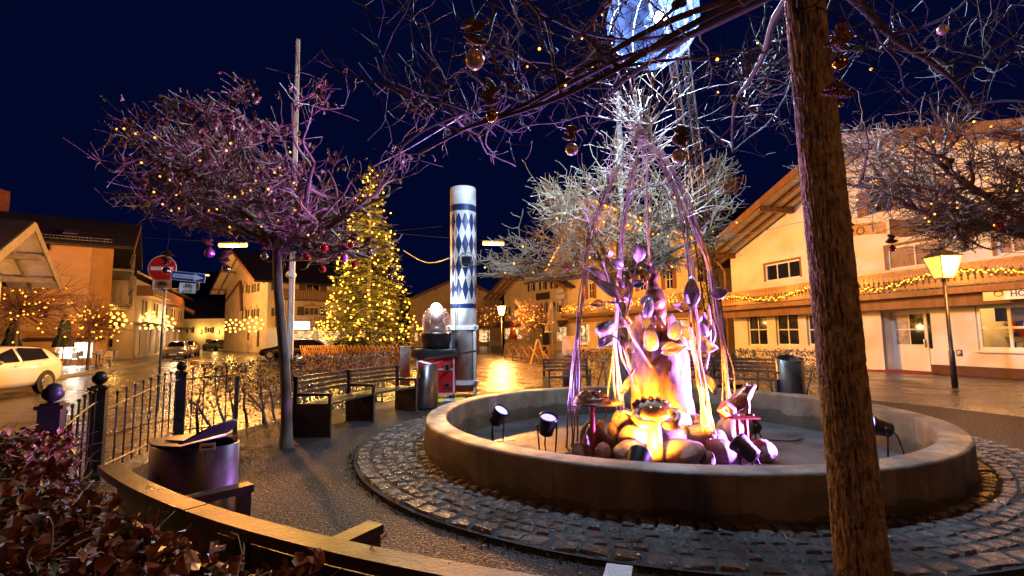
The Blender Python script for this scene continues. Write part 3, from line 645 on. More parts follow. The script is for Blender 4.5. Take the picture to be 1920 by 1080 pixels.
# ================================================================== bare pollarded lime trees
def smooth_pts(pts, rad, m=4):
    out = []; ro = []
    for i in range(len(pts) - 1):
        p0, p1, p2, p3 = pts[max(i - 1, 0)], pts[i], pts[i + 1], pts[min(i + 2, len(pts) - 1)]
        for k in range(m):
            t = k / m; out.append(.5 * ((2 * p1) + (p2 - p0) * t + (2 * p0 - 5 * p1 + 4 * p2 - p3) * t * t + (3 * p1 - p0 - 3 * p2 + p3) * t ** 3)); ro.append(rad[i] + (rad[i + 1] - rad[i]) * t)
    return out + [pts[-1]], ro + [rad[-1]]
def tree(label, base, fork_z, rad, crown, seed, limbs=8, mid=6, fine=7, tip=4, r0=.11, twig='twig', lean=(0, 0), bark='bark_grey', group='bare pollarded trees', detail_trunk=False, leaves=0, leafmat='leaf_brown', leaf_s=.06, leaf_f=None, flat=.35, droop=0, moss=0, tsc=1.0, reject=None, tl=1.0, els=(.12, .75), limbmat=None):
    """crown = (rx, ry, zlow, zhigh) of the umbrella-shaped head round the trunk axis"""
    rs = random.Random(seed); b = Vector((*base, 0)); t = thing('lime_tree', label, 'tree', b, group)
    top = b + Vector((lean[0], lean[1], fork_z)); rx, ry, zl, zh = crown; cz = (zl + zh) / 2; hz = (zh - zl) / 2
    if detail_trunk:
        n, k = 160, 420; mb = MB(); vs = []
        for i in range(k + 1):
            f_ = i / k; z = -.05 + (fork_z + .45) * f_; c = b.lerp(top, z / fork_z); c.z = z
            rr = rad * (1.05 - .22 * f_) + .10 * rad * math.exp(-z * 5)
            for j in range(n):
                a = 2 * pi * j / n; q = Vector((cos(a) * 3.2, sin(a) * 3.2, z * 1.1))
                big = noise.noise(q * .5) * .05
                wv = noise.noise(Vector((cos(a) * 3, sin(a) * 3, z * 6))) * .9; qq = Vector((cos(a) * 7.5 + wv, sin(a) * 7.5 + wv, z * 4.2 + wv))
                ridge = abs(noise.noise(qq)) ; ridge2 = abs(noise.noise(qq * 2.3 + Vector((3, 1, 7))))
                plate = noise.noise(Vector((cos(a) * 9, sin(a) * 9, z * 9)))
                vs.append(c + Vector((cos(a), sin(a), 0)) * rr * (1 + big + .30 * min(ridge, .26) + .16 * min(ridge2, .28) + .03 * plate + .014 * noise.noise(Vector((cos(a) * 30, sin(a) * 30, z * 30)))))
        mb.add(vs, [(i * n + j, i * n + (j + 1) % n, (i + 1) * n + (j + 1) % n, (i + 1) * n + j) for i in range(k) for j in range(n)])
        mb.build('trunk', bark, t, True)
    else:
        n, k = 20, 34; mb = MB(); vs = []
        for i in range(k + 1):
            f_ = i / k; z = -.03 + (fork_z + .12) * f_; c = b.lerp(top, z / fork_z) + Vector((.02 * sin(z * 2.1 + seed), .02 * sin(z * 1.7), 0)); c.z = z
            rr = rad * (1.08 - .22 * f_) + .35 * rad * math.exp(-z * 6)
            for j in range(n):
                a = 2 * pi * j / n; vs.append(c + Vector((cos(a), sin(a), 0)) * rr * (1 + .10 * noise.noise(Vector((cos(a) * 2.4, sin(a) * 2.4, z * 1.6))) + .05 * noise.noise(Vector((cos(a) * 7, sin(a) * 7, z * 4)))))
        mb.add(vs, [(i * n + j, i * n + (j + 1) % n, (i + 1) * n + (j + 1) % n, (i + 1) * n + j) for i in range(k) for j in range(n)]); mb.build('trunk', bark, t, True)
    ctr = Vector((top.x, top.y, cz))
    def inside(p, s=1.0):
        q = p - ctr; zz = q.z / hz; return (q.x / rx) ** 2 + (q.y / ry) ** 2 + (zz ** 2 if abs(zz) < 3 else 9) < s
    tw = MB(); tips = []; mss = MB()
    def press(pts, k=.2):   # keep the clipped, flat-topped outline of a pollard
        for v in pts:
            if v.z > zh: v.z = zh + (v.z - zh) * k
            elif v.z < zl and (v.xy - top.xy).length > .5: v.z = zl + (v.z - zl) * k
        return pts
    def grow(p, d, L_, r, k, wob, lift, n):
        pts = crooked(p, d, L_, rs, k, wob, lift); rr = [r * (1 - .62 * i / k) for i in range(k + 1)]; return pts, rr
    for i in range(limbs):
        az = 2 * pi * (i + rs.uniform(-.3, .3)) / limbs; el = rs.uniform(*els)
        L1 = rs.uniform(.55, .85); e = Vector((cos(az) * rx, sin(az) * ry, 0)) * L1
        d = Vector((e.x, e.y, (zl + (zh - zl) * el * .8) - top.z + flat * .2))
        mb = MB(); pts, rr = grow(top + Vector((0, 0, -.05)), d + Vector((0, 0, .5)), d.length, r0 * rs.uniform(.75, 1.1), 6, .12, -.05 - droop, 7)
        press(pts[2:], .4); pp, r2 = smooth_pts(pts, rr, 3); mb.tube(pp, [q * (1 + .12 * noise.noise(v * 6)) for q, v in zip(r2, pp)], 8); mb.build('limb', limbmat or bark, t, True)
        for m in range(mid):
            q = pts[rs.randrange(2, 7)]; out = (q - top); out.z = 0
            dd = out.normalized() * .6 + Vector((rs.gauss(0, .8), rs.gauss(0, .8), rs.gauss(.25, .45)))
            p2, rr2 = grow(q, dd, rs.uniform(.35, .6) * min(rx, ry) * .75, r0 * .36, 6, .24, .05 - droop, 5)
            press(p2, .35); pp, r2 = smooth_pts(p2, rr2, 2); tw.tube(pp, [max(.003, x) for x in r2], 5, False)
            if moss and rs.random() < moss:
                v = p2[rs.randrange(0, 3)]
                for _ in range(3): mss.ball(v + Vector((rs.gauss(0, .02), rs.gauss(0, .02), .01)), rs.uniform(.018, .036), 6, 5)
            for f_ in range(fine):
                q2 = p2[rs.randrange(1, 7)]
                d3 = (q2 - ctr).normalized() * .5 + Vector((rs.gauss(0, .75), rs.gauss(0, .75), rs.gauss(.18, .6)))
                p3, rr3 = grow(q2, d3, tl * rs.uniform(.35, .85) * .6 * min(1.2, rx / 2.4), .0075 * tsc, 4, .22, .04 - droop, 4)
                if not inside(p3[-1], 1.12): p3 = [a_.lerp(p3[0], .35) for a_ in p3]
                press(p3, .3)
                if reject and reject(p3[-1]): continue
                tw.tube(p3, [.0075 * tsc, .0065 * tsc, .006 * tsc, .005 * tsc, .004 * tsc], 4, False)
                for g in range(tip):
                    q3 = p3[rs.randrange(1, 5)]; d4 = Vector((rs.gauss(0, .8), rs.gauss(0, .8), rs.gauss(.25, .7))) + (q3 - ctr).normalized() * .7
                    p4 = crooked(q3, d4, tl * rs.uniform(.10, .34), rs, 3, .2, .05 - droop)
                    press(p4, .3)
                    if reject and reject(p4[-1]): continue
                    tw.tube(p4, [.005 * tsc, .0045 * tsc, .004 * tsc, .0045 * tsc], 3, True); tips.append(p4[-1])
    tw.build('twigs', twig, t, kind='stuff')
    if moss: mss.build('moss', 'moss', t, True, kind='stuff')
    if leaves:
        lv = MB(); c = 0; tries = 0
        while c < leaves and tries < leaves * 12:
            tries += 1; p = tips[rs.randrange(len(tips))]
            if leaf_f and rs.random() > leaf_f(p): continue
            for _ in range(rs.randrange(1, 4)):
                M = Matrix.Rotation(rs.uniform(0, 2 * pi), 3, 'Z') @ Matrix.Rotation(rs.gauss(-1.25, .45), 3, 'X'); put_leaf(lv, p + Vector((rs.gauss(0, .025), rs.gauss(0, .025), rs.gauss(0, .02))), leaf_s * rs.uniform(.7, 1.3), rs, False, M); c += 1
        lv.build('leaves', leafmat, t, kind='stuff')
    return t, tips
T1, tips1 = tree('wide flat-topped bare tree hung with baubles, dry brown leaves in its crown', (-3.32, 7.35), 3.0, .072, (2.4, 2.1, 3.05, 4.45), 31, tl=1.15, limbs=12, mid=10, fine=10, tip=6, r0=.06, leaves=1300, leaf_s=.072, leaf_f=lambda p: min(1, max(.04, (p.x + 4.2) * .45 + (p.z - 3.6) * .55)), lean=(-.22, 0), reject=lambda p: (p.x > -2.75 and p.z < 4.2 and noise.noise(p * 40) > -.3) or (p.x < -3.7 and p.z < 3.22))
T2, tips2 = tree('thick rough-barked tree trunk standing beside the basin, bare branches spreading overhead', (2.19, 3.25), 4.15, .128, (4.0, 3.3, 3.35, 5.0), 37, limbmat='twig_dark', tl=1.25, limbs=13, mid=7, fine=7, tip=5, r0=.036, twig='twig_dark', lean=(-.10, .02), bark='bark', detail_trunk=True, leaves=24, leaf_s=.06, moss=.35, tsc=.62, droop=.012)
T3, tips3 = tree('dense bare tree crown spreading before the hotel upper windows', (7.25, 6.5), 2.75, .14, (2.6, 2.4, 2.9, 5.5), 41, els=(.15, 1.15), tl=1.2, limbs=13, mid=10, fine=10, tip=6, r0=.075, leaves=60, leaf_s=.08, moss=.1)
T4, tips4 = tree('bare pale-lit tree with domed crown behind the willow rods', (2.95, 13.4), 2.9, .17, (3.1, 3.0, 3.3, 6.5), 43, els=(.2, 1.25), tl=1.7, limbs=14, mid=8, fine=8, tip=5, r0=.10, twig='twig_pale', tsc=1.7, moss=.1)
# ================================================================== houses
def clip(poly, a, b, c):
    """keep the side a*u + b*z <= c"""
    out = []
    for i in range(len(poly)):
        p, q = poly[i], poly[(i + 1) % len(poly)]; dp, dq = a * p[0] + b * p[1] - c, a * q[0] + b * q[1] - c
        if dp <= 0: out.append(p)
        if (dp < 0 < dq) or (dq < 0 < dp): t = dp / (dp - dq); out.append((p[0] + (q[0] - p[0]) * t, p[1] + (q[1] - p[1]) * t))
    return out
class Fac:
    """a facade: base line p0 -> p1 seen left to right from outside, planes by (u, z, offset outward)"""
    def __init__(s, p0, p1, house, wallmat, z_eave, apex=None, holes=None):
        s.p0 = Vector((*p0, 0)); s.p1 = Vector((*p1, 0)); s.u = (s.p1 - s.p0).normalized(); s.n = Vector((s.u.y, -s.u.x, 0)); s.L = (s.p1 - s.p0).length
        s.house = house; s.m = wallmat; s.ze = z_eave; s.apex = apex; s.holes = []; s.rz = atan2(s.u.y, s.u.x)
    def uz(s, px, py, off=0):
        d = ray(px, py); o = Vector((0, 0, CAMH)); p = s.p0 + s.n * off; k = (p - o).dot(s.n) / d.dot(s.n); q = o + d * k
        return (q - s.p0).dot(s.u), q.z
    def pt(s, u, z, off=0): return s.p0 + s.u * u + s.n * off + Vector((0, 0, z))
    def box(s, mb, u0, u1, z0, z1, o0, o1):
        mb.hexa([s.pt(u0, z0, o1), s.pt(u1, z0, o1), s.pt(u1, z0, o0), s.pt(u0, z0, o0)], [s.pt(u0, z1, o1), s.pt(u1, z1, o1), s.pt(u1, z1, o0), s.pt(u0, z1, o0)])
    def part(s, name, m, u0, u1, z0, z1, o0, o1, parent=None, **kw):
        mb = MB(); s.box(mb, u0, u1, z0, z1, o0, o1); return mb.build(name, m, parent or s.house, **kw)
    def rect(s, x0, y0, x1, y1, off=0):
        """photo rectangle -> u0, u1, z0, z1 on the facade"""
        ym, xm = (y0 + y1) / 2, (x0 + x1) / 2
        return s.uz(x0, ym, off)[0], s.uz(x1, ym, off)[0], s.uz(xm, y1, off)[1], s.uz(xm, y0, off)[1]
    def window(s, r, nx=2, nz=1, shut=None, frame='window_white', pane='glass', name='window', sill=None, trim=None, depth=.14, fw=.07, label=None, dec=None):
        u0, u1, z0, z1 = r; s.holes.append((u0, u1, z0, z1)); mb = MB()
        for a, b, c, d in ((u0, u1, z0, z0 + fw), (u0, u1, z1 - fw, z1), (u0, u0 + fw, z0 + fw, z1 - fw), (u1 - fw, u1, z0 + fw, z1 - fw)): s.box(mb, a, b, c, d, -depth, -depth + .06)
        for i in range(1, nx): u = u0 + (u1 - u0) * i / nx; s.box(mb, u - fw * .4, u + fw * .4, z0 + fw, z1 - fw, -depth, -depth + .05)
        for i in range(1, nz): z = z0 + (z1 - z0) * i / nz; s.box(mb, u0 + fw, u1 - fw, z - fw * .35, z + fw * .35, -depth, -depth + .045)
        f = mb.build(name, frame, s.house, label=label)
        for i in range(nx):
            for j in range(nz):
                mb = MB(); a, b = u0 + (u1 - u0) * i / nx, u0 + (u1 - u0) * (i + 1) / nx; c, d = z0 + (z1 - z0) * j / nz, z0 + (z1 - z0) * (j + 1) / nz
                mb.poly([s.pt(a, c, -depth + .012), s.pt(b, c, -depth + .012), s.pt(b, d, -depth + .012), s.pt(a, d, -depth + .012)]); mb.build('pane', pane, f)
        if shut:
            w_ = (u1 - u0) * .48
            for a, b in ((u0 - w_ - .03, u0 - .03), (u1 + .03, u1 + w_ + .03)):
                mb = MB(); s.box(mb, a, b, z0 - .02, z1 + .02, .012, .05)
                for k in range(3): zz = z0 + (z1 - z0) * (k + .2) / 3; s.box(mb, a + .06, b - .06, zz, zz + (z1 - z0) * .2, .05, .065)
                mb.build('shutter', shut, f)
        if sill: mb = MB(); s.box(mb, u0 - .08, u1 + .08, z0 - .07, z0, .0, .12); mb.build('sill', sill, f)
        if trim:
            mb = MB(); t = .10
            for a, b, c, d in ((u0 - t, u1 + t, z1, z1 + t), (u0 - t, u0, z0, z1), (u1, u1 + t, z0, z1)): s.box(mb, a, b, c, d, .0, .012)
            mb.build('trim', trim, f)
        if dec:   # painted crest above a window: flat ornament on the wall
            mb = MB(); um = (u0 + u1) / 2; hw = (u1 - u0) * .7
            pts = [s.pt(um + hw * math.copysign(abs(x), x), z1 + .10 + h, .008) for x, h in ((-1, 0), (1, 0), (.8, .12), (.35, .16), (.2, .36), (0, .48), (-.2, .36), (-.35, .16), (-.8, .12))]
            mb.poly(pts); mb.build('ornament', dec, f)
        return f
    def wall(s, mb):
        us = sorted({0, s.L} | {min(max(x, 0), s.L) for h in s.holes for x in h[:2]}); top = s.apex[1] if s.apex else s.ze
        zs = sorted({0, top} | {x for h in s.holes for x in h[2:] if 0 < x < top} | {s.ze})
        for a, b in zip(us, us[1:]):
            for c, d in zip(zs, zs[1:]):
                um, zm = (a + b) / 2, (c + d) / 2
                if any(h[0] < um < h[1] and h[2] < zm < h[3] for h in s.holes): continue
                poly = [(a, c), (b, c), (b, d), (a, d)]
                if s.apex:
                    ua, za = s.apex; m1 = (za - s.ze) / max(.01, ua); m2 = (za - s.ze) / max(.01, s.L - ua)
                    poly = clip(poly, -m1, 1, s.ze)
                    if poly: poly = clip(poly, m2, 1, s.ze + m2 * s.L)
                if len(poly) >= 3: mb.poly([s.pt(u, z) for u, z in poly])
        for u0, u1, z0, z1 in s.holes:
            q = [(u0, z0), (u1, z0), (u1, z1), (u0, z1)]
            for (a, b), (c, d) in zip(q, q[1:] + q[:1]): mb.poly([s.pt(a, b), s.pt(a, b, -.16), s.pt(c, d, -.16), s.pt(c, d)])
def plain(mb, a, b, z):
    mb.poly([(a[0], a[1], 0), (b[0], b[1], 0), (b[0], b[1], z), (a[0], a[1], z)])
def slab(mb, a, b, c, d, t=.16):
    a, b, c, d = map(Vector, (a, b, c, d)); n_ = (b - a).cross(d - a).normalized(); 
    if n_.z < 0: n_ = -n_
    q = [a, b, c, d]
    if (b - a).cross(c - a).z < 0: q = [d, c, b, a]
    mb.hexa(q, [v + n_ * t for v in q])
def gable_roof(f, depth, over, oside, t=.2, house=None, rafters=True, sof='soffit', raf='wood_brown', verge='wood_brown', nraf=4, name='roof'):
    """ridge runs back from the facade f, which carries the gable"""
    ua, za = f.apex; L_ = f.L; ml = (za - f.ze) / ua; mr = (za - f.ze) / (L_ - ua); rf = None
    mb = MB(); up = .06
    for s_, ue, m in ((-1, 0, ml), (1, L_, mr)):
        uo = ue + s_ * oside; zo = f.ze - m * oside
        slab(mb, f.pt(ua, za + up, over), f.pt(uo, zo + up, over), f.pt(uo, zo + up, -depth - .5), f.pt(ua, za + up, -depth - .5), t)
    rf = mb.build(name, 'roof_dark', house)
    for s_, ue, m in ((-1, 0, ml), (1, L_, mr)):
        uo = ue + s_ * oside; zo = f.ze - m * oside
        mb = MB(); o2 = over - .03; mb.poly([f.pt(ua, za + up - .012, o2), f.pt(uo, zo + up - .012, o2), f.pt(uo, zo + up - .012, -.0), f.pt(ua, za + up - .012, -.0)]); mb.build('soffit', sof, rf)
        mb = MB(); mb.beam(f.pt(ua, za + up + .02, over + .02), f.pt(uo, zo + up + .02, over + .02), .05, t + .14); mb.build('verge_board', verge, rf)
        if rafters:
            for k in range(1, nraf):
                o = over * k / nraf - .1; mb = MB(); mb.beam(f.pt(ua, za + up - .08, o), f.pt(uo, zo + up - .08, o), .12, .12); mb.build('rafter', raf, rf)
        for k in range(2 if rafters else 0):
            u = ue + (ua - ue) * (.04 + .48 * k); z = f.ze + m * abs(u - ue) - .12; mb = MB(); mb.beam(f.pt(u, z, -.1), f.pt(u, z, over - .05), .2, .24); mb.build('purlin', raf, rf)
    mb = MB(); mb.beam(f.pt(ua, za - .14, -.1), f.pt(ua, za - .14, over - .02), .2, .26); mb.build('purlin', raf, rf)
    return rf
def eave_roof(f, depth, rise, over, oside, t=.2, house=None, verge='wood_brown', sof='soffit'):
    """ridge parallel to the facade"""
    m = rise / (depth / 2); mb = MB(); z0 = f.ze - m * over + .05; zr = f.ze + rise + .05
    slab(mb, f.pt(-oside, z0, over), f.pt(f.L + oside, z0, over), f.pt(f.L + oside, zr, -depth / 2), f.pt(-oside, zr, -depth / 2), t)
    slab(mb, f.pt(-oside, zr, -depth / 2), f.pt(f.L + oside, zr, -depth / 2), f.pt(f.L + oside, z0, -depth - over), f.pt(-oside, z0, -depth - over), t)
    rf = mb.build('roof', 'roof_dark', house)
    mb = MB(); mb.poly([f.pt(-oside + .03, z0 - .012, over - .02), f.pt(f.L + oside - .03, z0 - .012, over - .02), f.pt(f.L + oside - .03, f.ze + .03, 0), f.pt(-oside + .03, f.ze + .03, 0)]); mb.build('soffit', sof, rf)
    mb = MB(); mb.tube([f.pt(-oside, z0 + .05, over + .07), f.pt(f.L + oside, z0 + .05, over + .07)], .075, 8); mb.build('gutter', 'metal_post', rf, True)
    for u in (-oside, f.L + oside):
        mb = MB(); mb.beam(f.pt(u, z0 + .06, over + .02), f.pt(u, zr + .06, -depth / 2), .05, t + .12); mb.build('verge_board', verge, rf)
    return rf
def shell(f, depth, mb, gable_back=True):
    a, b = f.pt(0, 0), f.pt(f.L, 0); c, d = f.pt(f.L, 0, -depth), f.pt(0, 0, -depth)
    plain(mb, b, c, f.ze); plain(mb, d, a, f.ze)
    if f.apex: mb.poly([c, d, d + Vector((0, 0, f.ze)), f.pt(f.apex[0], f.apex[1], -depth), c + Vector((0, 0, f.ze))])
    else: plain(mb, c, d, f.ze)
def balcony(f, u0, u1, z0, z1, dep, m, house, step=.16, wd=.10, floor='wood_brown', shaped=False, name='balcony', sides=True):
    mb = MB(); f.box(mb, u0, u1, z0 - .16, z0, 0, dep); bl = mb.build(name, floor, house)
    mb = MB(); f.box(mb, u0, u1, z1 - .07, z1, dep - .07, dep + .03); f.box(mb, u0, u1, z0 + .06, z0 + .12, dep - .04, dep - .005); mb.build('handrail', m, bl)
    k = int((u1 - u0) / step); me = None
    for i in range(k):
        mb = MB(); h = z1 - z0 - .14; w2 = wd / 2
        if me is None:
            if shaped:
                prof = [(w2, 0), (w2, .16 * h), (w2 * .55, .24 * h), (w2 * .9, .34 * h), (w2 * .45, .46 * h), (w2 * .9, .58 * h), (w2, .62 * h), (w2 * .6, .70 * h), (w2, .80 * h), (w2, h)]
                q = prof + [(-a, b) for a, b in prof[::-1]]
                vs = [(a, -.012, b) for a, b in q] + [(a, .012, b) for a, b in q]; nn = len(q)
                fs = [(j, (j + 1) % nn, nn + (j + 1) % nn, nn + j) for j in range(nn)]
                np_ = len(prof)
                for j in range(np_ - 1):
                    fs.append((j, nn - 1 - j, nn - 2 - j, j + 1)); fs.append((nn + j + 1, nn + nn - 2 - j, nn + nn - 1 - j, nn + j))
                mb.add(vs, fs)
            else: mb.box((0, 0, h / 2), (wd, .025, h))
            me = mb.mesh('slat', m)
        link('slat', me, bl, mat=Matrix.Translation(f.pt(u0 + step * (i + .5), z0 + .1, dep - .0)) @ Matrix.Rotation(f.rz, 4, 'Z'))
    for e in (u0, u1) if sides else ():
        mb = MB(); f.box(mb, e - .02 if e == u0 else e - .03, e + .03 if e == u0 else e + .02, z0, z1 - .08, .0, dep - .045); mb.build('side_panel', m, bl)
    return bl
def bulbs(label, pts, r=.03, m='bulb', cable=True, group='strings of fairy lights', nm='light_string', cat='string lights', power=0, at=None, col=(1, .55, .12)):
    if not pts: return
    c = sum((Vector(p) for p in pts), Vector()) / len(pts); t = thing(nm, label, cat, c, group)
    mb = MB(); mb.ball((0, 0, 0), r, 8, 6); me = mb.mesh('bulb', m, True)
    for p in pts: link('bulb', me, t, mat=Matrix.Translation(p))
    if cable:
        mb = MB(); mb.tube([Vector(p) + Vector((0, 0, r)) for p in pts], .006, 3, False); mb.build('cable', 'metal_black', t)
    if power:
        for k, q in enumerate(at or [c]): lamp('light', 'POINT', q, power, col, t, .15)
    return t
def house_thing(label, p, cat='house'): return thing('town_house', label, cat, (p[0], p[1], 0), 'houses round the square')

# ---- gable end at the far side of the parked white car
h = house_thing('white gabled house whose deep rafter-lined eaves overhang the parked white car', (-20.5, 18.6))
f = Fac((-18.3, 15.0), (-22.2, 21.2), h, 'plaster_white', 4.35, (3.45, 6.0)); 
# seen from the square the facade runs from near to far
f.window(f.rect(8, 500, 18, 512), 1, 1, pane='glass', trim='plaster_ochre')
mb = MB(); f.wall(mb); shell(f, 9, mb); mb.build('wall', 'plaster_white', h); gable_roof(f, 9, 1.75, .85, house=h, sof='soffit_white', raf='wood_grey', verge='wood_grey', nraf=2)

# ---- orange corner house
h = house_thing('orange rendered corner house with dark roof and brightly lit shop window', (-28, 29))
cr = Vector((-25.44, 30.94)); uu = Vector((.82, .57))
f = Fac(tuple(cr - uu * 13), tuple(cr), h, 'plaster_orange', 7.55)
for x0, y0, x1, y1 in ((72, 453, 95, 469), (58, 492, 91, 525), (70, 570, 90, 596)):
    f.window(f.rect(x0, y0, x1, y1), 2, 1, frame='wood_brown', trim='plaster_ochre')
u0, u1, z0, z1 = f.rect(100, 640, 176, 680)
f.window((u0, u1, .45, z1), 1, 1, pane='glass_clear', name='shop_window', fw=.09, depth=.12)
def shop_inside(f, r, depth, parent, seed, power, col=(1, .85, .66), items=True, wallm='lit_white'):
    u0, u1, z0, z1 = r; rs = random.Random(seed); mb = MB()
    f.box(mb, u0 - .3, u1 + .3, z0 - .1, z1 + .3, -depth, -depth + .05); f.box(mb, u0 - .35, u0 - .3, z0 - .1, z1 + .3, -depth, -.2); f.box(mb, u1 + .3, u1 + .35, z0 - .1, z1 + .3, -depth, -.2)
    f.box(mb, u0 - .3, u1 + .3, z0 - .15, z0 - .1, -depth, -.2); f.box(mb, u0 - .3, u1 + .3, z1 + .3, z1 + .35, -depth, -.2); ins = mb.build('shop_interior', 'plaster_cream', parent)
    if items:
        for k in range(9):
            u = rs.uniform(u0, u1 - .3); z = rs.choice([z0 - .1, z0 + (z1 - z0) * .35, z0 + (z1 - z0) * .65]); mb = MB(); f.box(mb, u, u + rs.uniform(.15, .5), z, z + rs.uniform(.15, .5), -depth + .1, -depth + .1 + rs.uniform(.2, .5)); mb.build('goods', rs.choice(['red_panel', 'wood_honey', 'white_sign', 'blue_sign', 'cloth_dark', 'yellow_paint']), ins)
        for k in (.33, .63):
            mb = MB(); f.box(mb, u0 - .2, u1 + .2, z0 + (z1 - z0) * k, z0 + (z1 - z0) * k + .03, -depth + .05, -depth + .45); mb.build('shelf', 'wood_honey', ins)
    mb = MB()
    for k in range(3): u = u0 + (u1 - u0) * (k + .5) / 3; f.box(mb, u - .12, u + .12, z1 + .22, z1 + .28, -depth * .6, -depth * .4)
    mb.build('ceiling_light', wallm, ins)
    lamp('light', 'POINT', f.pt((u0 + u1) / 2, z1 + .05, -depth * .45), power, col, ins, .2)
    return ins
shop_inside(f, (u0, u1, .45, z1), 1.8, h, 1, 420, (1, .93, .82))
for k, (a, b, z) in enumerate(((u0 + .2, u0 + .75, 1.45), (u0 + 1.1, u0 + 1.9, 1.75))):
    mb = MB(); f.box(mb, a, b, .46, z, -.75, -.7); mb.build('display_panel', 'lit_white', h)
z = f.uz(180, 558)[1]; f.part('cornice', 'plaster_ochre', 0, f.L + .06, z - .12, z + .12, 0, .07)
z = f.uz(180, 622)[1]; f.part('fascia', 'plaster_ochre', 0, f.L + .06, z - .25, z + .05, 0, .09); f.part('awning_box', 'wood_dark', u0 - 1.2, u1 + .5, z - .5, z - .32, 0, .35)
f.part('corner_strip', 'plaster_ochre', f.L - 1.0, f.L + .03, z + .2, 7.5, 0, .035)
mb = MB(); f.wall(mb); sdv = Vector((-.64, .77)) * 10; c0 = cr - uu * 13; plain(mb, cr, cr + sdv, 7.55); plain(mb, cr + sdv, c0 + sdv, 7.55); plain(mb, c0 + sdv, c0, 7.55); mb.build('wall', 'plaster_orange', h); rf = eave_roof(f, 10, 2.3, .55, 1.1, house=h, sof='plaster_ochre')
mb = MB(); a0, a1 = 4.5, 12.9
for z_ in (7.78, 7.95): mb.beam(f.pt(a0, z_, .22), f.pt(a1, z_, .22), .03, .03)
for k in range(50): u = a0 + (a1 - a0) * k / 49; mb.beam(f.pt(u, 7.72, .22), f.pt(u, 8.0, .22), .025, .025, (1, 0, 0))
mb.build('snow_guard', 'metal_steel', rf)
u, z_ = f.uz(136, 423, -.9); mb = MB(); mb.beam(f.pt(u - .35, 8.36, -.6), f.pt(u + .35, 8.36, -.6), .75, .08, Vector(f.n) * .45 + Vector((0, 0, 1))); mb.build('skylight', 'metal_steel', rf)
mb = MB(); mb.box(P(-4, 378, 33), (.8, .8, 1.6)); mb.build('chimney', 'shutter_red', rf)
fs = Fac(tuple(cr), tuple(cr + Vector((-.64, .77)) * 9), h, 'plaster_orange', 7.5)
for zz in (3.95, 6.2):
    bl = balcony(fs, .4, 6.5, zz, zz + 1.0, 1.15, 'wood_grey', h, .32, .06, floor='wood_grey', sides=False)
    for k in range(4):
        mb = MB(); fs.box(mb, .4 + k * 2, .46 + k * 2, zz + 1.0, zz + 2.1 if zz < 5 else 7.45, 1.05, 1.12); mb.build('post', 'wood_grey', bl)

# ---- cream house on the side street with lit colonnade
h = house_thing('cream house with wooden balcony and white-lit ground floor colonnade down the side street', (-33, 42))
a = G(200, 675); c = Vector((G(246, 676).x, G(246, 676).y)); e = Vector((-41.5, 62))
f = Fac((a.x - 3, a.y - .2), tuple(c), h, 'plaster_cream', 6.6)
f.window(f.rect(200, 636, 211, 651), 1, 1, frame='wood_brown')
f.part('sign_board', 'wood_dark', *f.rect(205, 603, 227, 614), .03, .12)
wmb = MB(); f.wall(wmb)
g = Fac(tuple(c), tuple(e), h, 'plaster_cream', 6.4)
def spread_windows(f, n, u0, u1, z0, z1, w_, **k):
    for i in range(n): u = u0 + (u1 - u0) * (i + .5) / n; f.window((u - w_ / 2, u + w_ / 2, z0, z1), **k)
spread_windows(g, 5, 1.0, g.L - 1, 3.6, 4.9, .9, shut='shutter_green')
for k in range(6):
    u = 1.2 + k * (g.L - 2) / 6; g.window((u, u + 1.9, .4, 2.7), 1, 1, name='shop_window', pane='lit_soft', frame='wood_grey')
    mb = MB(); g.box(mb, u - .2, u - .1, .3, 2.8, .0, .18); mb.build('pilaster', 'window_white', h)
    mb = MB(); g.box(mb, u - .18, u - .12, 2.5, 2.62, .2, .26); q = mb.build('strip_light', 'lit_white', h)
lamp('light', 'POINT', g.pt(g.L * .4, 3.0, 1.4), 260, (1, .78, .5), h, .3)
g.part('canopy', 'wood_grey', .2, g.L, 2.85, 3.0, 0, .9)
balcony(g, .5, g.L * .62, 4.9 + .35, 6.0, 1.1, 'wood_brown', h, .25, .17)
g.wall(wmb); wmb.build('wall', 'plaster_cream', h)
mb = MB(); slab(mb, f.pt(-.5, 6.75, .7), f.pt(f.L + .9, 6.75, .7), g.pt(g.L + .5, 6.5, .9), g.pt(g.L + .5, 8.6, -7), .2); mb.build('roof', 'roof_dark', h)
# gabled neighbour further along
h2 = house_thing('low pale house with projecting roof at the bend of the side street', (-42, 66))
f = Fac((-46.8, 60.6), (-42.6, 63.4), h2, 'plaster_cream', 5.6, (2.4, 7.0))
f.window(f.rect(316, 607, 333, 619), 2, 1, shut='shutter_green'); f.window((1.2, 3.2, .5, 2.5), 1, 1, pane='lit_soft', name='shop_window')
mb = MB(); f.wall(mb); shell(f, 8, mb); mb.build('wall', 'plaster_cream', h2); gable_roof(f, 8, .9, 1.2, house=h2, rafters=False)
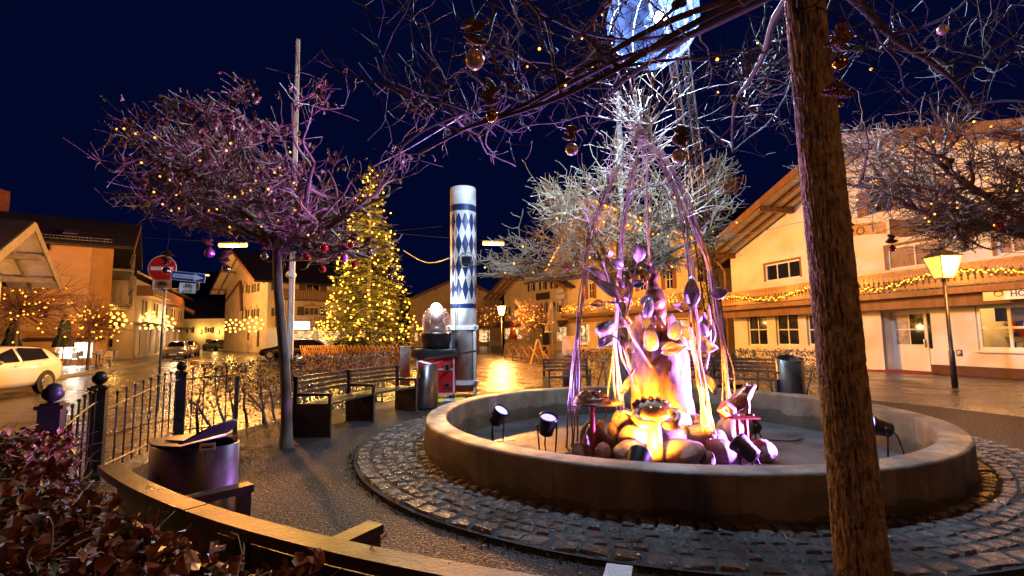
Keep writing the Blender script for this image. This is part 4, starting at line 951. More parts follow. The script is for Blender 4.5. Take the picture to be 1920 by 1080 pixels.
# ---- far yellow house closing the street
h = house_thing('yellow house with wall lamps and brown door closing the end of the side street', (-49, 77))
f = Fac((-57, 77.5), (-44.5, 77.5), h, 'plaster_yellow', 5.1)
for r in ((354, 614, 361, 624), (388, 614, 397, 624), (352, 640, 359, 649)): f.window(f.rect(*r), 2, 1, shut='wood_dark', depth=.1)
u0, u1, z0, z1 = f.rect(385, 636, 397, 656); f.window((u0, u1, 0, z1), 1, 2, frame='wood_dark', pane='wood_dark', name='door')
mb = MB(); f.wall(mb); shell(f, 8, mb); mb.build('wall', 'plaster_yellow', h); eave_roof(f, 8, 3, .5, .5, house=h)
for k, px in enumerate((375, 408)):
    p = P(px, 622, 77.1); t = thing('wall_lamp', 'small wall lamp glowing on the yellow house', 'wall lamp', p, 'wall lamps on the yellow house'); mb = MB(); mb.lathe([(.03, -.22), (.13, -.12), (.13, .12), (.03, .2)], p, 10); mb.build('glass', 'bulb_big', t); mb = MB(); mb.beam(p + Vector((0, 0, -.2)), p + Vector((0, .4, -.2)), .05, .05); mb.build('bracket', 'metal_black', t)
    lamp('light', 'POINT', p + Vector((0, -.35, 0)), 170, (1, .62, .2), t, .15)
# ---- big white corner house
h = house_thing('white corner house with wide gable, painted window crests and two slatted balconies', (-26, 56))
K = Vector((-27.0, 54.0)); us = Vector((.72, .694)); ug = Vector((.694, -.72))
f = Fac(tuple(K), tuple(K + us * 16), h, 'plaster_cream', 8.1)
gb = Fac(tuple(K - ug * 17), tuple(K), h, 'plaster_cream', 8.1, (8.6, 12.2))
for cx, cy0, cy1 in ((460, 532, 549), (471, 532, 549), (482, 529, 547), (459, 580, 597), (470, 579, 596), (481, 577, 595)):
    r = gb.rect(cx - 2.3, cy0 + 2, cx + 2.3, cy1); gb.window(r, 2, 2, shut='shutter_green', dec='fresco', fw=.05)
for r in ((462, 622, 467, 638), (481, 620, 486, 651)): gb.window(gb.rect(*r), 1, 2, frame='wood_honey')
u0, u1, z0, z1 = f.rect(574, 530, 600, 546); f.window((u0, u1, z0, z1), 2, 1, shut='shutter_green')
f.window(f.rect(571, 576, 598, 591), 3, 1, shut='shutter_green', dec='fresco')
f.window(f.rect(514, 531, 524, 544), 2, 1, shut='shutter_green'); f.window(f.rect(514, 578, 524, 593), 2, 1, shut='shutter_green')
zb1 = f.uz(570, 562)[1]; zb2 = f.uz(570, 611)[1]; ue = f.L - .3
balcony(f, .9, ue, zb1, zb1 + 1.05, 1.2, 'wood_honey', h, .24, .16, floor='wood_brown'); balcony(f, .9, ue, zb2, zb2 + 1.05, 1.2, 'wood_honey', h, .24, .16, floor='wood_brown')
for k in range(4):
    u = 2.4 + k * 3.3; f.window((u, u + 2.8, .5, 2.45), 1, 1, pane='lit_warm', name='shop_window', frame='wood_brown')
mb = MB(); f.wall(mb); gb.wall(mb); mb.build('wall', 'plaster_cream', h)
gable_roof(gb, 16.2, 1.7, 1.1, house=h, sof='soffit_white', nraf=2)
sg = Fac(tuple(K), tuple(K + us * 16), h, None, 0); r = f.rect(549, 603, 580, 617, 1.3)
s_ = thing('shop_sign', 'white glowing shop sign box below the lower slatted balcony', 'sign', f.pt(r[0], r[2], 1.3)); mb = MB(); f.box(mb, r[0], r[1], r[2], r[3], 1.22, 1.42); mb.build('light_box', 'lit_white', s_); mb = MB(); f.box(mb, r[0] - .03, r[1] + .03, r[2] - .04, r[3] + .04, 1.16, 1.215); mb.build('frame', 'metal_white', s_)
lamp('light', 'POINT', f.pt((r[0] + r[1]) / 2, r[2], 2.0), 240, (1, .9, .7), s_, .3)
h = house_thing('narrow grey annex with small window beside the white corner house', (-36, 62))
a = K - ug * 9.8 + Vector((.3, -.3)); f = Fac(tuple(a - ug * 6.2), tuple(a), h, 'plaster_grey', 6.6, (5.6, 8.6))
f.window(f.rect(423, 570, 429, 583), 1, 2, fw=.05); f.window(f.rect(420, 632, 423, 655), 1, 1, pane='lit_soft')
mb = MB(); f.wall(mb); shell(f, 9, mb); mb.build('wall', 'plaster_grey', h); gable_roof(f, 9, .25, .5, house=h, rafters=False, sof='soffit_white')

# ---- house behind the maypole
h = house_thing('gabled house with bright shop window half hidden behind the striped maypole', (-7, 75))
f = Fac((-15.2, 73), (-1.6, 75.5), h, 'plaster_yellow', 7.0, (7.2, 10.3))
for r in ((894, 584, 906, 597), (912, 584, 924, 597), (870, 584, 880, 597)): f.window(f.rect(*r), 2, 1, shut='wood_brown')
for r in ((898, 618, 919, 642), (777, 622, 784, 640), (797, 622, 806, 640)): f.window(f.rect(*r), 2, 1, pane='lit_warm', name='shop_window')
f.part('sign_board', 'wood_dark', *f.rect(898, 611, 921, 616), .02, .15)
mb = MB(); f.wall(mb); shell(f, 12, mb); mb.build('wall', 'plaster_yellow', h); gable_roof(f, 12, 1.2, 1.3, house=h, rafters=True, nraf=2)
# ---- chalet cafe
h = house_thing('yellow chalet cafe with deep timber gable, green shutters and terrace', (2.4, 56))
cl = Vector((-.97, 60.7)); cu = Vector((.51, -.86))
f = Fac(tuple(cl), tuple(cl + cu * 13.6), h, 'plaster_yellow', 6.7, (6.9, 9.6))
for x0, y0, x1, y1 in ((993.5, 531, 1000, 546), (1015, 527, 1022, 543), (1036, 524, 1043, 540), (951, 575, 955, 591), (971, 574, 976, 591), (988, 572, 993, 590), (1018, 568, 1024, 586), (1042, 566, 1049, 586)):
    f.window(f.rect(x0, y0, x1, y1), 2, 1, shut='wood_dark', frame='window_white')
f.part('sign_board', 'wood_dark', *f.rect(1006, 549, 1031, 562), .02, .1, label='dark name board between the upper window rows')
for r in ((945, 615, 957, 636), (965, 615, 980, 636)): f.window(f.rect(*r), 2, 1, pane='lit_warm', name='shop_window')
f.window((f.rect(1017, 610, 1030, 650)[0], f.rect(1017, 610, 1030, 650)[1], 0, 2.4), 1, 1, pane='wood_dark', frame='wood_dark', name='door'); f.window(f.rect(1042, 612, 1062, 640), 2, 1, pane='lit_warm', name='shop_window')
for (a, b) in ((940, 993), (1020, 1068)):
    u0, u1, z0, z1 = f.rect(a, 602, b, 615); mb = MB(); mb.hexa([f.pt(u0, z0, 1.9), f.pt(u1, z0, 1.9), f.pt(u1, z1, 0), f.pt(u0, z1, 0)], [f.pt(u0, z0 + .06, 1.9), f.pt(u1, z0 + .06, 1.9), f.pt(u1, z1 + .06, 0), f.pt(u0, z1 + .06, 0)]); mb.build('awning', 'wood_brown', h)
mb = MB(); f.wall(mb); shell(f, 13, mb); mb.build('wall', 'plaster_yellow', h); gable_roof(f, 13, 2.0, 1.6, house=h, nraf=3)
t = thing('hanging_sign', 'stack of white cafe sign plates mounted beside the chalet shutters', 'sign', f.pt(*f.uz(1050, 560), .3)); 
for r in ((1044, 542, 1056, 549), (1042, 552, 1058, 561)):
    mb = MB(); q = f.rect(*r, .6); f.box(mb, *q, .55, .6); mb.build('plate', 'white_sign', t)
mb = MB(); q = f.uz(1050, 567, .6); mb.lathe([(.28, -.03), (.28, .03)], f.pt(q[0], q[1], .6), 18, M=Matrix.Rotation(f.rz, 3, 'Z') @ Matrix.Rotation(pi / 2, 3, 'X')); mb.build('disc', 'white_sign', t)
mb = MB(); q = f.uz(1040, 553, .4); mb.beam(f.pt(q[0] - .1, q[1] + .75, 0), f.pt(q[0] - .1, q[1] + .75, .7), .05, .05); mb.build('bracket', 'metal_black', t)
# ---- tall house with fairy lights along the gable
h = house_thing('tall orange house with red shutters and fairy lights tracing its gable', (9, 42))
p1 = Vector((13.3, 33.0)); u8 = Vector((.45, -.893)); p0 = p1 - u8 * 17.3
f = Fac(tuple(p0), tuple(p1), h, 'plaster_yellow', 8.0, (6.6, 13.2))
for x0, y0, x1, y1 in ((1103, 530, 1113, 560), (1150, 520, 1162, 552), (1198, 515, 1211, 545), (1247, 505, 1261, 542), (1304, 495, 1318, 530), (1180, 440, 1192, 465), (1225, 437, 1238, 462)):
    f.window(f.rect(x0, y0, x1, y1), 2, 2, shut='shutter_red', trim='plaster_cream')
for x0, x1 in ((1080, 1105), (1120, 1150), (1240, 1290)):
    q = f.rect(x0, 600, x1, 645); f.window((q[0], q[1], .5, 2.6), 3, 1, pane='lit_warm', frame='wood_brown', name='shop_window')
zb = 3.35
balcony(f, .6, f.L - .6, zb, zb + 1.0, 1.2, 'wood_honey', h, .3, .22)
f.part('fascia', 'wood_honey', .3, f.L - .3, 2.75, 3.15, 0, .25)
mb = MB(); f.wall(mb); shell(f, 14, mb); mb.build('wall', 'plaster_yellow', h); rf = gable_roof(f, 14, 2.2, 1.4, house=h, nraf=3)
F8 = f; rs = random.Random(8)
pts = []
for s_, ue in ((0, -1.2), (1, f.L + 1.0)):
    ua, za = f.apex; m = (za - f.ze) / abs((0 if s_ == 0 else f.L) - ua); 
    for i in range(70): u = ua + (ue - ua) * (i + .5) / 70; pts.append(f.pt(u, za - m * abs(u - ua) + .12 + rs.gauss(0, .05), 2.3 + rs.gauss(0, .04)))
bulbs('fairy lights tracing both slopes of the gable edge above red shutters', pts, .075, cable=False)
pts = [f.pt(.6 + (f.L - 1.2) * rs.random(), zb + .62 + .22 * sin(i * .5) + rs.gauss(0, .13), 1.26 + rs.uniform(0, .08)) for i in range(170)]
bulbs('tangle of fairy lights hung over the balcony below red shutters', pts, .042, cable=False, power=60, at=[f.pt(u, zb + .7, 1.9) for u in (2, 6, 10, 14.5)])
# ---- dark roofed barn behind the hotel
h = house_thing('dark hip-roofed building rising behind the hotel gable', (17, 42))
f = Fac((13.6, 42), (31, 36), h, 'plaster_grey', 8.5); mb = MB(); f.wall(mb); shell(f, 12, mb); mb.build('wall', 'plaster_grey', h); rf = eave_roof(f, 12, 4.6, .8, .8, house=h)
mb = MB(); p = P(1365, 352, 46); mb.box(p, (1.5, 1.0, 1.2)); mb.box(p + Vector((0, 0, .7)), (2.4, 1.5, .12)); mb.build('chimney', 'shutter_red', rf)
# ---- the hotel on the right
h = house_thing('white hotel with low timber gable, garlanded balcony and painted ribbon over its windows', (14.5, 22))
u9 = Vector((-.26, .9656)); A = Vector((16.35, 15.8)) - u9 * 6
LF = A + u9 * 19.3
f = Fac(tuple(LF), tuple(A), h, 'plaster_white', 6.0, (9.0, 9.35)); F9 = f
for r in ((1434, 491, 1500, 524), (1662, 455, 1768, 500), (1866, 432, 1925, 476)):
    f.window(f.rect(*r), 3 if r[0] < 1500 else 2, 1, frame='window_white', pane='curtain' if r[0] > 1500 else 'glass', trim='wood_brown')
mb = MB()
for r in ((1628, 352, 1672, 398), (1740, 342, 1772, 384)): f.window(f.rect(*r), 2, 1, shut='wood_brown', trim='wood_brown', frame='wood_brown')
for x0, x1 in ((1402, 1438), (1455, 1497), (1513, 1550)): f.window(f.rect(x0, 588, x1, 648), 2, 2, pane='glass', frame='window_white', depth=.16, fw=.08)
q = f.rect(1655, 582, 1748, 690); dr = (q[0], q[1], 0, 2.42); f.holes.append(dr)
u0, u1, z0, z1 = dr; D_ = .55; mb = MB(); f.box(mb, u0, u1, 0.02, z1, -D_ - .06, -D_); dw = mb.build('door', 'window_white', h)
us_ = u0 + (u1 - u0) * .72
for k in range(2):
    for j in range(2):
        a, b = u0 + .16 + k * .62 * (us_ - u0) * .72, 0; wd = (us_ - u0) * .38; a = u0 + .16 + k * (wd + .05); c = 1.05 + j * .62; mb = MB(); f.box(mb, a, a + wd, c, c + .57, -D_, -D_ + .012); mb.build('pane', 'glass' if k else 'marble_poster', dw)
mb = MB(); f.box(mb, us_ + .03, u1 - .03, .9, 2.25, -D_, -D_ + .012); mb.build('pane', 'glass', dw)
mb = MB(); f.box(mb, us_ - .02, us_ + .02, .02, z1, -D_, -D_ + .03); mb.build('post', 'window_white', dw)
mb = MB(); f.box(mb, us_ - .12, us_ - .08, .95, 1.25, -D_, -D_ + .08); mb.build('handle', 'metal_steel', dw)
mb = MB()
for a in (u0, u1): mb.poly([f.pt(a, 0), f.pt(a, 0, -D_), f.pt(a, z1, -D_), f.pt(a, z1)])
mb.poly([f.pt(u0, z1), f.pt(u0, z1, -D_), f.pt(u1, z1, -D_), f.pt(u1, z1)]); mb.build('door_reveal', 'plaster_white', h)
f.part('doormat', 'cloth_red', u0 - .2, u1 + .1, .0, .02, -.4, .9)
q = f.rect(1831, 570, 1960, 658); q = (q[0], q[1], q[2], q[3]); f.window(q, 2, 2, pane='glass_clear', frame='window_white', name='shop_window', fw=.11, depth=.10, sill='window_white')
ins = shop_inside(f, q, 2.2, h, 4, 90, (1, .55, .14), wallm='lit_white')
u0, u1, z0, z1 = q
mb = MB(); f.box(mb, u0 + .15, u1 - .1, z1 - .55, z1 - .08, -.75, -.7); mb.build('awning_valance', 'blue_sign', ins)
for k in range(18):
    rr = random.Random(k + 90); u = u0 + .15 + (u1 - u0 - .3) * rr.random(); zz = rr.choice((z0 + .02, z0 + .45, z0 + .78)); mb = MB(); f.box(mb, u, u + rr.uniform(.08, .22), zz, zz + rr.uniform(.12, .3), -1.2, -1.05); mb.build('goods', rr.choice(('cloth_red', 'wood_honey', 'white_sign', 'blue_sign', 'yellow_paint', 'red_panel')), ins)
f.part('plinth', 'plinth_brown', f.rect(1748, 690, 1960, 706)[0], f.L, 0, .33, 0, .03)
zb0 = f.uz(1800, 541, 1.2)[1]; zb1 = f.uz(1800, 494, 1.2)[1]
hb = balcony(f, .3, f.L - .2, zb0 + .05, zb1, 1.2, 'wood_honey', h, .2, .192, floor='wood_brown', shaped=True)
f.part('beam', 'wood_brown', .1, f.L, zb0 - .55, zb0 - .13, 0, .8); f.part('fascia', 'wood_brown', .1, f.L, zb0 - .16, zb0 + .03, 1.21, 1.27)
mb = MB(); f.wall(mb); shell(f, 16, mb); mb.build('wall', 'plaster_white', h); rf = gable_roof(f, 16, 2.1, 1.3, house=h, nraf=3, sof='soffit', verge='wood_brown')
for r in ((1360, 470, 1408, 486), (1476, 392, 1520, 405)):   # carved purlin ends
    pass
mb = MB(); p = f.pt(-.25, 0, .35); mb.tube([f.pt(-.3, 5.9, .9), f.pt(-.3, 5.6, .5), f.pt(-.3, 5.2, .2), f.pt(-.3, .2, .2)], .06, 8); mb.build('downpipe', 'wood_honey', h, True)
# painted ribbon with lettering
def ribbon(f, x0, x1, yfn, hpx, m, parent, n=24, off=.01):
    vs = []; mb = MB()
    for i in range(n + 1):
        x = x0 + (x1 - x0) * i / n; u, z = f.uz(x, yfn(x)); vs.append((f.pt(u, z + pxs(hpx, 17) / 2, off), f.pt(u, z - pxs(hpx, 17) / 2, off)))
    for a, b in zip(vs, vs[1:]): mb.poly([a[1], b[1], b[0], a[0]])
    return mb.build('painted_ribbon', m, parent)
rb = ribbon(f, 1560, 1662, lambda x: 437 - 10 * sin((x - 1560) / 105 * pi * .5), 28, 'fresco', h)
rb2 = ribbon(f, 1668, 1790, lambda x: 428 - (x - 1668) * .13 + 4 * sin(x * .06), 38, 'fresco_dark', h)
def text_mesh(name, body, size, m, parent, mtx, ext=.004, bold=False):
    cu = bpy.data.curves.new(name, 'FONT'); cu.body = body; cu.size = size; cu.extrude = ext; cu.align_x = 'CENTER'; cu.align_y = 'CENTER'
    if bold: cu.offset = size * .022
    o = bpy.data.objects.new(name, cu); C.objects.link(o); dg = bpy.context.evaluated_depsgraph_get(); me = bpy.data.meshes.new_from_object(o.evaluated_get(dg)); bpy.data.objects.remove(o)
    me.materials.clear(); me.materials.append(M_(m)); return link(name, me, parent, mat=mtx)
def fmtx(f, u, z, off, tilt=0): return Matrix.Translation(f.pt(u, z, off)) @ Matrix.Rotation(f.rz, 4, 'Z') @ Matrix.Rotation(pi / 2, 4, 'X') @ Matrix.Rotation(tilt, 4, 'Z')
for ch, x, y in (('R', 1592, 440), ('O', 1614, 434), ('T', 1637, 428)):
    u, z = f.uz(x, y); text_mesh('lettering', ch, .52, 'fresco_dark', rb, fmtx(f, u, z, .02, R(4)))
t = thing('hotel_sign', 'white sign board lettered in blue over the shop window', 'sign', f.pt(*f.uz(1880, 550), 1.3))
q = f.rect(1844, 543, 1990, 560, 1.3); mb = MB(); f.box(mb, *q, 1.28, 1.33); sb = mb.build('board', 'white_sign', t)
u, z = f.uz(1909, 550, 1.33); text_mesh('lettering', 'HO', .25, 'print_blue', sb, fmtx(f, u, z, 1.336), bold=True)
u, z = f.uz(1872, 551, 1.33); mb = MB(); mb.tube([f.pt(u + .11 * cos(a), z + .075 * sin(a), 1.337) for a in [i * pi / 8 for i in range(17)]], .011, 5); mb.tube([f.pt(u - .12, z + .06, 1.337), f.pt(u, z + .10, 1.337), f.pt(u + .12, z + .06, 1.337)], .012, 5); mb.build('emblem', 'fresco_dark', sb)
t = thing('parking_plate', 'small dark parking plate with white letter on the hotel wall', 'sign', f.pt(*f.uz(1799, 661), .02))
q = f.rect(1794, 656, 1805, 668); mb = MB(); f.box(mb, *q, .005, .02); pl = mb.build('plate', 'metal_black', t); u, z = f.uz(1799, 662); text_mesh('lettering', 'P', .2, 'white_sign', pl, fmtx(f, u, z, .024), bold=True)
rs = random.Random(9); pts = []
for i in range(290):
    u = .5 + (f.L - .9) * i / 290; z = zb1 - .42 + .17 * sin(u * 1.15) + rs.gauss(0, .055); pts.append(f.pt(u, z, 1.26 + rs.uniform(0, .07)))
bulbs('warm fairy lights woven into a garland along the hotel balcony', pts, .03, m='bulb', cable=False, power=38, at=[f.pt(u, zb1 - .35, 1.75) for u in (2, 5.5, 9, 12.5, 16)])
mb = MB(); 
for i in range(1500):
    u = .4 + (f.L - .8) * rs.random(); z = zb1 - .43 + .17 * sin(u * 1.15) + rs.gauss(0, .06); put_leaf(mb, f.pt(u, z, 1.22 + rs.uniform(0, .1)), .09, rs, True)
g_ = thing('garland', 'green fir garland swagged along the hotel balcony', 'garland', f.pt(9, zb1 - .4, 1.25)); mb.build('needles', 'needles', g_, kind='stuff')
# ================================================================== maypole stump with spot projector
MPX, MPY = -1.35, 13.55
maypole_paint(MPX, MPY, 2.55, 4.95, 12, .62)
t = thing('maypole', 'white maypole section painted with blue diamonds and rings', 'maypole', (MPX, MPY, 0))
mb = MB(); mb.lathe([(.36, .12), (.36, 5.72), (.35, 5.74), (.0, 5.74)], (MPX, MPY, 0), 48); mb.build('shaft', 'maypole_paint', t, True)
for e in t.children: 
    for p in e.data.polygons: p.use_smooth = abs(p.normal.z) < .5
for s_ in (-1, 1):
    mb = MB(); mb.box((MPX + s_ * .33, MPY - .26, .95), (.07, .16, 1.9)); mb.build('steel_channel', 'metal_white', t)
for z in (.36, 1.82):
    mb = MB(); mb.box((MPX, MPY - .30, z), (.86, .14, .12)); b_ = mb.build('clamp', 'metal_white', t)
    for s_ in (-1, 1): mb = MB(); mb.lathe([(.035, 0), (.035, .05)], (MPX + s_ * .36, MPY - .37, z), 8, M=Matrix.Rotation(pi / 2, 3, 'X')); mb.build('bolt', 'metal_steel', b_)
mb = MB(); mb.tube([(MPX - .17, MPY - .36, .1), (MPX - .17, MPY - .37, 3.0), (MPX - .15, MPY - .37, 5.2)], .012, 5); mb.build('cable', 'metal_black', t)
t = thing('floodlight', 'small box floodlight in a steel hoop strapped high on the maypole', 'floodlight', (MPX + .1, MPY - .45, 3.6))
c = P(875, 487, MPY - .42); mb = MB(); mb.tube([c + Vector((.2 * cos(a), 0, .2 * sin(a))) for a in [i * pi / 10 for i in range(21)]], .014, 6); mb.build('hoop', 'metal_steel', t, True)
mb = MB(); mb.box(c + Vector((0, -.04, -.02)), (.26, .12, .2)); mb.build('housing', 'metal_post', t); mb = MB(); mb.box(c + Vector((0, -.105, -.02)), (.2, .01, .14)); mb.build('glass', 'glass', t)
# cable ramp with yellow stripes
t = thing('cable_ramp', 'yellow and black striped cable ramp at the foot of the maypole', 'cable ramp', (-1.6, 12.4, 0))
for k in range(9):
    p = Vector((-2.55 + k * .24, 12.15 + k * .075, .035)); mb = MB(); mb.hexa([p + Vector((-.118, -.16, -.035)), p + Vector((.118, -.16, -.035)), p + Vector((.118, .16, -.035)), p + Vector((-.118, .16, -.035))], [p + Vector((-.118, -.08, .025)), p + Vector((.118, -.08, .025)), p + Vector((.118, .08, .025)), p + Vector((-.118, .08, .025))]); mb.build('segment', 'yellow_paint' if k % 2 else 'metal_black', t)
# red flight case with domed moving light
cx, cy_ = -1.99, 13.1
t = thing('flight_case', 'red flight case with white edges under a black cover', 'flight case', (cx, cy_, 0))
mb = MB(); mb.box((cx, cy_, .69), (.94, .7, 1.12)); mb.build('body', 'red_panel', t)
mb = MB()
for dx, dz, sx, sz in ((-.47, .69, .04, 1.16), (.47, .69, .04, 1.16), (0, .13, .98, .05), (0, .75, .98, .035)): mb.box((cx + dx, cy_ - .35, dz), (sx, .03, sz))
mb.build('edge_trim', 'metal_white', t)
for dx, dz in ((.30, .80), (.30, .35)):
    mb = MB(); mb.box((cx + dx, cy_ - .37, dz), (.16, .02, .2 if dz > .5 else .13)); l_ = mb.build('latch', 'metal_steel', t); mb = MB(); mb.box((cx + dx, cy_ - .382, dz), (.09, .01, .12 if dz > .5 else .06)); mb.build('recess', 'metal_black', l_)
for sx in (-.38, .38):
    for sy in (-.28, .28): mb = MB(); mb.lathe([(.05, -.02), (.05, .02)], (cx + sx, cy_ + sy, .055), 12, M=Matrix.Rotation(pi / 2, 3, 'Y')); mb.build('castor', 'metal_black', t)
mb = MB(); n = 40; vs = []
for k, (s_, z) in enumerate(((.42, 1.27), (.56, 1.26), (.57, 1.2), (.575, 1.05))):
    for j in range(n):
        a = 2 * pi * j / n; q = max(abs(cos(a)), abs(sin(a))); vs.append((cx + s_ * cos(a) / q, cy_ + s_ * .72 * sin(a) / q, z + (.035 * sin(j * 2.6) if k == 3 else .01 * sin(j * 1.7))))
mb.add(vs, [(i * n + j, i * n + (j + 1) % n, (i + 1) * n + (j + 1) % n, (i + 1) * n + j) for i in range(3) for j in range(n)] + [tuple(range(n))]); mb.build('cover', 'cloth_black', t, True)
t = thing('moving_light', 'bright white moving-head spotlight inside a clear rain dome', 'stage light', (cx, cy_, 1.28))
dc = Vector((P(818, 580, cy_).x, cy_, 0))
mb = MB(); mb.lathe([(.36, 1.28), (.36, 1.36), (.40, 1.5), (.40, 1.62), (.42, 1.66), (.40, 1.69)], dc, 28); mb.build('base', 'metal_black', t, True)
mb = MB(); mb.lathe([(.37, 1.69), (.37, 2.02), (.35, 2.16), (.29, 2.28), (.18, 2.36), (0, 2.39)], dc, 36); mb.f = mb.f[:-1]; mb.mi = mb.mi[:-1]; mb.build('dome', 'plastic_dome', t, True)
mb = MB(); mb.box(dc + Vector((0, .05, 1.78)), (.3, .2, .16)); mb.ball(dc + Vector((0, .06, 2.08)), (.16, .18, .18), 18, 12)
for s_ in (-1, 1): mb.box(dc + Vector((s_ * .19, .05, 1.95)), (.05, .1, .3))
mb.build('head', 'metal_black', t, True)
lc = P(818, 579, cy_ - .16); mb = MB(); mb.ball(lc, (.15, .03, .15), 20, 12); mb.build('lens', 'lens_white', t, True); lamp('light', 'POINT', lc + Vector((.02, -.12, 0)), 160, (.8, .9, 1), t, .1)
t = thing('marker_lamp', 'tiny warm marker lamp clipped above the red flight case', 'lamp', P(839, 625, 12.9)); p = P(839, 625, 12.9)
mb = MB(); mb.ball(p, .035, 10, 8); mb.build('bulb', 'bulb_big', t, True); mb = MB(); mb.tube([p, p + Vector((0, 0, -.4)), Vector((p.x, p.y, .02))], .012, 5); mb.build('stem', 'metal_black', t)
t = thing('tension_strap', 'dark webbing strap slung between litter bin and maypole', 'strap', (-1.6, 12.6, 1.2)); mb = MB(); mb.beam(P(795, 675, 11.3), P(893, 658, 13.1), .01, .05); mb.build('webbing', 'metal_black', t)
# grey cabinets
t = thing('cabinet', 'tall grey electrical cabinet standing beside the short bench end', 'cabinet', (1.75, 14.6, 0), 'grey street cabinets')
mb = MB(); mb.box((1.72, 14.6, .78), (.52, .34, 1.46), R(-6)); mb.build('body', 'paint_grey', t); mb = MB(); mb.box((1.72, 14.6, 1.53), (.58, .40, .05), R(-6)); mb.build('roof', 'paint_grey', t); mb = MB(); mb.box((1.72, 14.6, .03), (.50, .32, .06), R(-6)); mb.build('plinth', 'concrete', t)
t = thing('cabinet', 'narrow pale grey cabinet between the trellis and the red flight case', 'cabinet', (-3.05, 13.9, 0), 'grey street cabinets')
mb = MB(); mb.box((-3.02, 13.9, .65), (.27, .27, 1.3), R(10)); mb.build('body', 'paint_grey', t); mb = MB(); mb.box((-3.02, 13.9, 1.315), (.3, .3, .03), R(10)); mb.build('roof', 'paint_grey', t)
# ================================================================== flagpole
t = thing('flagpole', 'tall pale metal flagpole rising behind the flat-topped tree', 'flagpole', (-7.3, 16, 0))
b = P(543, 690, 16.0); tp = P(559, 74, 16.0); b.z = 0; d = (tp - b)
mb = MB(); n = 12; vs = []
prof = [(1, .35), (1, -.35), (.35, -.35), (.35, -1), (-.35, -1), (-.35, -.35), (-1, -.35), (-1, .35), (-.35, .35), (-.35, 1), (.35, 1), (.35, .35)]
for k in range(2):
    for a, c_ in prof: s_ = (.10, .062)[k]; vs.append((b if k == 0 else tp) + Vector((a * s_, c_ * s_, 0)))
mb.add(vs, [(j, (j + 1) % n, n + (j + 1) % n, n + j) for j in range(n)] + [tuple(range(n, 2 * n))]); mb.build('mast', 'metal_white', t)
mb = MB(); mb.box(b + Vector((0, 0, .45)), (.3, .3, .9)); mb.build('foot', 'metal_post', t)
c = b.lerp(tp, .31); mb = MB(); mb.lathe([(.0, -.14), (.15, -.09), (.16, .0), (.10, .09), (.03, .12)], c + Vector((.03, -.13, 0)), 14); mb.build('pulley_housing', 'metal_white', t, True)
# ================================================================== christmas tree
def xmas():
    rs = random.Random(51); bx = P(690, 640, 27.0); b = Vector((bx.x, 27.0, 0)); t = thing('christmas_tree', 'tall conical christmas tree covered in golden lights behind the trellis', 'tree', b)
    H_ = P(690, 306, 27).z; Rb = 3.0
    mb = MB(); mb.tube([b, b + Vector((0, 0, H_ * .6)), b + Vector((0, 0, H_))], [.16, .09, .02], 8); mb.build('trunk', 'bark_grey', t, True)
    nd = MB(); pts = []
    def rad(z):
        f_ = z / H_; return Rb * (1 - f_) ** .82 * (1.0 if f_ > .2 else .78 + f_ * 1.1) + .08
    for i in range(1350):
        z = H_ * (1 - sqrt(rs.random()) * .965); a = rs.uniform(0, 2 * pi); r = rad(z) * rs.uniform(.74, 1.1) * (1 + .22 * noise.noise(Vector((cos(a) * 1.6, sin(a) * 1.6, z * 1.1))))
        d = Vector((cos(a), sin(a), 0)); c = b + Vector((0, 0, z + .25 * r)); e = c + d * r + Vector((0, 0, -.33 * r)); side = Vector((-sin(a), cos(a), 0))
        for k in range(11):
            f_ = .25 + .75 * (k + rs.random()) / 11; p = c.lerp(e, f_); p.z -= .06 * sin(f_ * pi) * r; L_ = (.16 + .34 * (1 - f_)) * min(1, .4 + r * .35); s_ = rs.choice((-1, 1))
            q = p + (side * s_ * rs.uniform(.5, 1) + d * rs.uniform(.3, .9)).normalized() * L_ + Vector((0, 0, rs.uniform(-.10, .05)))
            wv = (q - p).cross(Vector((rs.gauss(0, .5), rs.gauss(0, .5), 1))).normalized() * .035
            nd.poly([p - wv, p + wv, q + wv * .3, q - wv * .3])
        for k in range(3):
            q = e + d * rs.uniform(.02, .18) + side * rs.gauss(0, .08) + Vector((0, 0, rs.gauss(.02, .06))); wv = side * .025; nd.poly([e - wv, e + wv, q])
    nd.build('crown', 'needles', t, kind='stuff')
    n = 0
    while n < 292:
        f_ = rs.random() ** 1.5; z = H_ * (.14 + .85 * f_); a = rs.uniform(-pi * 1.1, .1 * pi); r = rad(z) * rs.uniform(.84, 1.06) * (1 + .22 * noise.noise(Vector((cos(a) * 1.6, sin(a) * 1.6, z * 1.1))))
        if rs.random() > .25 + r / Rb: continue
        pts.append(b + Vector((cos(a) * r, sin(a) * r, z - .06 * r))); n += 1
    ls = bulbs('golden bulbs spread all over the conical christmas tree', pts, .047, m='bulb', cable=False)
    for i in range(16):
        z = H_ * (.16 + .8 * i / 16); a = i * 2.4; r = rad(z) * 1.12 + .12; 
        if sin(a) > .3: a = -a
        lamp('light', 'POINT', b + Vector((cos(a) * r, sin(a) * r, z)), 330 * (.35 + r / Rb), (1, .55, .1), ls, .12)
xmas()
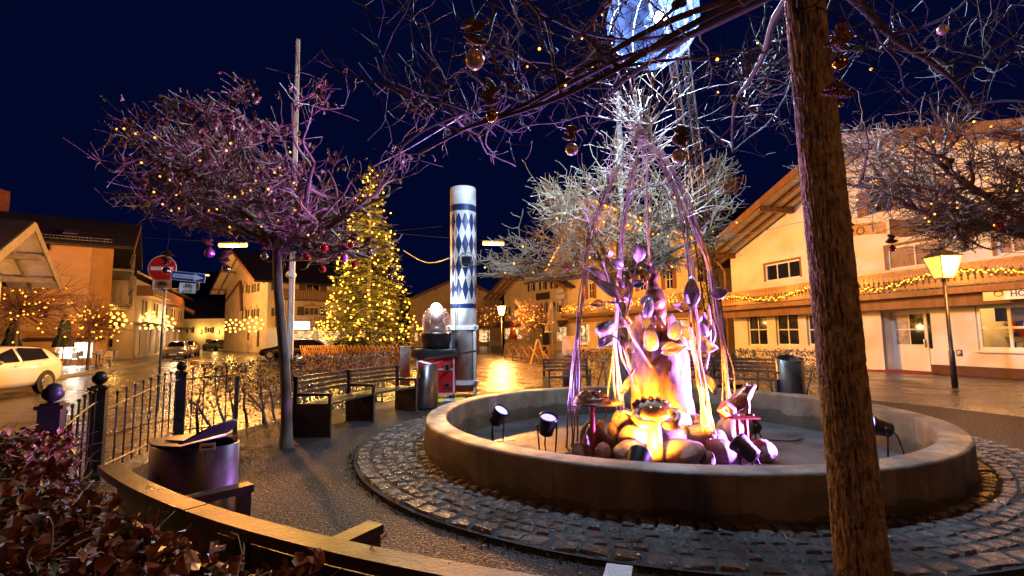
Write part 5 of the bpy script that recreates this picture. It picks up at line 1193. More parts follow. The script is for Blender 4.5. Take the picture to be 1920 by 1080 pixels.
# timber trellis round it
def trellis():
    t = thing('trellis_fence', 'low crossed-lath timber trellis round the christmas tree', 'fence', (-7.5, 23.5, 0)); pts = [P(568, 650, 24.0), P(640, 650, 22.5), P(762, 650, 22.5)]; 
    for a, b in zip(pts, pts[1:]):
        a, b = Vector((a.x, a.y, 0)), Vector((b.x, b.y, 0)); d = (b - a); L_ = d.length; d.normalize(); k = int(L_ / .17)
        for s_ in (-1, 1):
            for i in range(k):
                p = a + d * (i * .17); q = p + d * .45 * s_; 
                if s_ < 0: p = p + d * .2; q = q + d * .2
                nrm = Vector((d.y, -d.x, 0)) * (.015 * s_); mb = MB(); mb.beam(p + nrm + Vector((0, 0, .1)), q + nrm + Vector((0, 0, 1.22)), .045, .025, nrm.normalized()); mb.build('lath', 'wood_honey', t)
        mb = MB(); mb.beam(a + Vector((0, .05, .95)), b + Vector((0, .05, .95)), .05, .07); mb.beam(a + Vector((0, .05, .3)), b + Vector((0, .05, .3)), .05, .07); mb.build('rail', 'wood_honey', t)
        for i in range(3): p = a.lerp(b, i / 2); mb = MB(); mb.box(p + Vector((0, .1, .55)), (.09, .09, 1.1)); mb.build('post', 'wood_honey', t)
trellis()
# ================================================================== traffic signs
def signs():
    Y = 11.6; b = P(296, 745, Y); b.z = 0; tp = P(313, 484, Y)
    t = thing('sign_post', 'grey steel sign post with crossbar carrying four traffic plates', 'sign post', b)
    mb = MB(); mb.tube([b, tp], .03, 12); mb.build('pole', 'metal_steel', t, True)
    j = P(306, 541, Y); e = P(372, 543, Y); mb = MB(); mb.tube([j, e], .02, 8); mb.tube([e, P(374, 512, Y)], .02, 8); mb.build('crossbar', 'metal_steel', t, True)
    def face(p, rz, off=0): return Matrix.Translation(p) @ Matrix.Rotation(rz, 4, 'Z') @ Matrix.Translation((0, -off, 0)) @ Matrix.Rotation(pi / 2, 4, 'X')
    def plate(name, label, c, wv, hv, rz, m, tilt, rad=.02, border=None):
        th = thing(name, label, 'traffic sign', c, 'plates on the sign post'); M = face(c, rz) @ Matrix.Rotation(tilt, 4, 'Z'); 
        def rr(w_, h_, z0, z1, nm, mm, par):
            mb = MB(); q = []
            for sx, sy, a0 in ((1, 1, 0), (-1, 1, 90), (-1, -1, 180), (1, -1, 270)):
                for k in range(4): a = R(a0 + 30 * k); q.append((sx * (w_ / 2 - rad) + rad * cos(a), sy * (h_ / 2 - rad) + rad * sin(a)))
            nn = len(q); mb.add([M @ Vector((x, y, z0)) for x, y in q] + [M @ Vector((x, y, z1)) for x, y in q], [tuple(range(nn - 1, -1, -1)), tuple(range(nn, 2 * nn))] + [(i, (i + 1) % nn, nn + (i + 1) % nn, nn + i) for i in range(nn)]); return mb.build(nm, mm, par)
        p_ = rr(wv, hv, 0, .008, 'plate', border or m, th)
        if border: rr(wv - .022, hv - .022, .008, .0105, 'face', m, p_)
        return th, p_, M
    def bike(mb, M, s, oy):
        def pt(x, y): return M @ Vector((x * s, y * s + oy, .014))
        for cx_ in (-.5, .5): mb.tube([pt(cx_ + .32 * cos(a), .32 * sin(a)) for a in [i * pi / 9 for i in range(19)]], .006, 4)
        for seg in (((-.5, 0), (-.25, .42), (.32, .42), (.5, 0)), ((-.5, 0), (-.05, 0), (.32, .42)), ((-.05, 0), (-.28, .5)), ((-.38, .52), (-.18, .52)), ((.32, .42), (.28, .58), (.42, .6))): mb.tube([pt(*q) for q in seg], .006, 4)
    off = Vector((0, -.045, 0))
    # no entry disc
    c = P(307, 504, Y) + off; th = thing('no_entry_sign', 'round red no entry sign with white bar', 'traffic sign', c, 'plates on the sign post'); M = face(c, R(8))
    mb = MB(); mb.lathe([(.315, 0), (.315, .008)], (0, 0, 0), 40); mb.v = [tuple(M @ Vector(v)) for v in mb.v]; p_ = mb.build('plate', 'white_sign', th)
    mb = MB(); mb.lathe([(.298, .008), (.298, .0105)], (0, 0, 0), 40); mb.v = [tuple(M @ Vector(v)) for v in mb.v]; fc = mb.build('face', 'red_sign', p_)
    mb = MB(); mb.box((0, 0, .0115), (.5, .085, .004)); mb.v = [tuple(M @ Vector(v)) for v in mb.v]; mb.build('bar', 'white_sign', p_)
    th, p_, M = plate('cycle_plate', 'white plate with bicycle symbol and the word frei', P(306, 534, Y) + off, .42, .26, R(8), 'white_sign', 0, border='black_sign')
    mb = MB(); bike(mb, M, .12, .01); mb.build('bicycle_symbol', 'black_sign', p_); text_mesh('lettering', 'frei', .095, 'black_sign', p_, M @ Matrix.Translation((0, -.085, .013)), .001)
    th, p_, M = plate('one_way_sign', 'blue one way sign with white arrow', P(359, 520, Y) + off * 2.4, .70, .215, R(20), 'blue_sign', R(-5), border='white_sign')
    mb = MB(); mb.poly([M @ Vector((x, y, .013)) for x, y in ((-.31, -.045), (.12, -.045), (.12, -.085), (.315, 0), (.12, .085), (.12, .045), (-.31, .045))]); ar = mb.build('arrow', 'white_sign', p_); text_mesh('lettering', 'Einbahnstraße', .068, 'black_sign', p_, M @ Matrix.Translation((-.08, 0, .015)), .001)
    th, p_, M = plate('cycle_arrow_plate', 'white plate with bicycle above two opposed arrows', P(357, 541, Y) + off * 2.2, .37, .26, R(14), 'white_sign', R(-3), border='black_sign')
    mb = MB(); bike(mb, M, .11, .035); mb.build('bicycle_symbol', 'black_sign', p_)
    mb = MB()
    for s_, y in ((1, -.06), (-1, -.095)):
        mb.tube([M @ Vector((-.08, y, .014)), M @ Vector((.08, y, .014))], .0055, 4); mb.poly([M @ Vector((s_ * x, y + yy, .015)) for x, yy in (((.07, .022), (.07, -.022), (.11, 0)) if s_ > 0 else ((-.11 * -1, 0), (.07, -.022), (.07, .022)))])
    mb.build('arrow_symbol', 'black_sign', p_)
signs()
# ================================================================== cars
def car(label, loc, rz, paint, kind, plate=True):
    t = thing('parked_car', label, 'car', (*loc, 0), 'parked cars'); M = Matrix.Translation((*loc, 0)) @ Matrix.Rotation(rz, 4, 'Z')
    # stations along x (front +): x, z bottom, z belt, z top, half width low, half width roof
    if kind == 'hatch':
        S = [(2.12, .30, .62, .64, .70, .62), (1.95, .22, .76, .78, .82, .70), (1.45, .2, .86, .90, .88, .74), (.95, .2, .93, .97, .90, .74), (.55, .2, .95, 1.18, .90, .68), (.15, .2, .96, 1.40, .90, .60), (-.35, .2, .97, 1.46, .90, .59), (-.95, .2, .99, 1.44, .90, .59), (-1.50, .2, 1.02, 1.42, .89, .58), (-1.86, .22, 1.04, 1.34, .87, .58), (-2.06, .28, 1.0, 1.05, .84, .64), (-2.10, .34, .78, .80, .78, .64)]
        glass_s = [(4, 6), (6, 8)]; wind = (3, 5); rear = (8, 10); wx = (1.28, -1.30)
    elif kind == 'wagon':
        S = [(2.30, .30, .60, .62, .70, .62), (2.12, .22, .74, .76, .84, .72), (1.55, .2, .86, .89, .89, .76), (1.0, .2, .92, .96, .90, .76), (.55, .2, .94, 1.2, .90, .68), (.1, .2, .95, 1.42, .90, .61), (-.6, .2, .96, 1.47, .90, .60), (-1.3, .2, .97, 1.46, .90, .60), (-1.85, .2, .98, 1.40, .89, .60), (-2.15, .22, .98, 1.22, .88, .62), (-2.30, .28, .94, .98, .86, .70), (-2.36, .34, .74, .76, .80, .66)]
        glass_s = [(4, 6), (6, 7), (7, 9)]; wind = (3, 5); rear = (8, 10); wx = (1.40, -1.35)
    else:
        S = [(2.30, .30, .58, .60, .70, .62), (2.15, .22, .72, .74, .84, .72), (1.6, .2, .84, .88, .89, .76), (.95, .2, .91, .95, .90, .76), (.5, .2, .93, 1.16, .90, .68), (.05, .2, .94, 1.38, .90, .60), (-.5, .2, .95, 1.43, .90, .59), (-1.0, .2, .96, 1.37, .90, .60), (-1.45, .2, .97, 1.15, .89, .66), (-1.75, .2, .97, 1.02, .88, .72), (-2.2, .26, .93, .97, .86, .72), (-2.32, .34, .70, .72, .80, .66)]
        glass_s = [(4, 6), (6, 8)]; wind = (3, 5); rear = (7, 9); wx = (1.40, -1.30)
    def ringp(s): x, zb, zl, zt, wl, wt = s; return [(x, 0, zb), (x, wl * .86, zb), (x, wl, zb + .16), (x, wl * 1.01, zl - .14), (x, wl * .965, zl), (x, wt, max(zt - .035, zl + .002)), (x, wt * .86, zt), (x, 0, zt + .012)]
    rings = []
    for s in S: h_ = ringp(s); rings.append(h_ + [(x, -y, z) for x, y, z in h_[-2:0:-1]])
    n = len(rings[0]); mb = MB(); mb.add([M @ Vector(p) for r in rings for p in r], [(i * n + j, i * n + (j + 1) % n, (i + 1) * n + (j + 1) % n, (i + 1) * n + j) for i in range(len(S) - 1) for j in range(n)] + [tuple(range(n - 1, -1, -1)), tuple(range((len(S) - 1) * n, len(S) * n))])
    o = mb.build('body', paint, t, True); sub = o.modifiers.new('s', 'SUBSURF'); sub.levels = sub.render_levels = 1
    def pane(i, j, k0, k1, nm='window', sd=1, out=.012):
        mb = MB(); q = []
        for (i_, k_) in ((i, k0), (j, k0), (j, k1), (i, k1)):
            p = Vector(rings[i_][k_]); 
            if sd < 0: p.y = -p.y
            q.append(p)
        c_ = sum(q, Vector()) / 4; nn = (q[1] - q[0]).cross(q[3] - q[0]).normalized()
        if nn.dot(c_ - Vector((c_.x * .8, 0, .7))) < 0: nn = -nn
        mb.poly([M @ (c_ + (p - c_) * .86 + nn * out) for p in q]); mb.build(nm, 'glass', t)
    for sd in (1, -1):
        for i, j in glass_s: pane(i, j, 4, 5, 'side_window', sd, .02)
    for (i, j), nm in ((wind, 'windscreen'), (rear, 'rear_window')):
        mb = MB(); q = [Vector(rings[i][6]), Vector(rings[j][6])]; q = [q[0], Vector((q[0].x, -q[0].y, q[0].z)), Vector((q[1].x, -q[1].y, q[1].z)), q[1]]; c_ = sum(q, Vector()) / 4; nn = Vector((1 if nm == 'windscreen' else -1, 0, .9)).normalized()
        mb.poly([M @ (c_ + (p - c_) * .9 + nn * .035) for p in q]); mb.build(nm, 'glass', t)
    for x in wx:
        for sd in (1, -1):
            c_ = Vector((x, sd * .80, .32)); mb = MB(); Mr = Matrix.Rotation(pi / 2, 3, 'X'); mb.lathe([(.2, -.10), (.29, -.11), (.32, -.08), (.32, .08), (.29, .11), (.2, .10)], (0, 0, 0), 28, M=Mr); mb.v = [tuple(M @ (Vector(v) + c_)) for v in mb.v]; wl = mb.build('wheel', 'tyre', t, True)
            mb = MB(); 
            for k in range(5):
                a = 2 * pi * k / 5; mb.beam(Vector((0, 0, 0)), Vector((.2 * cos(a), 0, .2 * sin(a))), .055, .03, (0, 1, 0))
            mb.lathe([(.205, -.02), (.225, 0), (.205, .02)], (0, 0, 0), 24, M=Mr); mb.v = [tuple(M @ (Vector(v) + c_ + Vector((0, sd * .115, 0)))) for v in mb.v]; mb.build('rim', 'metal_steel', wl)
            mb = MB(); mb.lathe([(.37, -.02), (.37, .02)], (0, 0, 0), 28, M=Mr); mb.v = [tuple(M @ (Vector(v) + Vector((x, sd * .885, .33)))) for v in mb.v]; mb.build('wheel_arch', 'metal_black', t)
    for sd in (1, -1):
        mb = MB(); mb.ball((S[0][0] - .12, sd * .58, .62), (.10, .18, .07), 10, 8); mb.v = [tuple(M @ Vector(v)) for v in mb.v]; mb.build('headlight', 'metal_steel', t, True)
        mb = MB(); mb.ball((S[-2][0] + .02, sd * .70, .88), (.08, .16, .10), 10, 8); mb.v = [tuple(M @ Vector(v)) for v in mb.v]; mb.build('tail_light', 'tail_red', t, True)
        mb = MB(); mb.ball((.62, sd * 1.0, 1.0), (.06, .10, .065), 10, 8); mb.v = [tuple(M @ Vector(v)) for v in mb.v]; mb.build('wing_mirror', paint, t, True)
        mb = MB(); 
        for x in (-.15, -1.05 if kind != 'hatch' else -.98): mb.box((x, sd * .905, .88), (.17, .02, .03))
        mb.v = [tuple(M @ Vector(v)) for v in mb.v]; mb.build('door_handle', paint, t)
    for x in (S[0][0] + .012, S[-1][0] - .012): mb = MB(); mb.box((x, 0, .42 if x > 0 else .62), (.012, .5, .11)); mb.v = [tuple(M @ Vector(v)) for v in mb.v]; mb.build('number_plate', 'white_sign', t)
    mb = MB(); mb.box((S[0][0] + .005, 0, .45), (.02, .9, .16)); mb.v = [tuple(M @ Vector(v)) for v in mb.v]; mb.build('grille', 'metal_black', t)
    return t
car('white hatchback parked at the kerb past the iron fence', (-15.16, 14.0), R(-80), 'car_white', 'hatch')
p = G(307, 674); car('silver saloon parked under the lit colonnade, front to the square', (p.x, p.y + 1.5), R(-62), 'car_silver', 'saloon')
car('silver estate car parked behind the silver saloon', (p.x - 2.9, p.y + 7.2), R(-62), 'car_silver', 'wagon')
p = G(548, 672); car('black estate car parked before the white corner house', (p.x, p.y), R(188), 'car_black', 'wagon'); car('dark blue estate car parked alongside the black estate', (p.x + 2.6, p.y + 4.5), R(186), 'car_blue', 'wagon')
p = G(404, 656.5); car('pale hatchback parked by the grey annex at the street end', (p.x, p.y), R(150), 'car_silver', 'hatch')
# ================================================================== street lamps
LAMP_COL = (1, .37, .075)
def hanging_lamp(label, p, rz, power, L_=1.15, span=9, sag=.35):
    t = thing('hanging_street_lamp', label, 'street lamp', p, 'street lamps slung on wires'); p = Vector(p); d = Vector((cos(rz), sin(rz), 0))
    mb = MB(); mb.beam(p - d * L_ / 2, p + d * L_ / 2, .16, .07); mb.build('housing', 'metal_black', t); mb = MB(); mb.tube([p - d * L_ / 2 + Vector((0, 0, -.085)), p + d * L_ / 2 + Vector((0, 0, -.085))], [.09, .09], 10); mb.build('tube', 'sodium', t, True)
    w_ = [p + d * (x - L_ * .0) + Vector((0, 0, .04 + sag * (abs(x) / span) ** 1.3 * 2)) for x in [span * (i / 10 - 1) for i in range(21)]]; mb = MB(); mb.tube(w_, .008, 3, False); mb.build('wire', 'metal_post', t)
    if power: lamp('light', 'POINT', p + Vector((0, 0, -.26)), power, LAMP_COL, t, .22)
    return t
hanging_lamp('long glowing sodium lamp slung above the street behind the flat-topped tree', P(437, 456, 21), R(3), 5200)
hanging_lamp('long glowing sodium lamp slung above the square beside the maypole', P(925, 453, 23), R(8), 13000, L_=1.0)
hanging_lamp('assumed unseen sodium lamp behind the viewpoint, added for warm foreground light', (-.8, -4, 6.2), R(10), 75)  # assumed lamp outside the view, added to warm the near trunk and hedge
hanging_lamp('unseen sodium lamp placed right of the viewpoint to light the rough trunk', (5.6, -1.3, 4.6), R(60), 300)  # unseen lamp, placed so its warm light falls on the near trunk
hanging_lamp('assumed unseen sodium lamp added over the street beside the gabled house', (-17, 8, 6.6), R(-50), 2600)  # assumed lamp out of view, added to brighten the orange corner house
hanging_lamp('assumed sodium lamp added far down the side street', (-33, 52, 8.5), R(40), 3200)  # assumed lamp, added for warm light in the side street
def lantern(label, b, hgt, s, power, lean=(0, 0)):
    t = thing('street_lantern', label, 'street lamp', b, 'old-style street lanterns'); b = Vector(b); tp = b + Vector((lean[0], lean[1], hgt))
    mb = MB(); mb.tube([b, b.lerp(tp, .33), b.lerp(tp, .34), tp], [.075, .07, .05, .042], 12); mb.build('post', 'metal_post', t, True)
    def fr(z0, r0, z1, r1, nm, m):
        mb = MB(); q = [tp + Vector((sx * r0, sy * r0, z0)) for sx, sy in ((-1, -1), (1, -1), (1, 1), (-1, 1))]; q2 = [tp + Vector((sx * r1, sy * r1, z1)) for sx, sy in ((-1, -1), (1, -1), (1, 1), (-1, 1))]; mb.hexa(q, q2); return mb.build(nm, m, t)
    g_ = fr(.03, .10 * s, .40 * s, .19 * s, 'glass', 'sodium_glass'); fr(.405 * s, .22 * s, .53 * s, .05 * s, 'hood', 'metal_post'); fr(0, .11 * s, .028, .11 * s, 'collar', 'metal_post')
    mb = MB()
    for sx, sy in ((-1, -1), (1, -1), (1, 1), (-1, 1)): mb.beam(tp + Vector((sx * .102 * s, sy * .102 * s, .03)), tp + Vector((sx * .193 * s, sy * .193 * s, .40 * s)), .02, .02)
    mb.build('frame_bar', 'metal_post', t); mb = MB(); mb.lathe([(.04, .53 * s), (.05, .56 * s), (.02, .6 * s), (.03, .63 * s), (0, .66 * s)], tp, 10); mb.build('finial', 'metal_post', t, True)
    lamp('light', 'POINT', tp + Vector((0, -.34 * s, .2 * s)), power, LAMP_COL, t, .2); return t
lb = G(1791, 727); lantern('glowing square-glass street lantern in front of the hotel balcony', lb, 3.05, 1.55, 520, (-.02, .0))
lb = G(941, 667); lantern('glowing street lantern beside the chalet terrace', (lb.x, lb.y, 0), 3.2, 1.7, 4000)
# ================================================================== cafe terraces
def parasol(label, b, hgt, m, open_=False):
    t = thing('closed_parasol', label, 'parasol', (b.x, b.y, 0), 'folded parasols'); b = Vector((b.x, b.y, 0))
    mb = MB(); mb.tube([b, b + Vector((0, 0, hgt + .1))], .03, 8); mb.build('pole', 'wood_honey', t)
    n = 24; mb = MB(); vs = []
    for z, r in ((.42, .34), (.5, .33), (.62, .24), (.66, .19), (.7, .22), (.9, .13), (1.0, .03)):
        for j in range(n): a = 2 * pi * j / n; rr = r * (1 + .22 * sin(j * 4 * pi / 3 + z * 5)) * hgt / 2.6; vs.append(b + Vector((rr * cos(a), rr * sin(a), hgt * z)))
    mb.add(vs, [(i * n + j, i * n + (j + 1) % n, (i + 1) * n + (j + 1) % n, (i + 1) * n + j) for i in range(6) for j in range(n)]); mb.build('canopy', m, t, True)
    mb = MB(); mb.lathe([(.28, 0), (.28, .06), (.06, .1)], b, 16); mb.build('foot', 'concrete', t)
parasol('folded dark green parasol by the lit shop tables', Vector((-23.4, 25.7, 0)), 3.0, 'cloth_dark'); parasol('broad folded dark green parasol behind the white hatchback', Vector((-26.0, 25.6, 0)), 2.8, 'cloth_dark')
p = G(1036, 665); parasol('tall folded pale parasol before the chalet door', p, 5.0 * .85, 'cloth_pale'); p = G(983, 662); parasol('folded pale parasol beside the small lit tree', p, 3.6, 'cloth_pale'); p = G(962, 660); parasol('small folded red parasol under the chalet awning', p, 2.9, 'cloth_red')
def cafe_set(label, c, seed):
    rs = random.Random(seed); t = thing('cafe_table', label, 'table', (c[0], c[1], .125), 'cafe tables'); c = Vector((c[0], c[1], .125))
    mb = MB(); mb.lathe([(.38, .70), (.38, .73)], c, 20); mb.build('table_top', 'metal_steel', t); mb = MB(); mb.tube([c, c + Vector((0, 0, .7))], .03, 8); mb.lathe([(.22, 0), (.2, .03)], c, 12); mb.build('pedestal', 'metal_black', t)
    for k in range(3):
        a = rs.uniform(0, 6.28); q = c + Vector((cos(a) * .7, sin(a) * .7, 0)); ch = thing('cafe_chair', 'metal cafe chair at ' + label, 'chair', q, 'cafe chairs'); M = Matrix.Translation(q) @ Matrix.Rotation(a + pi / 2, 4, 'Z')
        def bb(nm, cc, dd, m='metal_steel'): mb = MB(); mb.box(cc, dd); mb.v = [tuple(M @ Vector(v)) for v in mb.v]; mb.build(nm, m, ch)
        bb('seat', (0, 0, .45), (.42, .42, .03)); bb('backrest', (0, -.2, .72), (.40, .025, .3))
        for sx in (-.19, .19):
            for sy in (-.19, .19): bb('leg', (sx, sy, .22 if sy > 0 else .42), (.025, .025, .44 if sy > 0 else .84))
cafe_set('the round table before the lit shop window', (-24.6, 26.6), 1); cafe_set('the round table under the folded green parasol', (-22.9, 27.2), 2); cafe_set('the round table by the pavement corner', (-23.9, 28.6), 3)
# terrace rail with crosses and A-board
def terrace():
    a, b = G(947, 673), G(1030, 682); a.z = b.z = 0; t = thing('terrace_rail', 'timber terrace railing with crossed braces before the chalet', 'fence', a.lerp(b, .5)); d = (b - a); k = 5
    for i in range(k + 1): p = a.lerp(b, i / k); mb = MB(); mb.box(p + Vector((0, 0, .5)), (.09, .09, 1.0)); mb.build('post', 'wood_dark', t)
    for z in (.98, .2): mb = MB(); mb.beam(a + Vector((0, 0, z)), b + Vector((0, 0, z)), .07, .07); mb.build('rail', 'wood_dark', t)
    for i in range(k):
        p, q = a.lerp(b, (i + .06) / k), a.lerp(b, (i + .94) / k)
        for z0, z1 in ((.25, .93), (.93, .25)): mb = MB(); mb.beam(p + Vector((0, .02 * (z0 > .5), z0)), q + Vector((0, .02 * (z0 > .5), z1)), .04, .06, (0, 1, 0)); mb.build('brace', 'wood_honey', t)
    p = G(995, 684) ; p = Vector((p.x + .4, p.y, 0)); t = thing('a_board', 'wooden folding A-board standing by the terrace railing', 'sign', p)
    for s_ in (-1, 1): mb = MB(); mb.beam(p + Vector((s_ * .42, 0, .02)), p + Vector((s_ * .03, 0, 1.35)), .62, .04, (1, 0, 0)); mb.build('panel', 'wood_honey', t)
    for i in range(5):
        p = a.lerp(b, i / 4) + Vector((.3, 2.2, 0)); t = thing('bistro_chair', 'dark chair stacked behind the terrace railing', 'chair', p, 'chairs behind the terrace railing')
        mb = MB(); mb.box(p + Vector((0, 0, .45)), (.45, .45, .05)); mb.build('seat', 'wood_dark', t); mb = MB(); mb.box(p + Vector((0, .2, .75)), (.45, .04, .5)); mb.build('backrest', 'wood_dark', t)
        for sx in (-.19, .19):
            for sy in (-.19, .19): mb = MB(); mb.box(p + Vector((sx, sy, .21)), (.04, .04, .42)); mb.build('leg', 'wood_dark', t)
terrace()
# small lit trees
def small_tree(label, b, hgt, r, nb, lb_, seed, m='twig', leafy=0, rb=.045, pw=45):
    rs = random.Random(seed); b = Vector((b.x, b.y, 0)); t = thing('ornamental_tree', label, 'tree', b, 'small trees with fairy lights'); mb = MB(); mb.tube([b, b + Vector((.03, 0, hgt * .5)), b + Vector((0, 0, hgt * .72))], [.08, .06, .05], 8); mb.build('trunk', 'bark_grey', t, True)
    tw = MB(); c = b + Vector((0, 0, hgt - r * .8)); o = b + Vector((0, 0, hgt * .62)); tp = []
    for i in range(150):
        d = Vector((rs.gauss(0, 1), rs.gauss(0, 1), rs.gauss(.5, .8))).normalized(); p = crooked(o, d, r * rs.uniform(.7, 1.25), rs, 5, .16, .03); tw.tube(p, [.03, .024, .018, .013, .01, .008], 4, False); tp += p[2:]
        for k in range(5): q = p[rs.randrange(2, 6)]; tw.tube(crooked(q, d + Vector((rs.gauss(0, .7), rs.gauss(0, .7), rs.gauss(0, .6))), r * .3, rs, 3, .2), [.010, .008, .006, .006], 3, False)
    tw.build('crown', m, t, kind='stuff')
    if leafy: 
        lv = MB()
        for i in range(leafy): put_leaf(lv, tp[rs.randrange(len(tp))] + Vector((rs.gauss(0, .12), rs.gauss(0, .12), rs.gauss(0, .12))), .11, rs, True)
        lv.build('leaves', 'leaf_brown', t, kind='stuff')
    low = [q for q in tp if q.z < b.z + hgt * .92]; pts = [low[rs.randrange(len(low))] + Vector((rs.gauss(0, .05), rs.gauss(0, .05) - .05, 0)) for _ in range(nb)]
    bulbs(lb_, pts, rb, cable=False, power=pw, at=[o + Vector((0, -r * .7, .2))])
p = G(1000, 667); small_tree('small clipped tree on the chalet terrace wrapped in lights', p, 4.3, 1.55, 80, 'fairy lights in the small terrace tree', 61, leafy=900)
p = G(908, 655); small_tree('slim young tree by the maypole house with a few lights', Vector((-2.5, 50, 0)), 5.0, 2.0, 46, 'fairy lights in the slim young tree by the lantern', 62)
small_tree('shrubby bare tree with lights before the orange corner house', Vector((-25.2, 25.0, 0)), 5.0, 2.5, 70, 'fairy lights in the shrubby tree before the orange house', 63, leafy=700); small_tree('thin lit tree beside the lit shop window', Vector((-22.5, 26.2, 0)), 3.9, 1.5, 55, 'fairy lights in the thin tree beside the lit shop window', 64)
# wall stars
def wall_star(label, c, n, r, seed, power):
    rs = random.Random(seed); pts = []
    for k in range(n): a = 2 * pi * k / n; pts.append(c + Vector((cos(a) * r, 0, sin(a) * r * .7)))
    for k in range(n // 2): a = 2 * pi * k / (n // 2) + .3; pts.append(c + Vector((cos(a) * r * .45, -.1, sin(a) * r * .35)))
    bulbs(label, pts, .12, m='bulb_big', cable=False, group='lit star ornaments over the side street', nm='star_ornament', cat='light ornament', power=power, at=[c + Vector((.2, -.5, 0))])
for k, (px, py, Y, r_, n_) in enumerate(((217, 601, 36, .75, 9), (268, 602, 41, .9, 10), (290, 600, 44, 1.0, 11), (310, 606, 47, .9, 9), (437, 611, 56, 1.0, 10), (474, 608, 52, 1.1, 10))): wall_star(('round warm bulb cluster above the dark sign board of the cream house', 'bulb cluster at the first shutters of the cream house', 'largest bulb cluster over the colonnade of the cream house', 'bulb cluster above the parked silver cars', 'bulb cluster in front of the grey annex', 'bulb cluster on the gable wall of the white corner house')[k], P(px, py, Y), n_, r_, 70 + k, 150)
# ================================================================== sculptures in the basin
def remesh(o, v=.012, it=3):
    m = o.modifiers.new('r', 'REMESH'); m.mode = 'VOXEL'; m.voxel_size = v; m.use_smooth_shade = True
    s = o.modifiers.new('s', 'SMOOTH'); s.iterations = it; s.factor = .5; return o
def rock_mesh(seed, n=18, m=12):
    mb = MB(); mb.ball((0, 0, 0), 1, n, m); o = Vector((seed * 3.1, seed * 1.7, 0)); mb.v = [tuple(Vector(v) * (1 + .22 * noise.noise(Vector(v) * .9 + o) + .05 * noise.noise(Vector(v) * 2.6 + o))) for v in mb.v]; return mb.mesh('boulder', 'rock', True)
RK = [rock_mesh(s) for s in range(7)]
SC = Vector((2.38, 7.5, 0))
rocks = [  # px x, y of centre, width, height in photo pixels, depth
 (1183, 845, 70, 34, 6.35), (1275, 850, 88, 46, 6.30), (1185, 822, 54, 40, 6.75), (1117, 812, 38, 38, 7.0), (1142, 822, 26, 18, 6.85), (1085, 840, 28, 18, 6.5), (1096, 828, 16, 22, 6.6), (1255, 832, 50, 24, 6.7), (1310, 815, 62, 34, 6.95), (1165, 784, 36, 22, 7.3), (1352, 846, 50, 44, 6.5), (1428, 848, 44, 42, 6.55), (1372, 806, 56, 42, 7.0), (1335, 836, 26, 22, 6.6), (1150, 803, 24, 20, 7.15), (1100, 806, 26, 30, 7.3), (1236, 800, 90, 40, 7.0), (1290, 795, 60, 40, 7.3), (1350, 820, 30, 26, 6.85), (1205, 800, 44, 30, 7.2), (1130, 842, 34, 20, 6.45), (1325, 854, 30, 16, 6.25), (1120, 795, 22, 16, 7.5), (1385, 792, 40, 30, 7.6)]
ROCKW = ('broad flat-topped', 'biggest smooth', 'round amber-lit', 'tall rounded', 'small wedged', 'low', 'slim upright', 'flattish', 'wide half-buried', 'small pale', 'big rounded', 'violet-lit rounded', 'large bluish', 'small squat', 'small round', 'upright shaded', 'broad back', 'half-hidden back', 'medium shaded', 'medium amber', 'squat front', 'small flat front', 'little shaded', 'rear')
def rock_label(i, x, w_):
    where = 'beside the turtle stand' if x < 1130 else 'before the crab post' if x < 1230 else 'at the foot of the stump' if x < 1320 else 'by the frog stand'
    return ROCKW[i] + ' boulder ' + where
for i, (x, y, w_, h_, Y) in enumerate(rocks):
    Y = Y + .25; p = P(x, y, Y); a, b = pxs(w_, Y) / 2 * 1.06, pxs(h_, Y) / 2 * 1.06; rs = random.Random(i); 
    lo = max(b, (p.z + .13 + b) / 2); p.z = p.z + b - lo     # reach down to the basin floor
    link('boulder', RK[i % 7], None, mat=Matrix.Translation(p) @ Matrix.Rotation(rs.uniform(-.3, .3), 4, 'Y') @ Matrix.Rotation(rs.uniform(0, 6), 4, 'Z') @ Matrix.Diagonal((a, a * rs.uniform(.8, 1.0), lo, 1)), label=rock_label(i, x, w_), cat='boulder', group='boulders in the basin')
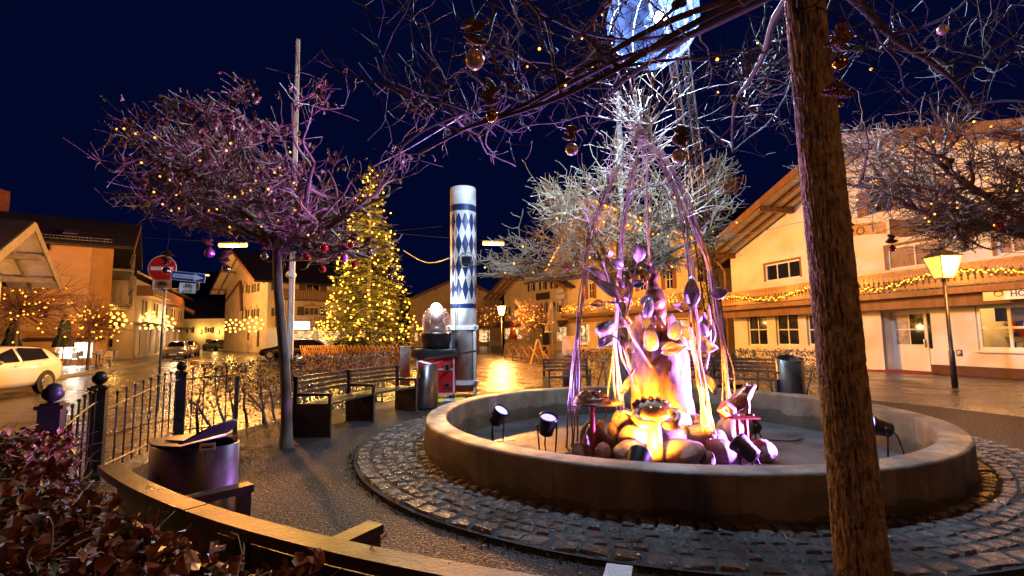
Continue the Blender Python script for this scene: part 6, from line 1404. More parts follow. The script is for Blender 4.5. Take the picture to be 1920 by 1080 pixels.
# stump
def stump():
    Y0 = 7.6; b = P(1243, 790, Y0); b = Vector((b.x, Y0, .05)); t = thing('tree_stump', 'gnarled tree stump glowing amber in the middle of the basin', 'stump', b)
    n, k = 72, 60; vs = []; mb = MB(); zt = P(1240, 640, Y0).z
    for i in range(k + 1):
        f_ = i / k; z = b.z + (zt - b.z) * f_
        for j in range(n):
            a = 2 * pi * j / n; r = .40 + .14 * math.exp(-f_ * 5) * (1 + .5 * sin(a * 5 + 1)) + .03 * sin(a * 3)
            q = Vector((cos(a) * 2.5, sin(a) * 2.5, z * 1.1)); r *= 1 + .16 * noise.noise(q) + .12 * abs(noise.noise(q * 2.6)) + .05 * noise.noise(q * 7)
            r -= .09 * max(0, f_ - .75) * 4 * (.5 + .5 * noise.noise(Vector((cos(a) * 2, sin(a) * 2, 5))))
            vs.append(Vector((b.x + .02 + r * cos(a), b.y + r * .8 * sin(a), z + (.14 * noise.noise(Vector((cos(a) * 2, sin(a) * 2, 9))) if i == k else 0))))
    mb.add(vs, [(i * n + j, i * n + (j + 1) % n, (i + 1) * n + (j + 1) % n, (i + 1) * n + j) for i in range(k) for j in range(n)] + [tuple(range(k * n, (k + 1) * n))]); mb.build('trunk', 'stump', t, True)
    # broken upper shards
    for (x0, y0, x1, y1, r0, r1, dd) in ((1205, 660, 1196, 588, .16, .03, 0), (1262, 680, 1245, 590, .24, .12, .05), (1225, 660, 1228, 600, .17, .07, .1)):
        mb = MB(); p, q = P(x0, y0, Y0 + dd), P(x1, y1, Y0 + dd); pts = [p.lerp(q, i / 10) for i in range(11)]; mb.tube(pts, [(r0 + (r1 - r0) * i / 10) * (1 + .25 * noise.noise(Vector((x0, i * .6, 0)))) for i in range(11)], 14)
        mb.v = [tuple(Vector(v) + Vector((noise.noise(Vector(v) * 9), noise.noise(Vector(v) * 9 + Vector((5, 0, 0))), 0)) * .035) for v in mb.v]; mb.build('shard', 'stump', t, True)
stump()
def blob(mb, c, r, M=None): mb.ball(c, r, 16, 12, M)
def chain(mb, pts, rr, n=10): mb.tube(pts, rr, n); mb.ball(pts[0], rr[0], 10, 8); mb.ball(pts[-1], rr[-1], 10, 8)
# bird figure on the stump
def bird():
    Y = 7.45; c = P(1229, 560, Y); t = thing('bird_figure', 'dark metal crested bird figure perched on top of the stump', 'sculpture', c); mb = MB()
    blob(mb, c, (.155, .13, .20), Matrix.Rotation(R(-18), 3, 'Y')); blob(mb, c + Vector((.06, .02, -.19)), (.11, .10, .16))
    pts = [P(1224, 540, Y), P(1222, 528, Y), P(1228, 518, Y), P(1224, 509, Y), P(1217, 504, Y)]; chain(mb, pts, [.10, .075, .06, .055, .05]); pts2 = [P(1217, 504, Y), P(1209, 503, Y)]; chain(mb, pts2, [.035, .012])
    chain(mb, [c + Vector((.08, .05, -.2)), c + Vector((.16, .1, -.42))], [.07, .02]); remesh(mb.build('body', 'bronze', t, True), .014, 3)
    for i, (dx, dz) in enumerate(((-.07, .10), (-.02, .13), (.03, .12), (.07, .08))): p = P(1217, 500, Y); mb = MB(); mb.tube([p, p + Vector((dx * .6, 0, dz * .7)), p + Vector((dx, 0, dz))], [.014, .012, .005], 6); mb.build('crest_feather', 'bronze', t, True)
    for s_ in (-1, 1): mb = MB(); q = c + Vector((s_ * .05, -.02, -.2)); mb.tube([q, q + Vector((0, -.03, -.16)), q + Vector((0, -.08, -.24))], [.02, .016, .012], 6); mb.build('leg', 'bronze', t, True)
bird()
def turtle():
    Y = 7.0; c = P(1110, 752, Y); t = thing('turtle_figure', 'bronze turtle figure on a red-stemmed round stand', 'sculpture', (c.x, Y, -.12)); s = pxs(34, Y)
    mb = MB(); n = 28; vs = []
    for i in range(13):
        ph = pi / 2 * i / 12
        for j in range(n):
            a = 2 * pi * j / n; r = cos(ph); rr = s * r * (1 + .0 * a); h_ = .52 * s * sin(ph) + .012 * max(0, cos(a * 6)) * sin(2 * ph) + .008 * cos(ph * 14); vs.append(c + Vector((rr * cos(a), rr * .85 * sin(a), h_ - .02)))
    mb.add(vs, [(i * n + j, i * n + (j + 1) % n, (i + 1) * n + (j + 1) % n, (i + 1) * n + j) for i in range(12) for j in range(n)] + [tuple(range(n - 1, -1, -1))]); sh = mb.build('shell', 'bronze', t, True)
    for i in range(7):
        a = 2 * pi * i / 6; q = c + (Vector((0, 0, .52 * s)) if i == 6 else Vector((cos(a) * s * .62, sin(a) * s * .52, .38 * s))); nn = (q - c + Vector((0, 0, .1))).normalized(); M = nn.to_track_quat('Z', 'Y').to_matrix(); mb = MB(); mb.lathe([(.30 * s, -.03), (.27 * s, .004), (.2 * s, .014), (0, .016)], q, 6, M=M); mb.build('scute', 'bronze', sh)
    mb = MB(); mb.lathe([(1.03 * s, -.03), (1.08 * s, -.015), (1.0 * s, .012)], c + Vector((0, 0, -.02)), 28, 1, .87); mb.build('shell_rim', 'bronze', sh, True)
    mb = MB(); hp = c + Vector((s * 1.28, -.05, -.02)); chain(mb, [c + Vector((s * .9, -.04, -.03)), hp], [.045, .05]); mb.ball(hp + Vector((.035, 0, 0)), (.06, .045, .042)); remesh(mb.build('head', 'bronze', t, True), .009)
    for sx, sy in ((.7, -.75), (-.7, -.75), (.7, .75), (-.7, .75)): mb = MB(); q = c + Vector((sx * s, sy * s * .85, -.03)); mb.ball(q, (.09, .05, .022), 12, 8, Matrix.Rotation(atan2(sy, sx), 3, 'Z')); mb.build('flipper', 'bronze', t, True)
    mb = MB(); mb.lathe([(.16, -.06), (.16, -.035)], c, 24); mb.build('stand_plate', 'rust_red', t); mb = MB(); mb.tube([Vector((c.x, c.y, -.12)), c + Vector((0, 0, -.06))], .036, 12); mb.build('stand_stem', 'rust_red', t)
turtle()
def crab():
    Y = 6.35; c = P(1222, 770, Y); t = thing('crab_figure', 'brightly lit crab figure on a wooden post before the stump', 'sculpture', (c.x, Y, -.12)); s = pxs(38, Y)
    mb = MB(); mb.ball(c, (s * .95, s * .66, s * .36), 24, 14, Matrix.Rotation(R(52), 3, 'X'))
    for k in range(7): a = pi * (k + .5) / 7; mb.ball(c + Vector((cos(a) * s * .85, .02, s * .2 + s * .38 * sin(a))), .035, 8, 6)
    sh = remesh(mb.build('shell', 'bronze', t, True), .009, 2)
    for sd in (-1, 1):
        mb = MB(); pts = [c + Vector((sd * s * .8, -.1, 0)), c + Vector((sd * s * 1.02, -.2, -.04)), c + Vector((sd * s * .8, -.3, -.10))]; chain(mb, pts, [.05, .055, .06]); mb.ball(c + Vector((sd * s * .55, -.32, -.12)), (.12, .06, .07), 12, 8); chain(mb, [c + Vector((sd * s * .5, -.33, -.10)), c + Vector((sd * s * .12, -.36, -.09))], [.045, .012]); chain(mb, [c + Vector((sd * s * .5, -.33, -.16)), c + Vector((sd * s * .15, -.36, -.14))], [.03, .01]); remesh(mb.build('claw', 'bronze', t, True), .010, 2)
        mb = MB(); mb.ball(c + Vector((sd * .06, -.19, .08)), .02, 8, 6); mb.build('eye', 'metal_black', sh, True)
        for k in range(3): mb = MB(); a = .2 + k * .45; q = c + Vector((sd * s * .85 * cos(a * .6), s * .45 * sin(a) , -.05)); mb.tube([q, q + Vector((sd * .13, .03, .05)), q + Vector((sd * .20, .05, -.08))], [.028, .024, .008], 7); mb.build('leg', 'bronze', t, True)
    mb = MB(); mb.tube([Vector((c.x + .03, c.y, -.12)), c + Vector((.02, .0, -.1))], [.105, .085], 14); mb.build('post', 'wood_honey', t, True)
crab()
def frog():
    Y = 6.9; c = P(1385, 765, Y); t = thing('frog_figure', 'bronze frog figure sitting upright on a small plate stand', 'sculpture', (c.x, Y, -.12)); q = lambda x, y, d=0: P(x, y, Y + d)
    mb = MB(); chain(mb, [q(1372, 762), q(1386, 752), q(1398, 738), q(1404, 729)], [.10, .12, .095, .075], 14); mb.ball(q(1405, 727), (.085, .085, .06), 16, 12, Matrix.Rotation(R(-28), 3, 'Y')); chain(mb, [q(1404, 729), q(1415, 724)], [.07, .03])
    for dd in (-.06, .06): mb.ball(q(1398, 720, dd), .028, 10, 8)
    for dd in (-.10, .10):
        chain(mb, [q(1370, 768, dd), q(1358, 758, dd * 1.2), q(1350, 768, dd * 1.3), q(1362, 776, dd * 1.3)], [.075, .06, .05, .045]); chain(mb, [q(1362, 777, dd * 1.3), q(1384, 778, dd * 1.5)], [.03, .02])
        chain(mb, [q(1398, 745, dd * .8), q(1402, 762, dd), q(1401, 776, dd)], [.05, .034, .03]); chain(mb, [q(1401, 777, dd), q(1412, 778, dd * 1.3)], [.025, .015])
    remesh(mb.build('body', 'bronze', t, True), .010, 3)
    for dd in (-.07, .07): mb = MB(); mb.ball(q(1399, 719, dd), .014, 8, 6); mb.build('eye', 'metal_black', t, True)
    mb = MB(); p = q(1386, 782); mb.box(p, (.44, .30, .02)); mb.build('stand_plate', 'rust_red', t)
    for x in (1383, 1398): p = q(x, 784); mb = MB(); mb.tube([Vector((p.x, p.y, -.12)), p], .03, 10); mb.build('stand_stem', 'rust_red', t)
frog()
# metal leaves and buds on stems
def leaf_blade(mb, base, tip, width, face, curl=.15, n=9):
    base, tip, face = Vector(base), Vector(tip), Vector(face); d = tip - base; L_ = d.length; d.normalize(); side = d.cross(face).normalized(); nn = side.cross(d).normalized(); vs = []
    for i in range(n + 1):
        f_ = i / n; wv = width * (sin(pi * min(1, f_ * .96 + .02)) ** .8) * (1.15 - .5 * f_); c = base + d * L_ * f_ + nn * curl * L_ * sin(f_ * pi)
        for k in (-1, -.55, 0, .55, 1): vs.append(c + side * (k * wv / 2) + nn * (.16 * wv * abs(k) ** 1.3 - (.02 * wv if k == 0 else 0)))
    mb.add(vs, [(i * 5 + k, i * 5 + k + 1, i * 5 + 6 + k, i * 5 + 5 + k) for i in range(n) for k in range(4)])
def solid(o, th=.006): m = o.modifiers.new('s', 'SOLIDIFY'); m.thickness = th; return o
def plant(label, Y, stems, leaves, buds, group='metal plants in the basin'):
    b = P(*stems[0][0], Y); t = thing('metal_plant', label, 'sculpture', (b.x, Y, max(0, b.z)), group)
    for st in stems:
        pts = [P(x, y, Y + (.0 if k == 0 else .05 * sin(k * 2.1 + x))) for k, (x, y) in enumerate(st)]; rr = [.026 * (1 - .55 * i / (len(pts) - 1)) for i in range(len(pts))]; pp, r2 = smooth_pts(pts, rr, 4); mb = MB(); mb.tube(pp, r2, 8); mb.build('stem', 'copper_leaf', t, True)
    for i, (bx, by, tx, ty, wpx, fx, dz) in enumerate(leaves):
        mb = MB(); leaf_blade(mb, P(bx, by, Y + dz), P(tx, ty, Y + dz - .06), pxs(wpx * 1.2, Y), (fx, -1, .25), .10); solid(mb.build('leaf', 'copper_leaf', t, True))
    for (x, y, wpx, hpx, ang) in buds:
        c = P(x, y, Y - .05); r_, h_ = pxs(wpx * .86, Y) / 2, pxs(hpx, Y) / 2; bd = None
        for k in range(4):
            mb = MB(); n_ = 8; vs = []; a0 = k * pi / 2 + .4
            for i in range(n_ + 1):
                ph = pi * (.04 + .93 * i / n_)
                for j in range(7):
                    a = a0 + (j / 6 - .5) * 2.0 * (1 - .25 * i / n_); rr = r_ * (sin(ph) ** .75) * (1.05 - .42 * i / n_) * (1.08 if k % 2 else 1) + (.10 * r_ * (i / n_) ** 4); vs.append(c + Matrix.Rotation(R(ang), 3, 'Y') @ Vector((rr * cos(a), rr * sin(a), -h_ * cos(ph))))
            mb.add(vs, [(i * 7 + j, i * 7 + j + 1, i * 7 + 8 + j, i * 7 + 7 + j) for i in range(n_) for j in range(6)]); o = solid(mb.build('petal', 'copper_leaf', t, True), .008)
plant('tall metal plant with arrow-shaped leaves on an upright stem', 7.35, [[(1222, 690), (1190, 640), (1168, 590), (1152, 548), (1136, 505), (1131, 488), (1138, 476)], [(1172, 598), (1182, 560), (1188, 520), (1195, 488)], [(1160, 568), (1150, 568), (1138, 566)], [(1190, 530), (1180, 510), (1166, 500)]],
      [(1195, 492, 1198, 454, 22, .1, 0), (1139, 482, 1147, 466, 10, .5, 0), (1136, 525, 1096, 500, 14, .3, -.1), (1163, 556, 1116, 530, 26, .2, .05), (1178, 565, 1140, 535, 22, -.2, .1), (1168, 502, 1144, 486, 16, -.3, -.05), (1134, 570, 1106, 572, 15, .3, 0), (1168, 548, 1156, 520, 16, .5, .12), (1182, 560, 1170, 516, 14, .2, .2), (1186, 535, 1210, 532, 16, -.5, -.1), (1160, 600, 1185, 606, 24, -.3, .1)], [(1136, 616, 36, 40, 62)])
plant('metal plant with folded tulip buds leaning against the stump', 7.05, [[(1196, 735), (1182, 700), (1166, 670), (1160, 640), (1146, 628)], [(1180, 690), (1174, 660), (1165, 636)]],
      [(1150, 628, 1120, 652, 14, .3, 0), (1135, 632, 1122, 650, 12, -.4, 0), (1200, 568, 1238, 560, 20, .1, .2), (1240, 655, 1282, 650, 20, -.2, .0)], [(1166, 638, 14, 26, 10), (1220, 636, 34, 44, -6), (1215, 578, 26, 40, 12)])
plant('metal plant with broad shining leaf by the thick willow rods', 7.1, [[(1318, 760), (1322, 700), (1330, 650), (1332, 600), (1328, 570)], [(1312, 720), (1296, 640), (1297, 590), (1296, 560)], [(1326, 660), (1340, 630), (1335, 600)]],
      [(1297, 578, 1296, 518, 26, -.3, -.1), (1306, 640, 1288, 612, 24, .3, 0), (1284, 580, 1258, 572, 16, .2, .1), (1332, 555, 1366, 546, 20, .1, 0), (1302, 628, 1322, 585, 22, .4, .1), (1308, 650, 1346, 652, 22, -.1, -.1), (1300, 655, 1268, 610, 34, .2, .05), (1240, 662, 1290, 648, 18, 0, -.05), (1318, 700, 1342, 742, 18, .3, -.1)], [(1266, 620, 32, 36, 20), (1318, 618, 22, 30, -30)])
plant('low metal stalk with narrow amber leaves beside the turtle', 6.9, [[(1186, 700), (1176, 672), (1168, 648)], [(1190, 690), (1172, 725), (1164, 752)]], [(1168, 650, 1162, 628, 14, .2, 0), (1180, 705, 1160, 748, 12, .3, 0), (1172, 655, 1184, 634, 8, -.3, 0)], [])
# willow rod tent
TOP = P(1205, 245, 7.75)
def bundle(label, base, via, k, spread, seed, thick=.02, m='twig_willow', over=1.4, drift=.1):
    rs = random.Random(seed); base = Vector(base); t = thing('willow_bundle', label, 'willow rods', (base.x, base.y, -.12), 'willow rod bundles of the tent'); tw = MB()
    for i in range(k):
        o = Vector((rs.gauss(0, spread), rs.gauss(0, spread), 0)); pts = [base + o * 1.5]
        for v in via: pts.append(Vector(v) + Vector((rs.gauss(0, spread * .55), rs.gauss(0, spread * .55), 0)))
        e = pts[-1]; d = (pts[-1] - pts[-2]).normalized(); last = e + (d * .8 + Vector((rs.gauss(0, .55), rs.gauss(0, .4), rs.uniform(.5, 1)))).normalized() * rs.uniform(.5, over); pts.append(last)
        r0 = thick * rs.uniform(.7, 1.25); nn = len(pts); pp, r2 = smooth_pts(pts, [r0 * (1 - .78 * j / (nn - 1)) for j in range(nn)], 7)
        pp = [p + Vector((noise.noise(p * 2 + Vector((i * 7, 0, 0))), noise.noise(p * 2 + Vector((0, i * 7, 0))), 0)) * .045 for p in pp]
        mb = MB(); mb.tube(pp, [q * (1 + .18 * noise.noise(p * 14)) for q, p in zip(r2, pp)], 8); mb.build('rod', m, t, True)
        for s in range(6):
            a = pp[rs.randrange(len(pp) // 2, len(pp) - 2)]; tw.tube(crooked(a, (rs.gauss(0, .8), rs.gauss(0, .6), rs.uniform(.2, 1.2)), rs.uniform(.25, .75), rs, 5, .16), [.007, .006, .005, .0045, .004, .003], 4, False)
        for s in range(6):
            a = pp[rs.randrange(3, len(pp) - 2)]; tw.tube(crooked(a, (rs.gauss(0, 1), rs.gauss(0, 1), rs.uniform(-.2, .6)), rs.uniform(.04, .14), rs, 3, .2), .004, 3, False)
    tw.build('twigs', m, t, kind='stuff'); return t
def flr(x, y): g = G(x, y, -.12); return g
Ya = 6.9
bundle('slender willow rod bundle rising beside the turtle', flr(1073, 838), [P(1077, 700, 7.15), P(1090, 560, 7.25), P(1104, 450, 7.35), P(1140, 350, 7.5), P(1190, 262, 7.65)], 7, .05, 1, .014)
bundle('straight pale willow bundle standing behind the turtle', Vector((P(1152, 700, 8.5).x, 8.5, -.12)), [P(1153, 650, 8.5), P(1158, 540, 8.45), P(1166, 430, 8.3), P(1186, 330, 8.1), P(1204, 250, 7.9)], 7, .055, 2, .0145)
bundle('thick dark willow pole bundle leaning in from the crab side', flr(1336, 850), [P(1318, 740, 6.75), P(1304, 620, 6.95), P(1294, 500, 7.15), P(1278, 395, 7.4), P(1232, 290, 7.6), P(1208, 258, 7.7)], 8, .05, 3, .0165)
bundle('gnarled willow bundle curving down behind the frog', Vector((P(1366, 760, 8.2).x, 8.2, -.12)), [P(1360, 690, 8.2), P(1345, 590, 8.15), P(1325, 490, 8.05), P(1296, 400, 7.95), P(1255, 310, 7.85), P(1215, 262, 7.8)], 9, .055, 4, .0165)
bundle('back willow bundle almost hidden by the stump', Vector((P(1225, 700, 8.9).x, 8.9, -.12)), [P(1222, 600, 8.8), P(1216, 450, 8.4), P(1208, 320, 8.0), P(1205, 255, 7.8)], 4, .04, 5, .012)
t = thing('binding', 'wrapped willow binding at the peak of the rod tent', 'binding', TOP, None)
for k in range(6): mb = MB(); c = TOP + Vector((0, 0, -.1 + k * .035)); mb.tube([c + Vector((.13 * cos(a), .11 * sin(a), .02 * sin(a + k))) for a in [i * pi / 8 for i in range(17)]], .014, 6); mb.build('wrap', 'twig_willow', t, True)
# ================================================================== spotlights
def spot(label, c, aim, lens, col, power, angle=58, body='metal_black', s=1.0, size=.09):
    c, aim = Vector(c), Vector(aim); t = thing('spotlight', label, 'spotlight', (c.x, c.y, -.12), 'spotlights on the basin floor'); d = (aim - c).normalized(); M = d.to_track_quat('Z', 'Y').to_matrix()
    mb = MB(); mb.lathe([(.055 * s, -.16 * s), (.10 * s, -.13 * s), (.125 * s, .10 * s), (.135 * s, .11 * s), (.135 * s, .14 * s), (.12 * s, .14 * s), (.112 * s, .105 * s), (0, .10 * s)], c, 24, M=M); mb.build('can', body, t, True)
    mb = MB(); mb.lathe([(.11 * s, .112 * s), (0, .118 * s)], c, 24, M=M); ln = mb.build('lens', lens, t)
    sd = d.cross(Vector((0, 0, 1))).normalized() * .145 * s; b_ = Vector((c.x, c.y, -.118))
    mb = MB(); mb.tube([c + sd, c + sd + Vector((0, 0, -.1 * s)), b_ + sd * .8 + Vector((0, 0, .02)), b_ - sd * .8 + Vector((0, 0, .02)), c - sd + Vector((0, 0, -.1 * s)), c - sd], .012, 6); mb.build('yoke', body, t)
    for q in (c + sd, c - sd): mb = MB(); mb.ball(q, .024, 8, 6); mb.build('knob', body, t)
    mb = MB(); mb.box(b_ + Vector((0, 0, .01)), (.12, .09, .025)); mb.build('foot', 'rust_red', t)
    mb = MB(); rs = random.Random(int(c.x * 100)); mb.tube([c - d * .17 * s, c - d * .24 * s + Vector((0, 0, -.06)), b_ - Vector((d.x, d.y, 0)) * .3 + Vector((.03, 0, .015)), b_ - Vector((d.x, d.y, 0)) * .55 + Vector((.2, -.1, .012)), b_ - Vector((d.x, d.y, 0)) * .5 + Vector((.5, .05, .012))], .011, 5); mb.build('cable', 'metal_black', t)
    lamp('light', 'SPOT', c + d * .16 * s, power, col, t, size, c + d, angle, .45); return t
BL = (.40, .22, 1.0); AM = (1, .28, .03); PK = (.80, .34, 1.0)
spot('blue-violet spotlight tipped upward near the basin wall', P(934, 780, 8.0), P(934, 780, 8.0) + Vector((.55, -.45, 1)), 'lens_blue', BL, 1200, 105)
spot('blue-violet spotlight shining straight up beside the willow rods', P(1026, 797, 7.1), P(1026, 797, 7.1) + Vector((.15, -.4, 1)), 'lens_blue', BL, 600, 105)
spot('blue-violet spotlight half hidden behind the rough tree trunk', P(1648, 800, 6.65), (-2.4, 6.9, 2.5), 'lens_blue', (.52, .20, 1.0), 9500, 72)
spot('spotlight tucked under the frog stand', P(1408, 795, 8.0), (.6, 8.0, 3.5), 'lens_blue', PK, 500, 78)
spot('dark spotlight seen from behind among the front boulders', P(1195, 866, 5.55), (2.1, 7.2, .75), 'sodium_glass', AM, 6000, 62, size=.12)
spot('tilted spotlight with amber tinted can by the last boulder', P(1398, 842, 6.35), (2.3, 7.3, .9), 'sodium_glass', AM, 1400, 64)
# ================================================================== big ball and lattice mast
Yb = 8.3; bc = P(1223, 40, Yb); br = pxs(89, Yb)
t = thing('light_ball', 'huge clear ball lit from inside high above the willow tent', 'light ball', bc)
mb = MB(); mb.ball((0, 0, 0), br, 64, 40); me = mb.mesh('skin', 'ball_skin', True); link('skin', me, t, mat=Matrix.Translation(bc))
mb = MB(); mb.tube([bc + Vector((-.1, 0, br * .98)), bc + Vector((0, 0, .1))], .035, 8); mb.build('inner_post', 'metal_black', t)
lp = P(1238, 33, Yb - .35); mb = MB(); mb.ball(lp, .11, 16, 12); mb.build('lamp_head', 'lens_white', t, True)
mb = MB()
for k in range(7): a = 2 * pi * k / 7; mb.tube([bc + Vector((br * .96 * cos(a) * sin(ph), br * .96 * sin(a) * sin(ph), -br * .96 * cos(ph))) for ph in [pi * i / 16 for i in range(1, 16)]], .008, 4, False)
mb.build('seam', 'metal_white', t)
lamp('light', 'POINT', lp + Vector((0, 0, 0)), 5600, (.55, .73, 1), t, .17)
def mottle(l):   # the creased plastic skin breaks the lamp's light into soft patches
    l.use_nodes = True; n = l.node_tree.nodes; L = l.node_tree.links; em = n['Emission']; tc = n.new('ShaderNodeTexCoord'); ns = n.new('ShaderNodeTexNoise'); ns.inputs['Scale'].default_value = 22; ns.inputs['Detail'].default_value = 3; ns.inputs['Distortion'].default_value = 1.2
    L.new(tc.outputs['Normal'], ns.inputs['Vector']); mr = n.new('ShaderNodeMapRange'); mr.inputs[1].default_value = .36; mr.inputs[2].default_value = .64; mr.inputs[3].default_value = .25; mr.inputs[4].default_value = 1.9; L.new(ns.outputs[0], mr.inputs[0]); L.new(mr.outputs[0], em.inputs['Strength'])
mottle([c for c in t.children if c.type == 'LIGHT'][0].data)
def mast():
    b = G(1352, 680); b = Vector((P(1352, 640, 14.8).x, 14.8, 0)); top = P(1262, 60, 9.3) + Vector((.0, 0, .6)); t = thing('lattice_mast', 'leaning black steel lattice mast carrying the big ball', 'mast', b); ax = (top - b).normalized(); s = ax.cross(Vector((0, 1, 0))).normalized(); q = s.cross(ax).normalized(); w_ = .15
    legs = [(-1, -1), (1, -1), (1, 1), (-1, 1)]
    for i, j in legs: mb = MB(); mb.tube([b + s * i * w_ * 1.1 + q * j * w_ * 1.1, top + s * i * w_ + q * j * w_], .022, 6); mb.build('chord', 'metal_black', t)
    k = 30; L_ = (top - b)
    for n_ in range(k):
        p0, p1 = b + L_ * (n_ / k), b + L_ * ((n_ + 1) / k); mb = MB()
        for (a, c_), (e, g) in zip(legs, legs[1:] + legs[:1]):
            mb.tube([p0 + s * a * w_ + q * c_ * w_, p1 + s * e * w_ + q * g * w_], .009, 4, False); mb.tube([p1 + s * a * w_ + q * c_ * w_, p1 + s * e * w_ + q * g * w_], .009, 4, False); mb.tube([p0 + s * e * w_ + q * g * w_, p1 + s * a * w_ + q * c_ * w_], .008, 4, False)
        mb.build('brace', 'metal_black', t)
    mb = MB(); e = bc + Vector((0, 0, br)); mb.tube([top, top + Vector((-.1, -.2, .5)), e + Vector((.1, .1, .15)), e], .03, 6); mb.build('hanger', 'metal_black', t)
    mb = MB(); mb.box(b + Vector((0, 0, .05)), (.8, .8, .1)); mb.build('base_plate', 'metal_black', t)
mast()
b = P(1162, 480, 16.5); t = thing('slim_pole', 'slim pale pole standing behind the bare domed tree', 'pole', (b.x, 16.5, 0)); tp = P(1160, 175, 16.5); mb = MB(); mb.tube([Vector((b.x, 16.5, 0)), tp], [.11, .09], 12); mb.build('shaft', 'metal_white', t, True); mb = MB(); mb.ball(tp, .1, 12, 8); mb.build('cap', 'metal_white', t, True)
# ================================================================== wires
def wire(label, pts, r=.012, m='metal_white'):
    t = thing('overhead_cable', label, 'cable', pts[0]); pp, rr = smooth_pts([Vector(p) for p in pts], [r] * len(pts), 8); mb = MB(); mb.tube(pp, rr, 5); mb.build('cable', m, t, True)
wire('pale cable sagging from christmas tree to maypole', [P(757, 470, 20), P(790, 489, 17), P(815, 492, 15.2), P(842, 484, 13.3)], .014)
wire('pale cable slung from the flat-topped tree up to the overhead branches', [P(700, 312, 7.2), P(760, 282, 6.2), P(830, 240, 5.2), P(870, 214, 4.6)], .005)
wire('thin cable crossing below the hotel gable', [P(1340, 445, 15), P(1420, 435, 17), P(1510, 415, 18.5), P(1640, 395, 19)], .012)
# ================================================================== hanging ornaments of cones and baubles
def cone_tpl(L_, r, seed):
    mb = MB(); n = 10; k = 16; prof = []
    for i in range(k + 1): f_ = i / k; prof.append((max(.001, r * sin(pi * (f_ * .93 + .05)) ** .7 * (1 + (.16 if i % 2 else -.08))), (f_ - .5) * L_))
    mb.lathe(prof, (0, 0, 0), n); return mb.mesh('cone', 'cone', False)
CONE = [cone_tpl(.15, .021, 0), cone_tpl(.125, .023, 1)]
def ornament(label, bx, by, Y, rpx, m, ncone, seed, group, top=None):
    rs = random.Random(seed); c = P(bx, by, Y); r = pxs(rpx, Y); t = thing('hanging_ornament', label, 'ornament', c, group)
    mb = MB(); mb.ball(c, r, 24, 16); bl = mb.build('bauble', m, t, True); mb = MB(); mb.lathe([(r * .28, 0), (r * .28, r * .22), (r * .1, r * .26)], c + Vector((0, 0, r * .93)), 10); mb.build('cap', 'bauble_gold', bl)
    z = c.z + r * 1.35
    for k in range(ncone):
        z += .026 + rs.uniform(0, .014); M = Matrix.Translation((c.x + rs.gauss(0, .02), c.y + rs.gauss(0, .015), z)) @ Matrix.Rotation(rs.uniform(-.6, .6) + (pi if rs.random() < .5 else 0), 4, 'Z') @ Matrix.Rotation(R(90) + rs.gauss(0, .28), 4, 'Y'); link('cone', CONE[rs.randrange(2)], t, mat=M)
    mb = MB(); mb.tube([c + Vector((0, 0, r)), Vector((c.x, c.y, z + .05)), Vector((c.x + .02, c.y, z + .32))], .0025, 4, False); mb.build('cord', 'metal_black', t)
g2 = 'ornaments hung in the branches overhead'; g1 = 'ornaments hung in the flat-topped tree'
ornament('large pearl bauble under a cluster of spruce cones in the overhead branches', 890, 112, 3.2, 19, 'bauble_pearl', 6, 1, g2); ornament('small gold bauble under spruce cones in the overhead branches', 922, 217, 3.3, 12, 'bauble_gold', 5, 2, g2)
ornament('pearl bauble under three flat cones beside the willow peak', 1072, 280, 4.0, 12, 'bauble_pearl', 4, 3, g2); ornament('white striped bauble under angled cones above the thick willow pole', 1273, 293, 4.0, 14, 'bauble_pearl', 5, 4, g2)
ornament('copper bauble below cones close to the rough trunk', 1574, 117, 2.9, 14, 'bauble_gold', 5, 5, g2); ornament('plain cone cluster with hidden bauble lower on the rough trunk', 1577, 196, 2.95, 5, 'bauble_gold', 3, 6, g2)
ornament('blurred pale bauble at a twig end beyond the rough trunk', 1768, 56, 3.6, 10, 'bauble_pearl', 0, 7, g2)
for k, (x, y, r_, m, n_, lab) in enumerate(((393, 474, 9, 'bauble_pink', 2, 'pink bauble under the glowing street lamp'), (424, 503, 7, 'bauble_silver', 5, 'silver-gold bauble under cones past the street lamp'), (496, 480, 7, 'bauble_silver', 6, 'silver bauble under a cone stack beside the slim tree trunk'), (575, 482, 7, 'bauble_red', 6, 'red bauble under a cone stack before the dark roof'), (608, 465, 8, 'bauble_red', 0, 'red bauble alone at a twig before the christmas tree'), (645, 483, 8, 'bauble_pink', 5, 'pink bauble hung before the christmas tree lights'), (664, 496, 6, 'bauble_red', 2, 'dark red bauble hung low before the christmas tree'), (692, 473, 8, 'bauble_silver', 4, 'silver bauble before the upper christmas tree'), (658, 460, 6, 'bauble_red', 3, 'small red bauble half inside the christmas tree lights'), (312, 507, 7, 'bauble_silver', 5, 'silver bauble under cones before the no entry sign'), (605, 505, 6, 'bauble_red', 5, 'red bauble under low cones beside the christmas tree'), (731, 520, 5, 'bauble_silver', 3, 'small silver bauble hanging lowest before the christmas tree'))):
    ornament(lab, x, y, 6.0 + (k % 4) * .35, r_, m, n_, 20 + k, g1)
for k, (x, y, m, lab) in enumerate(((1673, 466, 'bauble_red', 'dark red bauble under cones above the hotel window'), (1796, 444, 'bauble_silver', 'silver bauble by the hotel upper window'), (1873, 423, 'bauble_red', 'red bauble high before the hotel fresco'), (1594, 433, 'bauble_pink', 'magenta bauble beside the rough trunk and painted ribbon'))): ornament(lab, x, y, 5.6 + k * .2, 6, m, 3 if k < 3 else 1, 40 + k, 'ornaments hung in the dense tree')
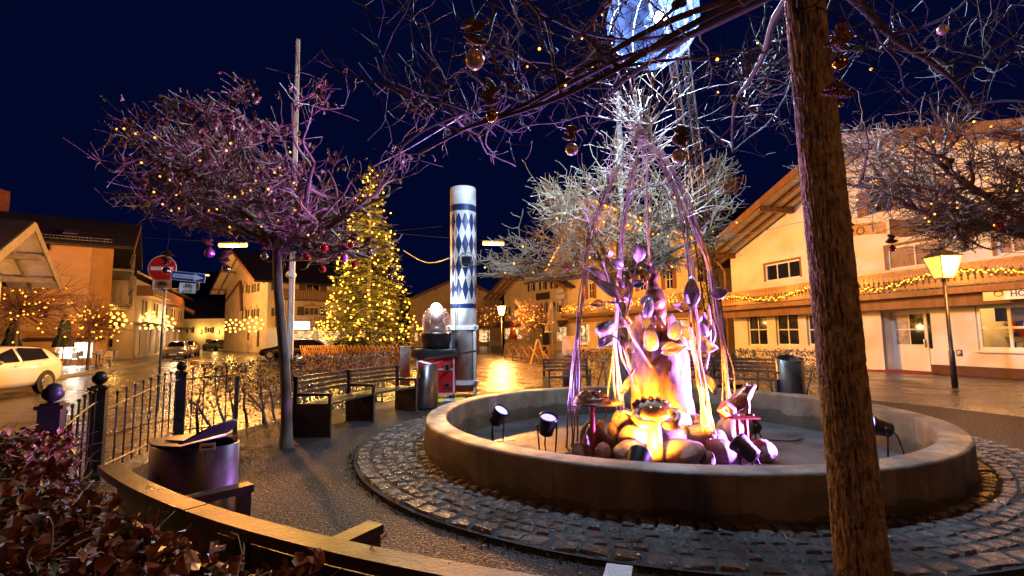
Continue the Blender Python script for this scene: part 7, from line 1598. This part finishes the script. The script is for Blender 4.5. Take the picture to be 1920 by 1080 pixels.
for k, (x, y, m, lab) in enumerate(((1062, 506, 'bauble_pink', 'pink bauble left hanging before the chalet gable end'), (1204, 519, 'bauble_red', 'red bauble behind the tall metal leaf'), (1256, 500, 'bauble_red', 'dark red bauble behind the thick willow pole'), (1245, 517, 'bauble_silver', 'silver bauble between bird figure and thick willow pole'), (1081, 496, 'bauble_silver', 'silver bauble in the pale-lit tree beside the slender willow bundle'))): ornament(lab, x, y, 12.2, 4.5, m, 2, 50 + k, 'ornaments hung in the pale-lit tree')
# ================================================================== fairy lights in the trees
def tree_lights(label, tips, n, seed, r, filt, power=0, at=None):
    rs = random.Random(seed); c = [p for p in tips if filt(p)]; rs.shuffle(c); bulbs(label, c[:n], r, cable=False, power=power, at=at)
tree_lights('fairy lights scattered low in the flat-topped tree with dry leaves', tips1, 55, 1, .013, lambda p: -4.9 < p.x < -2.2 and p.y < 7.6 and 2.9 < p.z < 4.0)
tree_lights('few fairy lights glowing in the branches overhead', tips2, 16, 2, .011, lambda p: .2 < p.x < 3.4 and 3.0 < p.y < 5.5 and p.z > 3.3)
tree_lights('fairy lights scattered through the dense tree before the hotel', tips3, 42, 3, .012, lambda p: p.x < 7.2 and p.y < 6.6 and p.z < 4.3)
tree_lights('fairy lights scattered low in the pale-lit domed tree', tips4, 40, 4, .024, lambda p: p.y < 13.3 and p.z < 4.8)

# ================================================================== fallen leaves
def fallen():
    rs = random.Random(77); mb = MB()
    for i in range(420):
        k = rs.random(); r = rs.uniform(4.55, 6.6) if k < .6 else rs.uniform(3.6, 4.5) if k < .85 else rs.uniform(1.6, 3.2); a = rs.uniform(140, 320) if k < .85 else rs.uniform(0, 360)
        z = .008 if k < .6 else .064 if k < .85 else -.112
        put_leaf(mb, ringpt(r, a, z), rs.uniform(.025, .055), rs, False, Matrix.Rotation(rs.uniform(0, 6.3), 3, 'Z') @ Matrix.Rotation(rs.gauss(0, .2), 3, 'X'))
    tag(mb.build('leaf_litter', 'leaf_rust'), 'scattered fallen leaves on gravel, cobbles and basin floor', 'leaves', kind='stuff')
fallen()
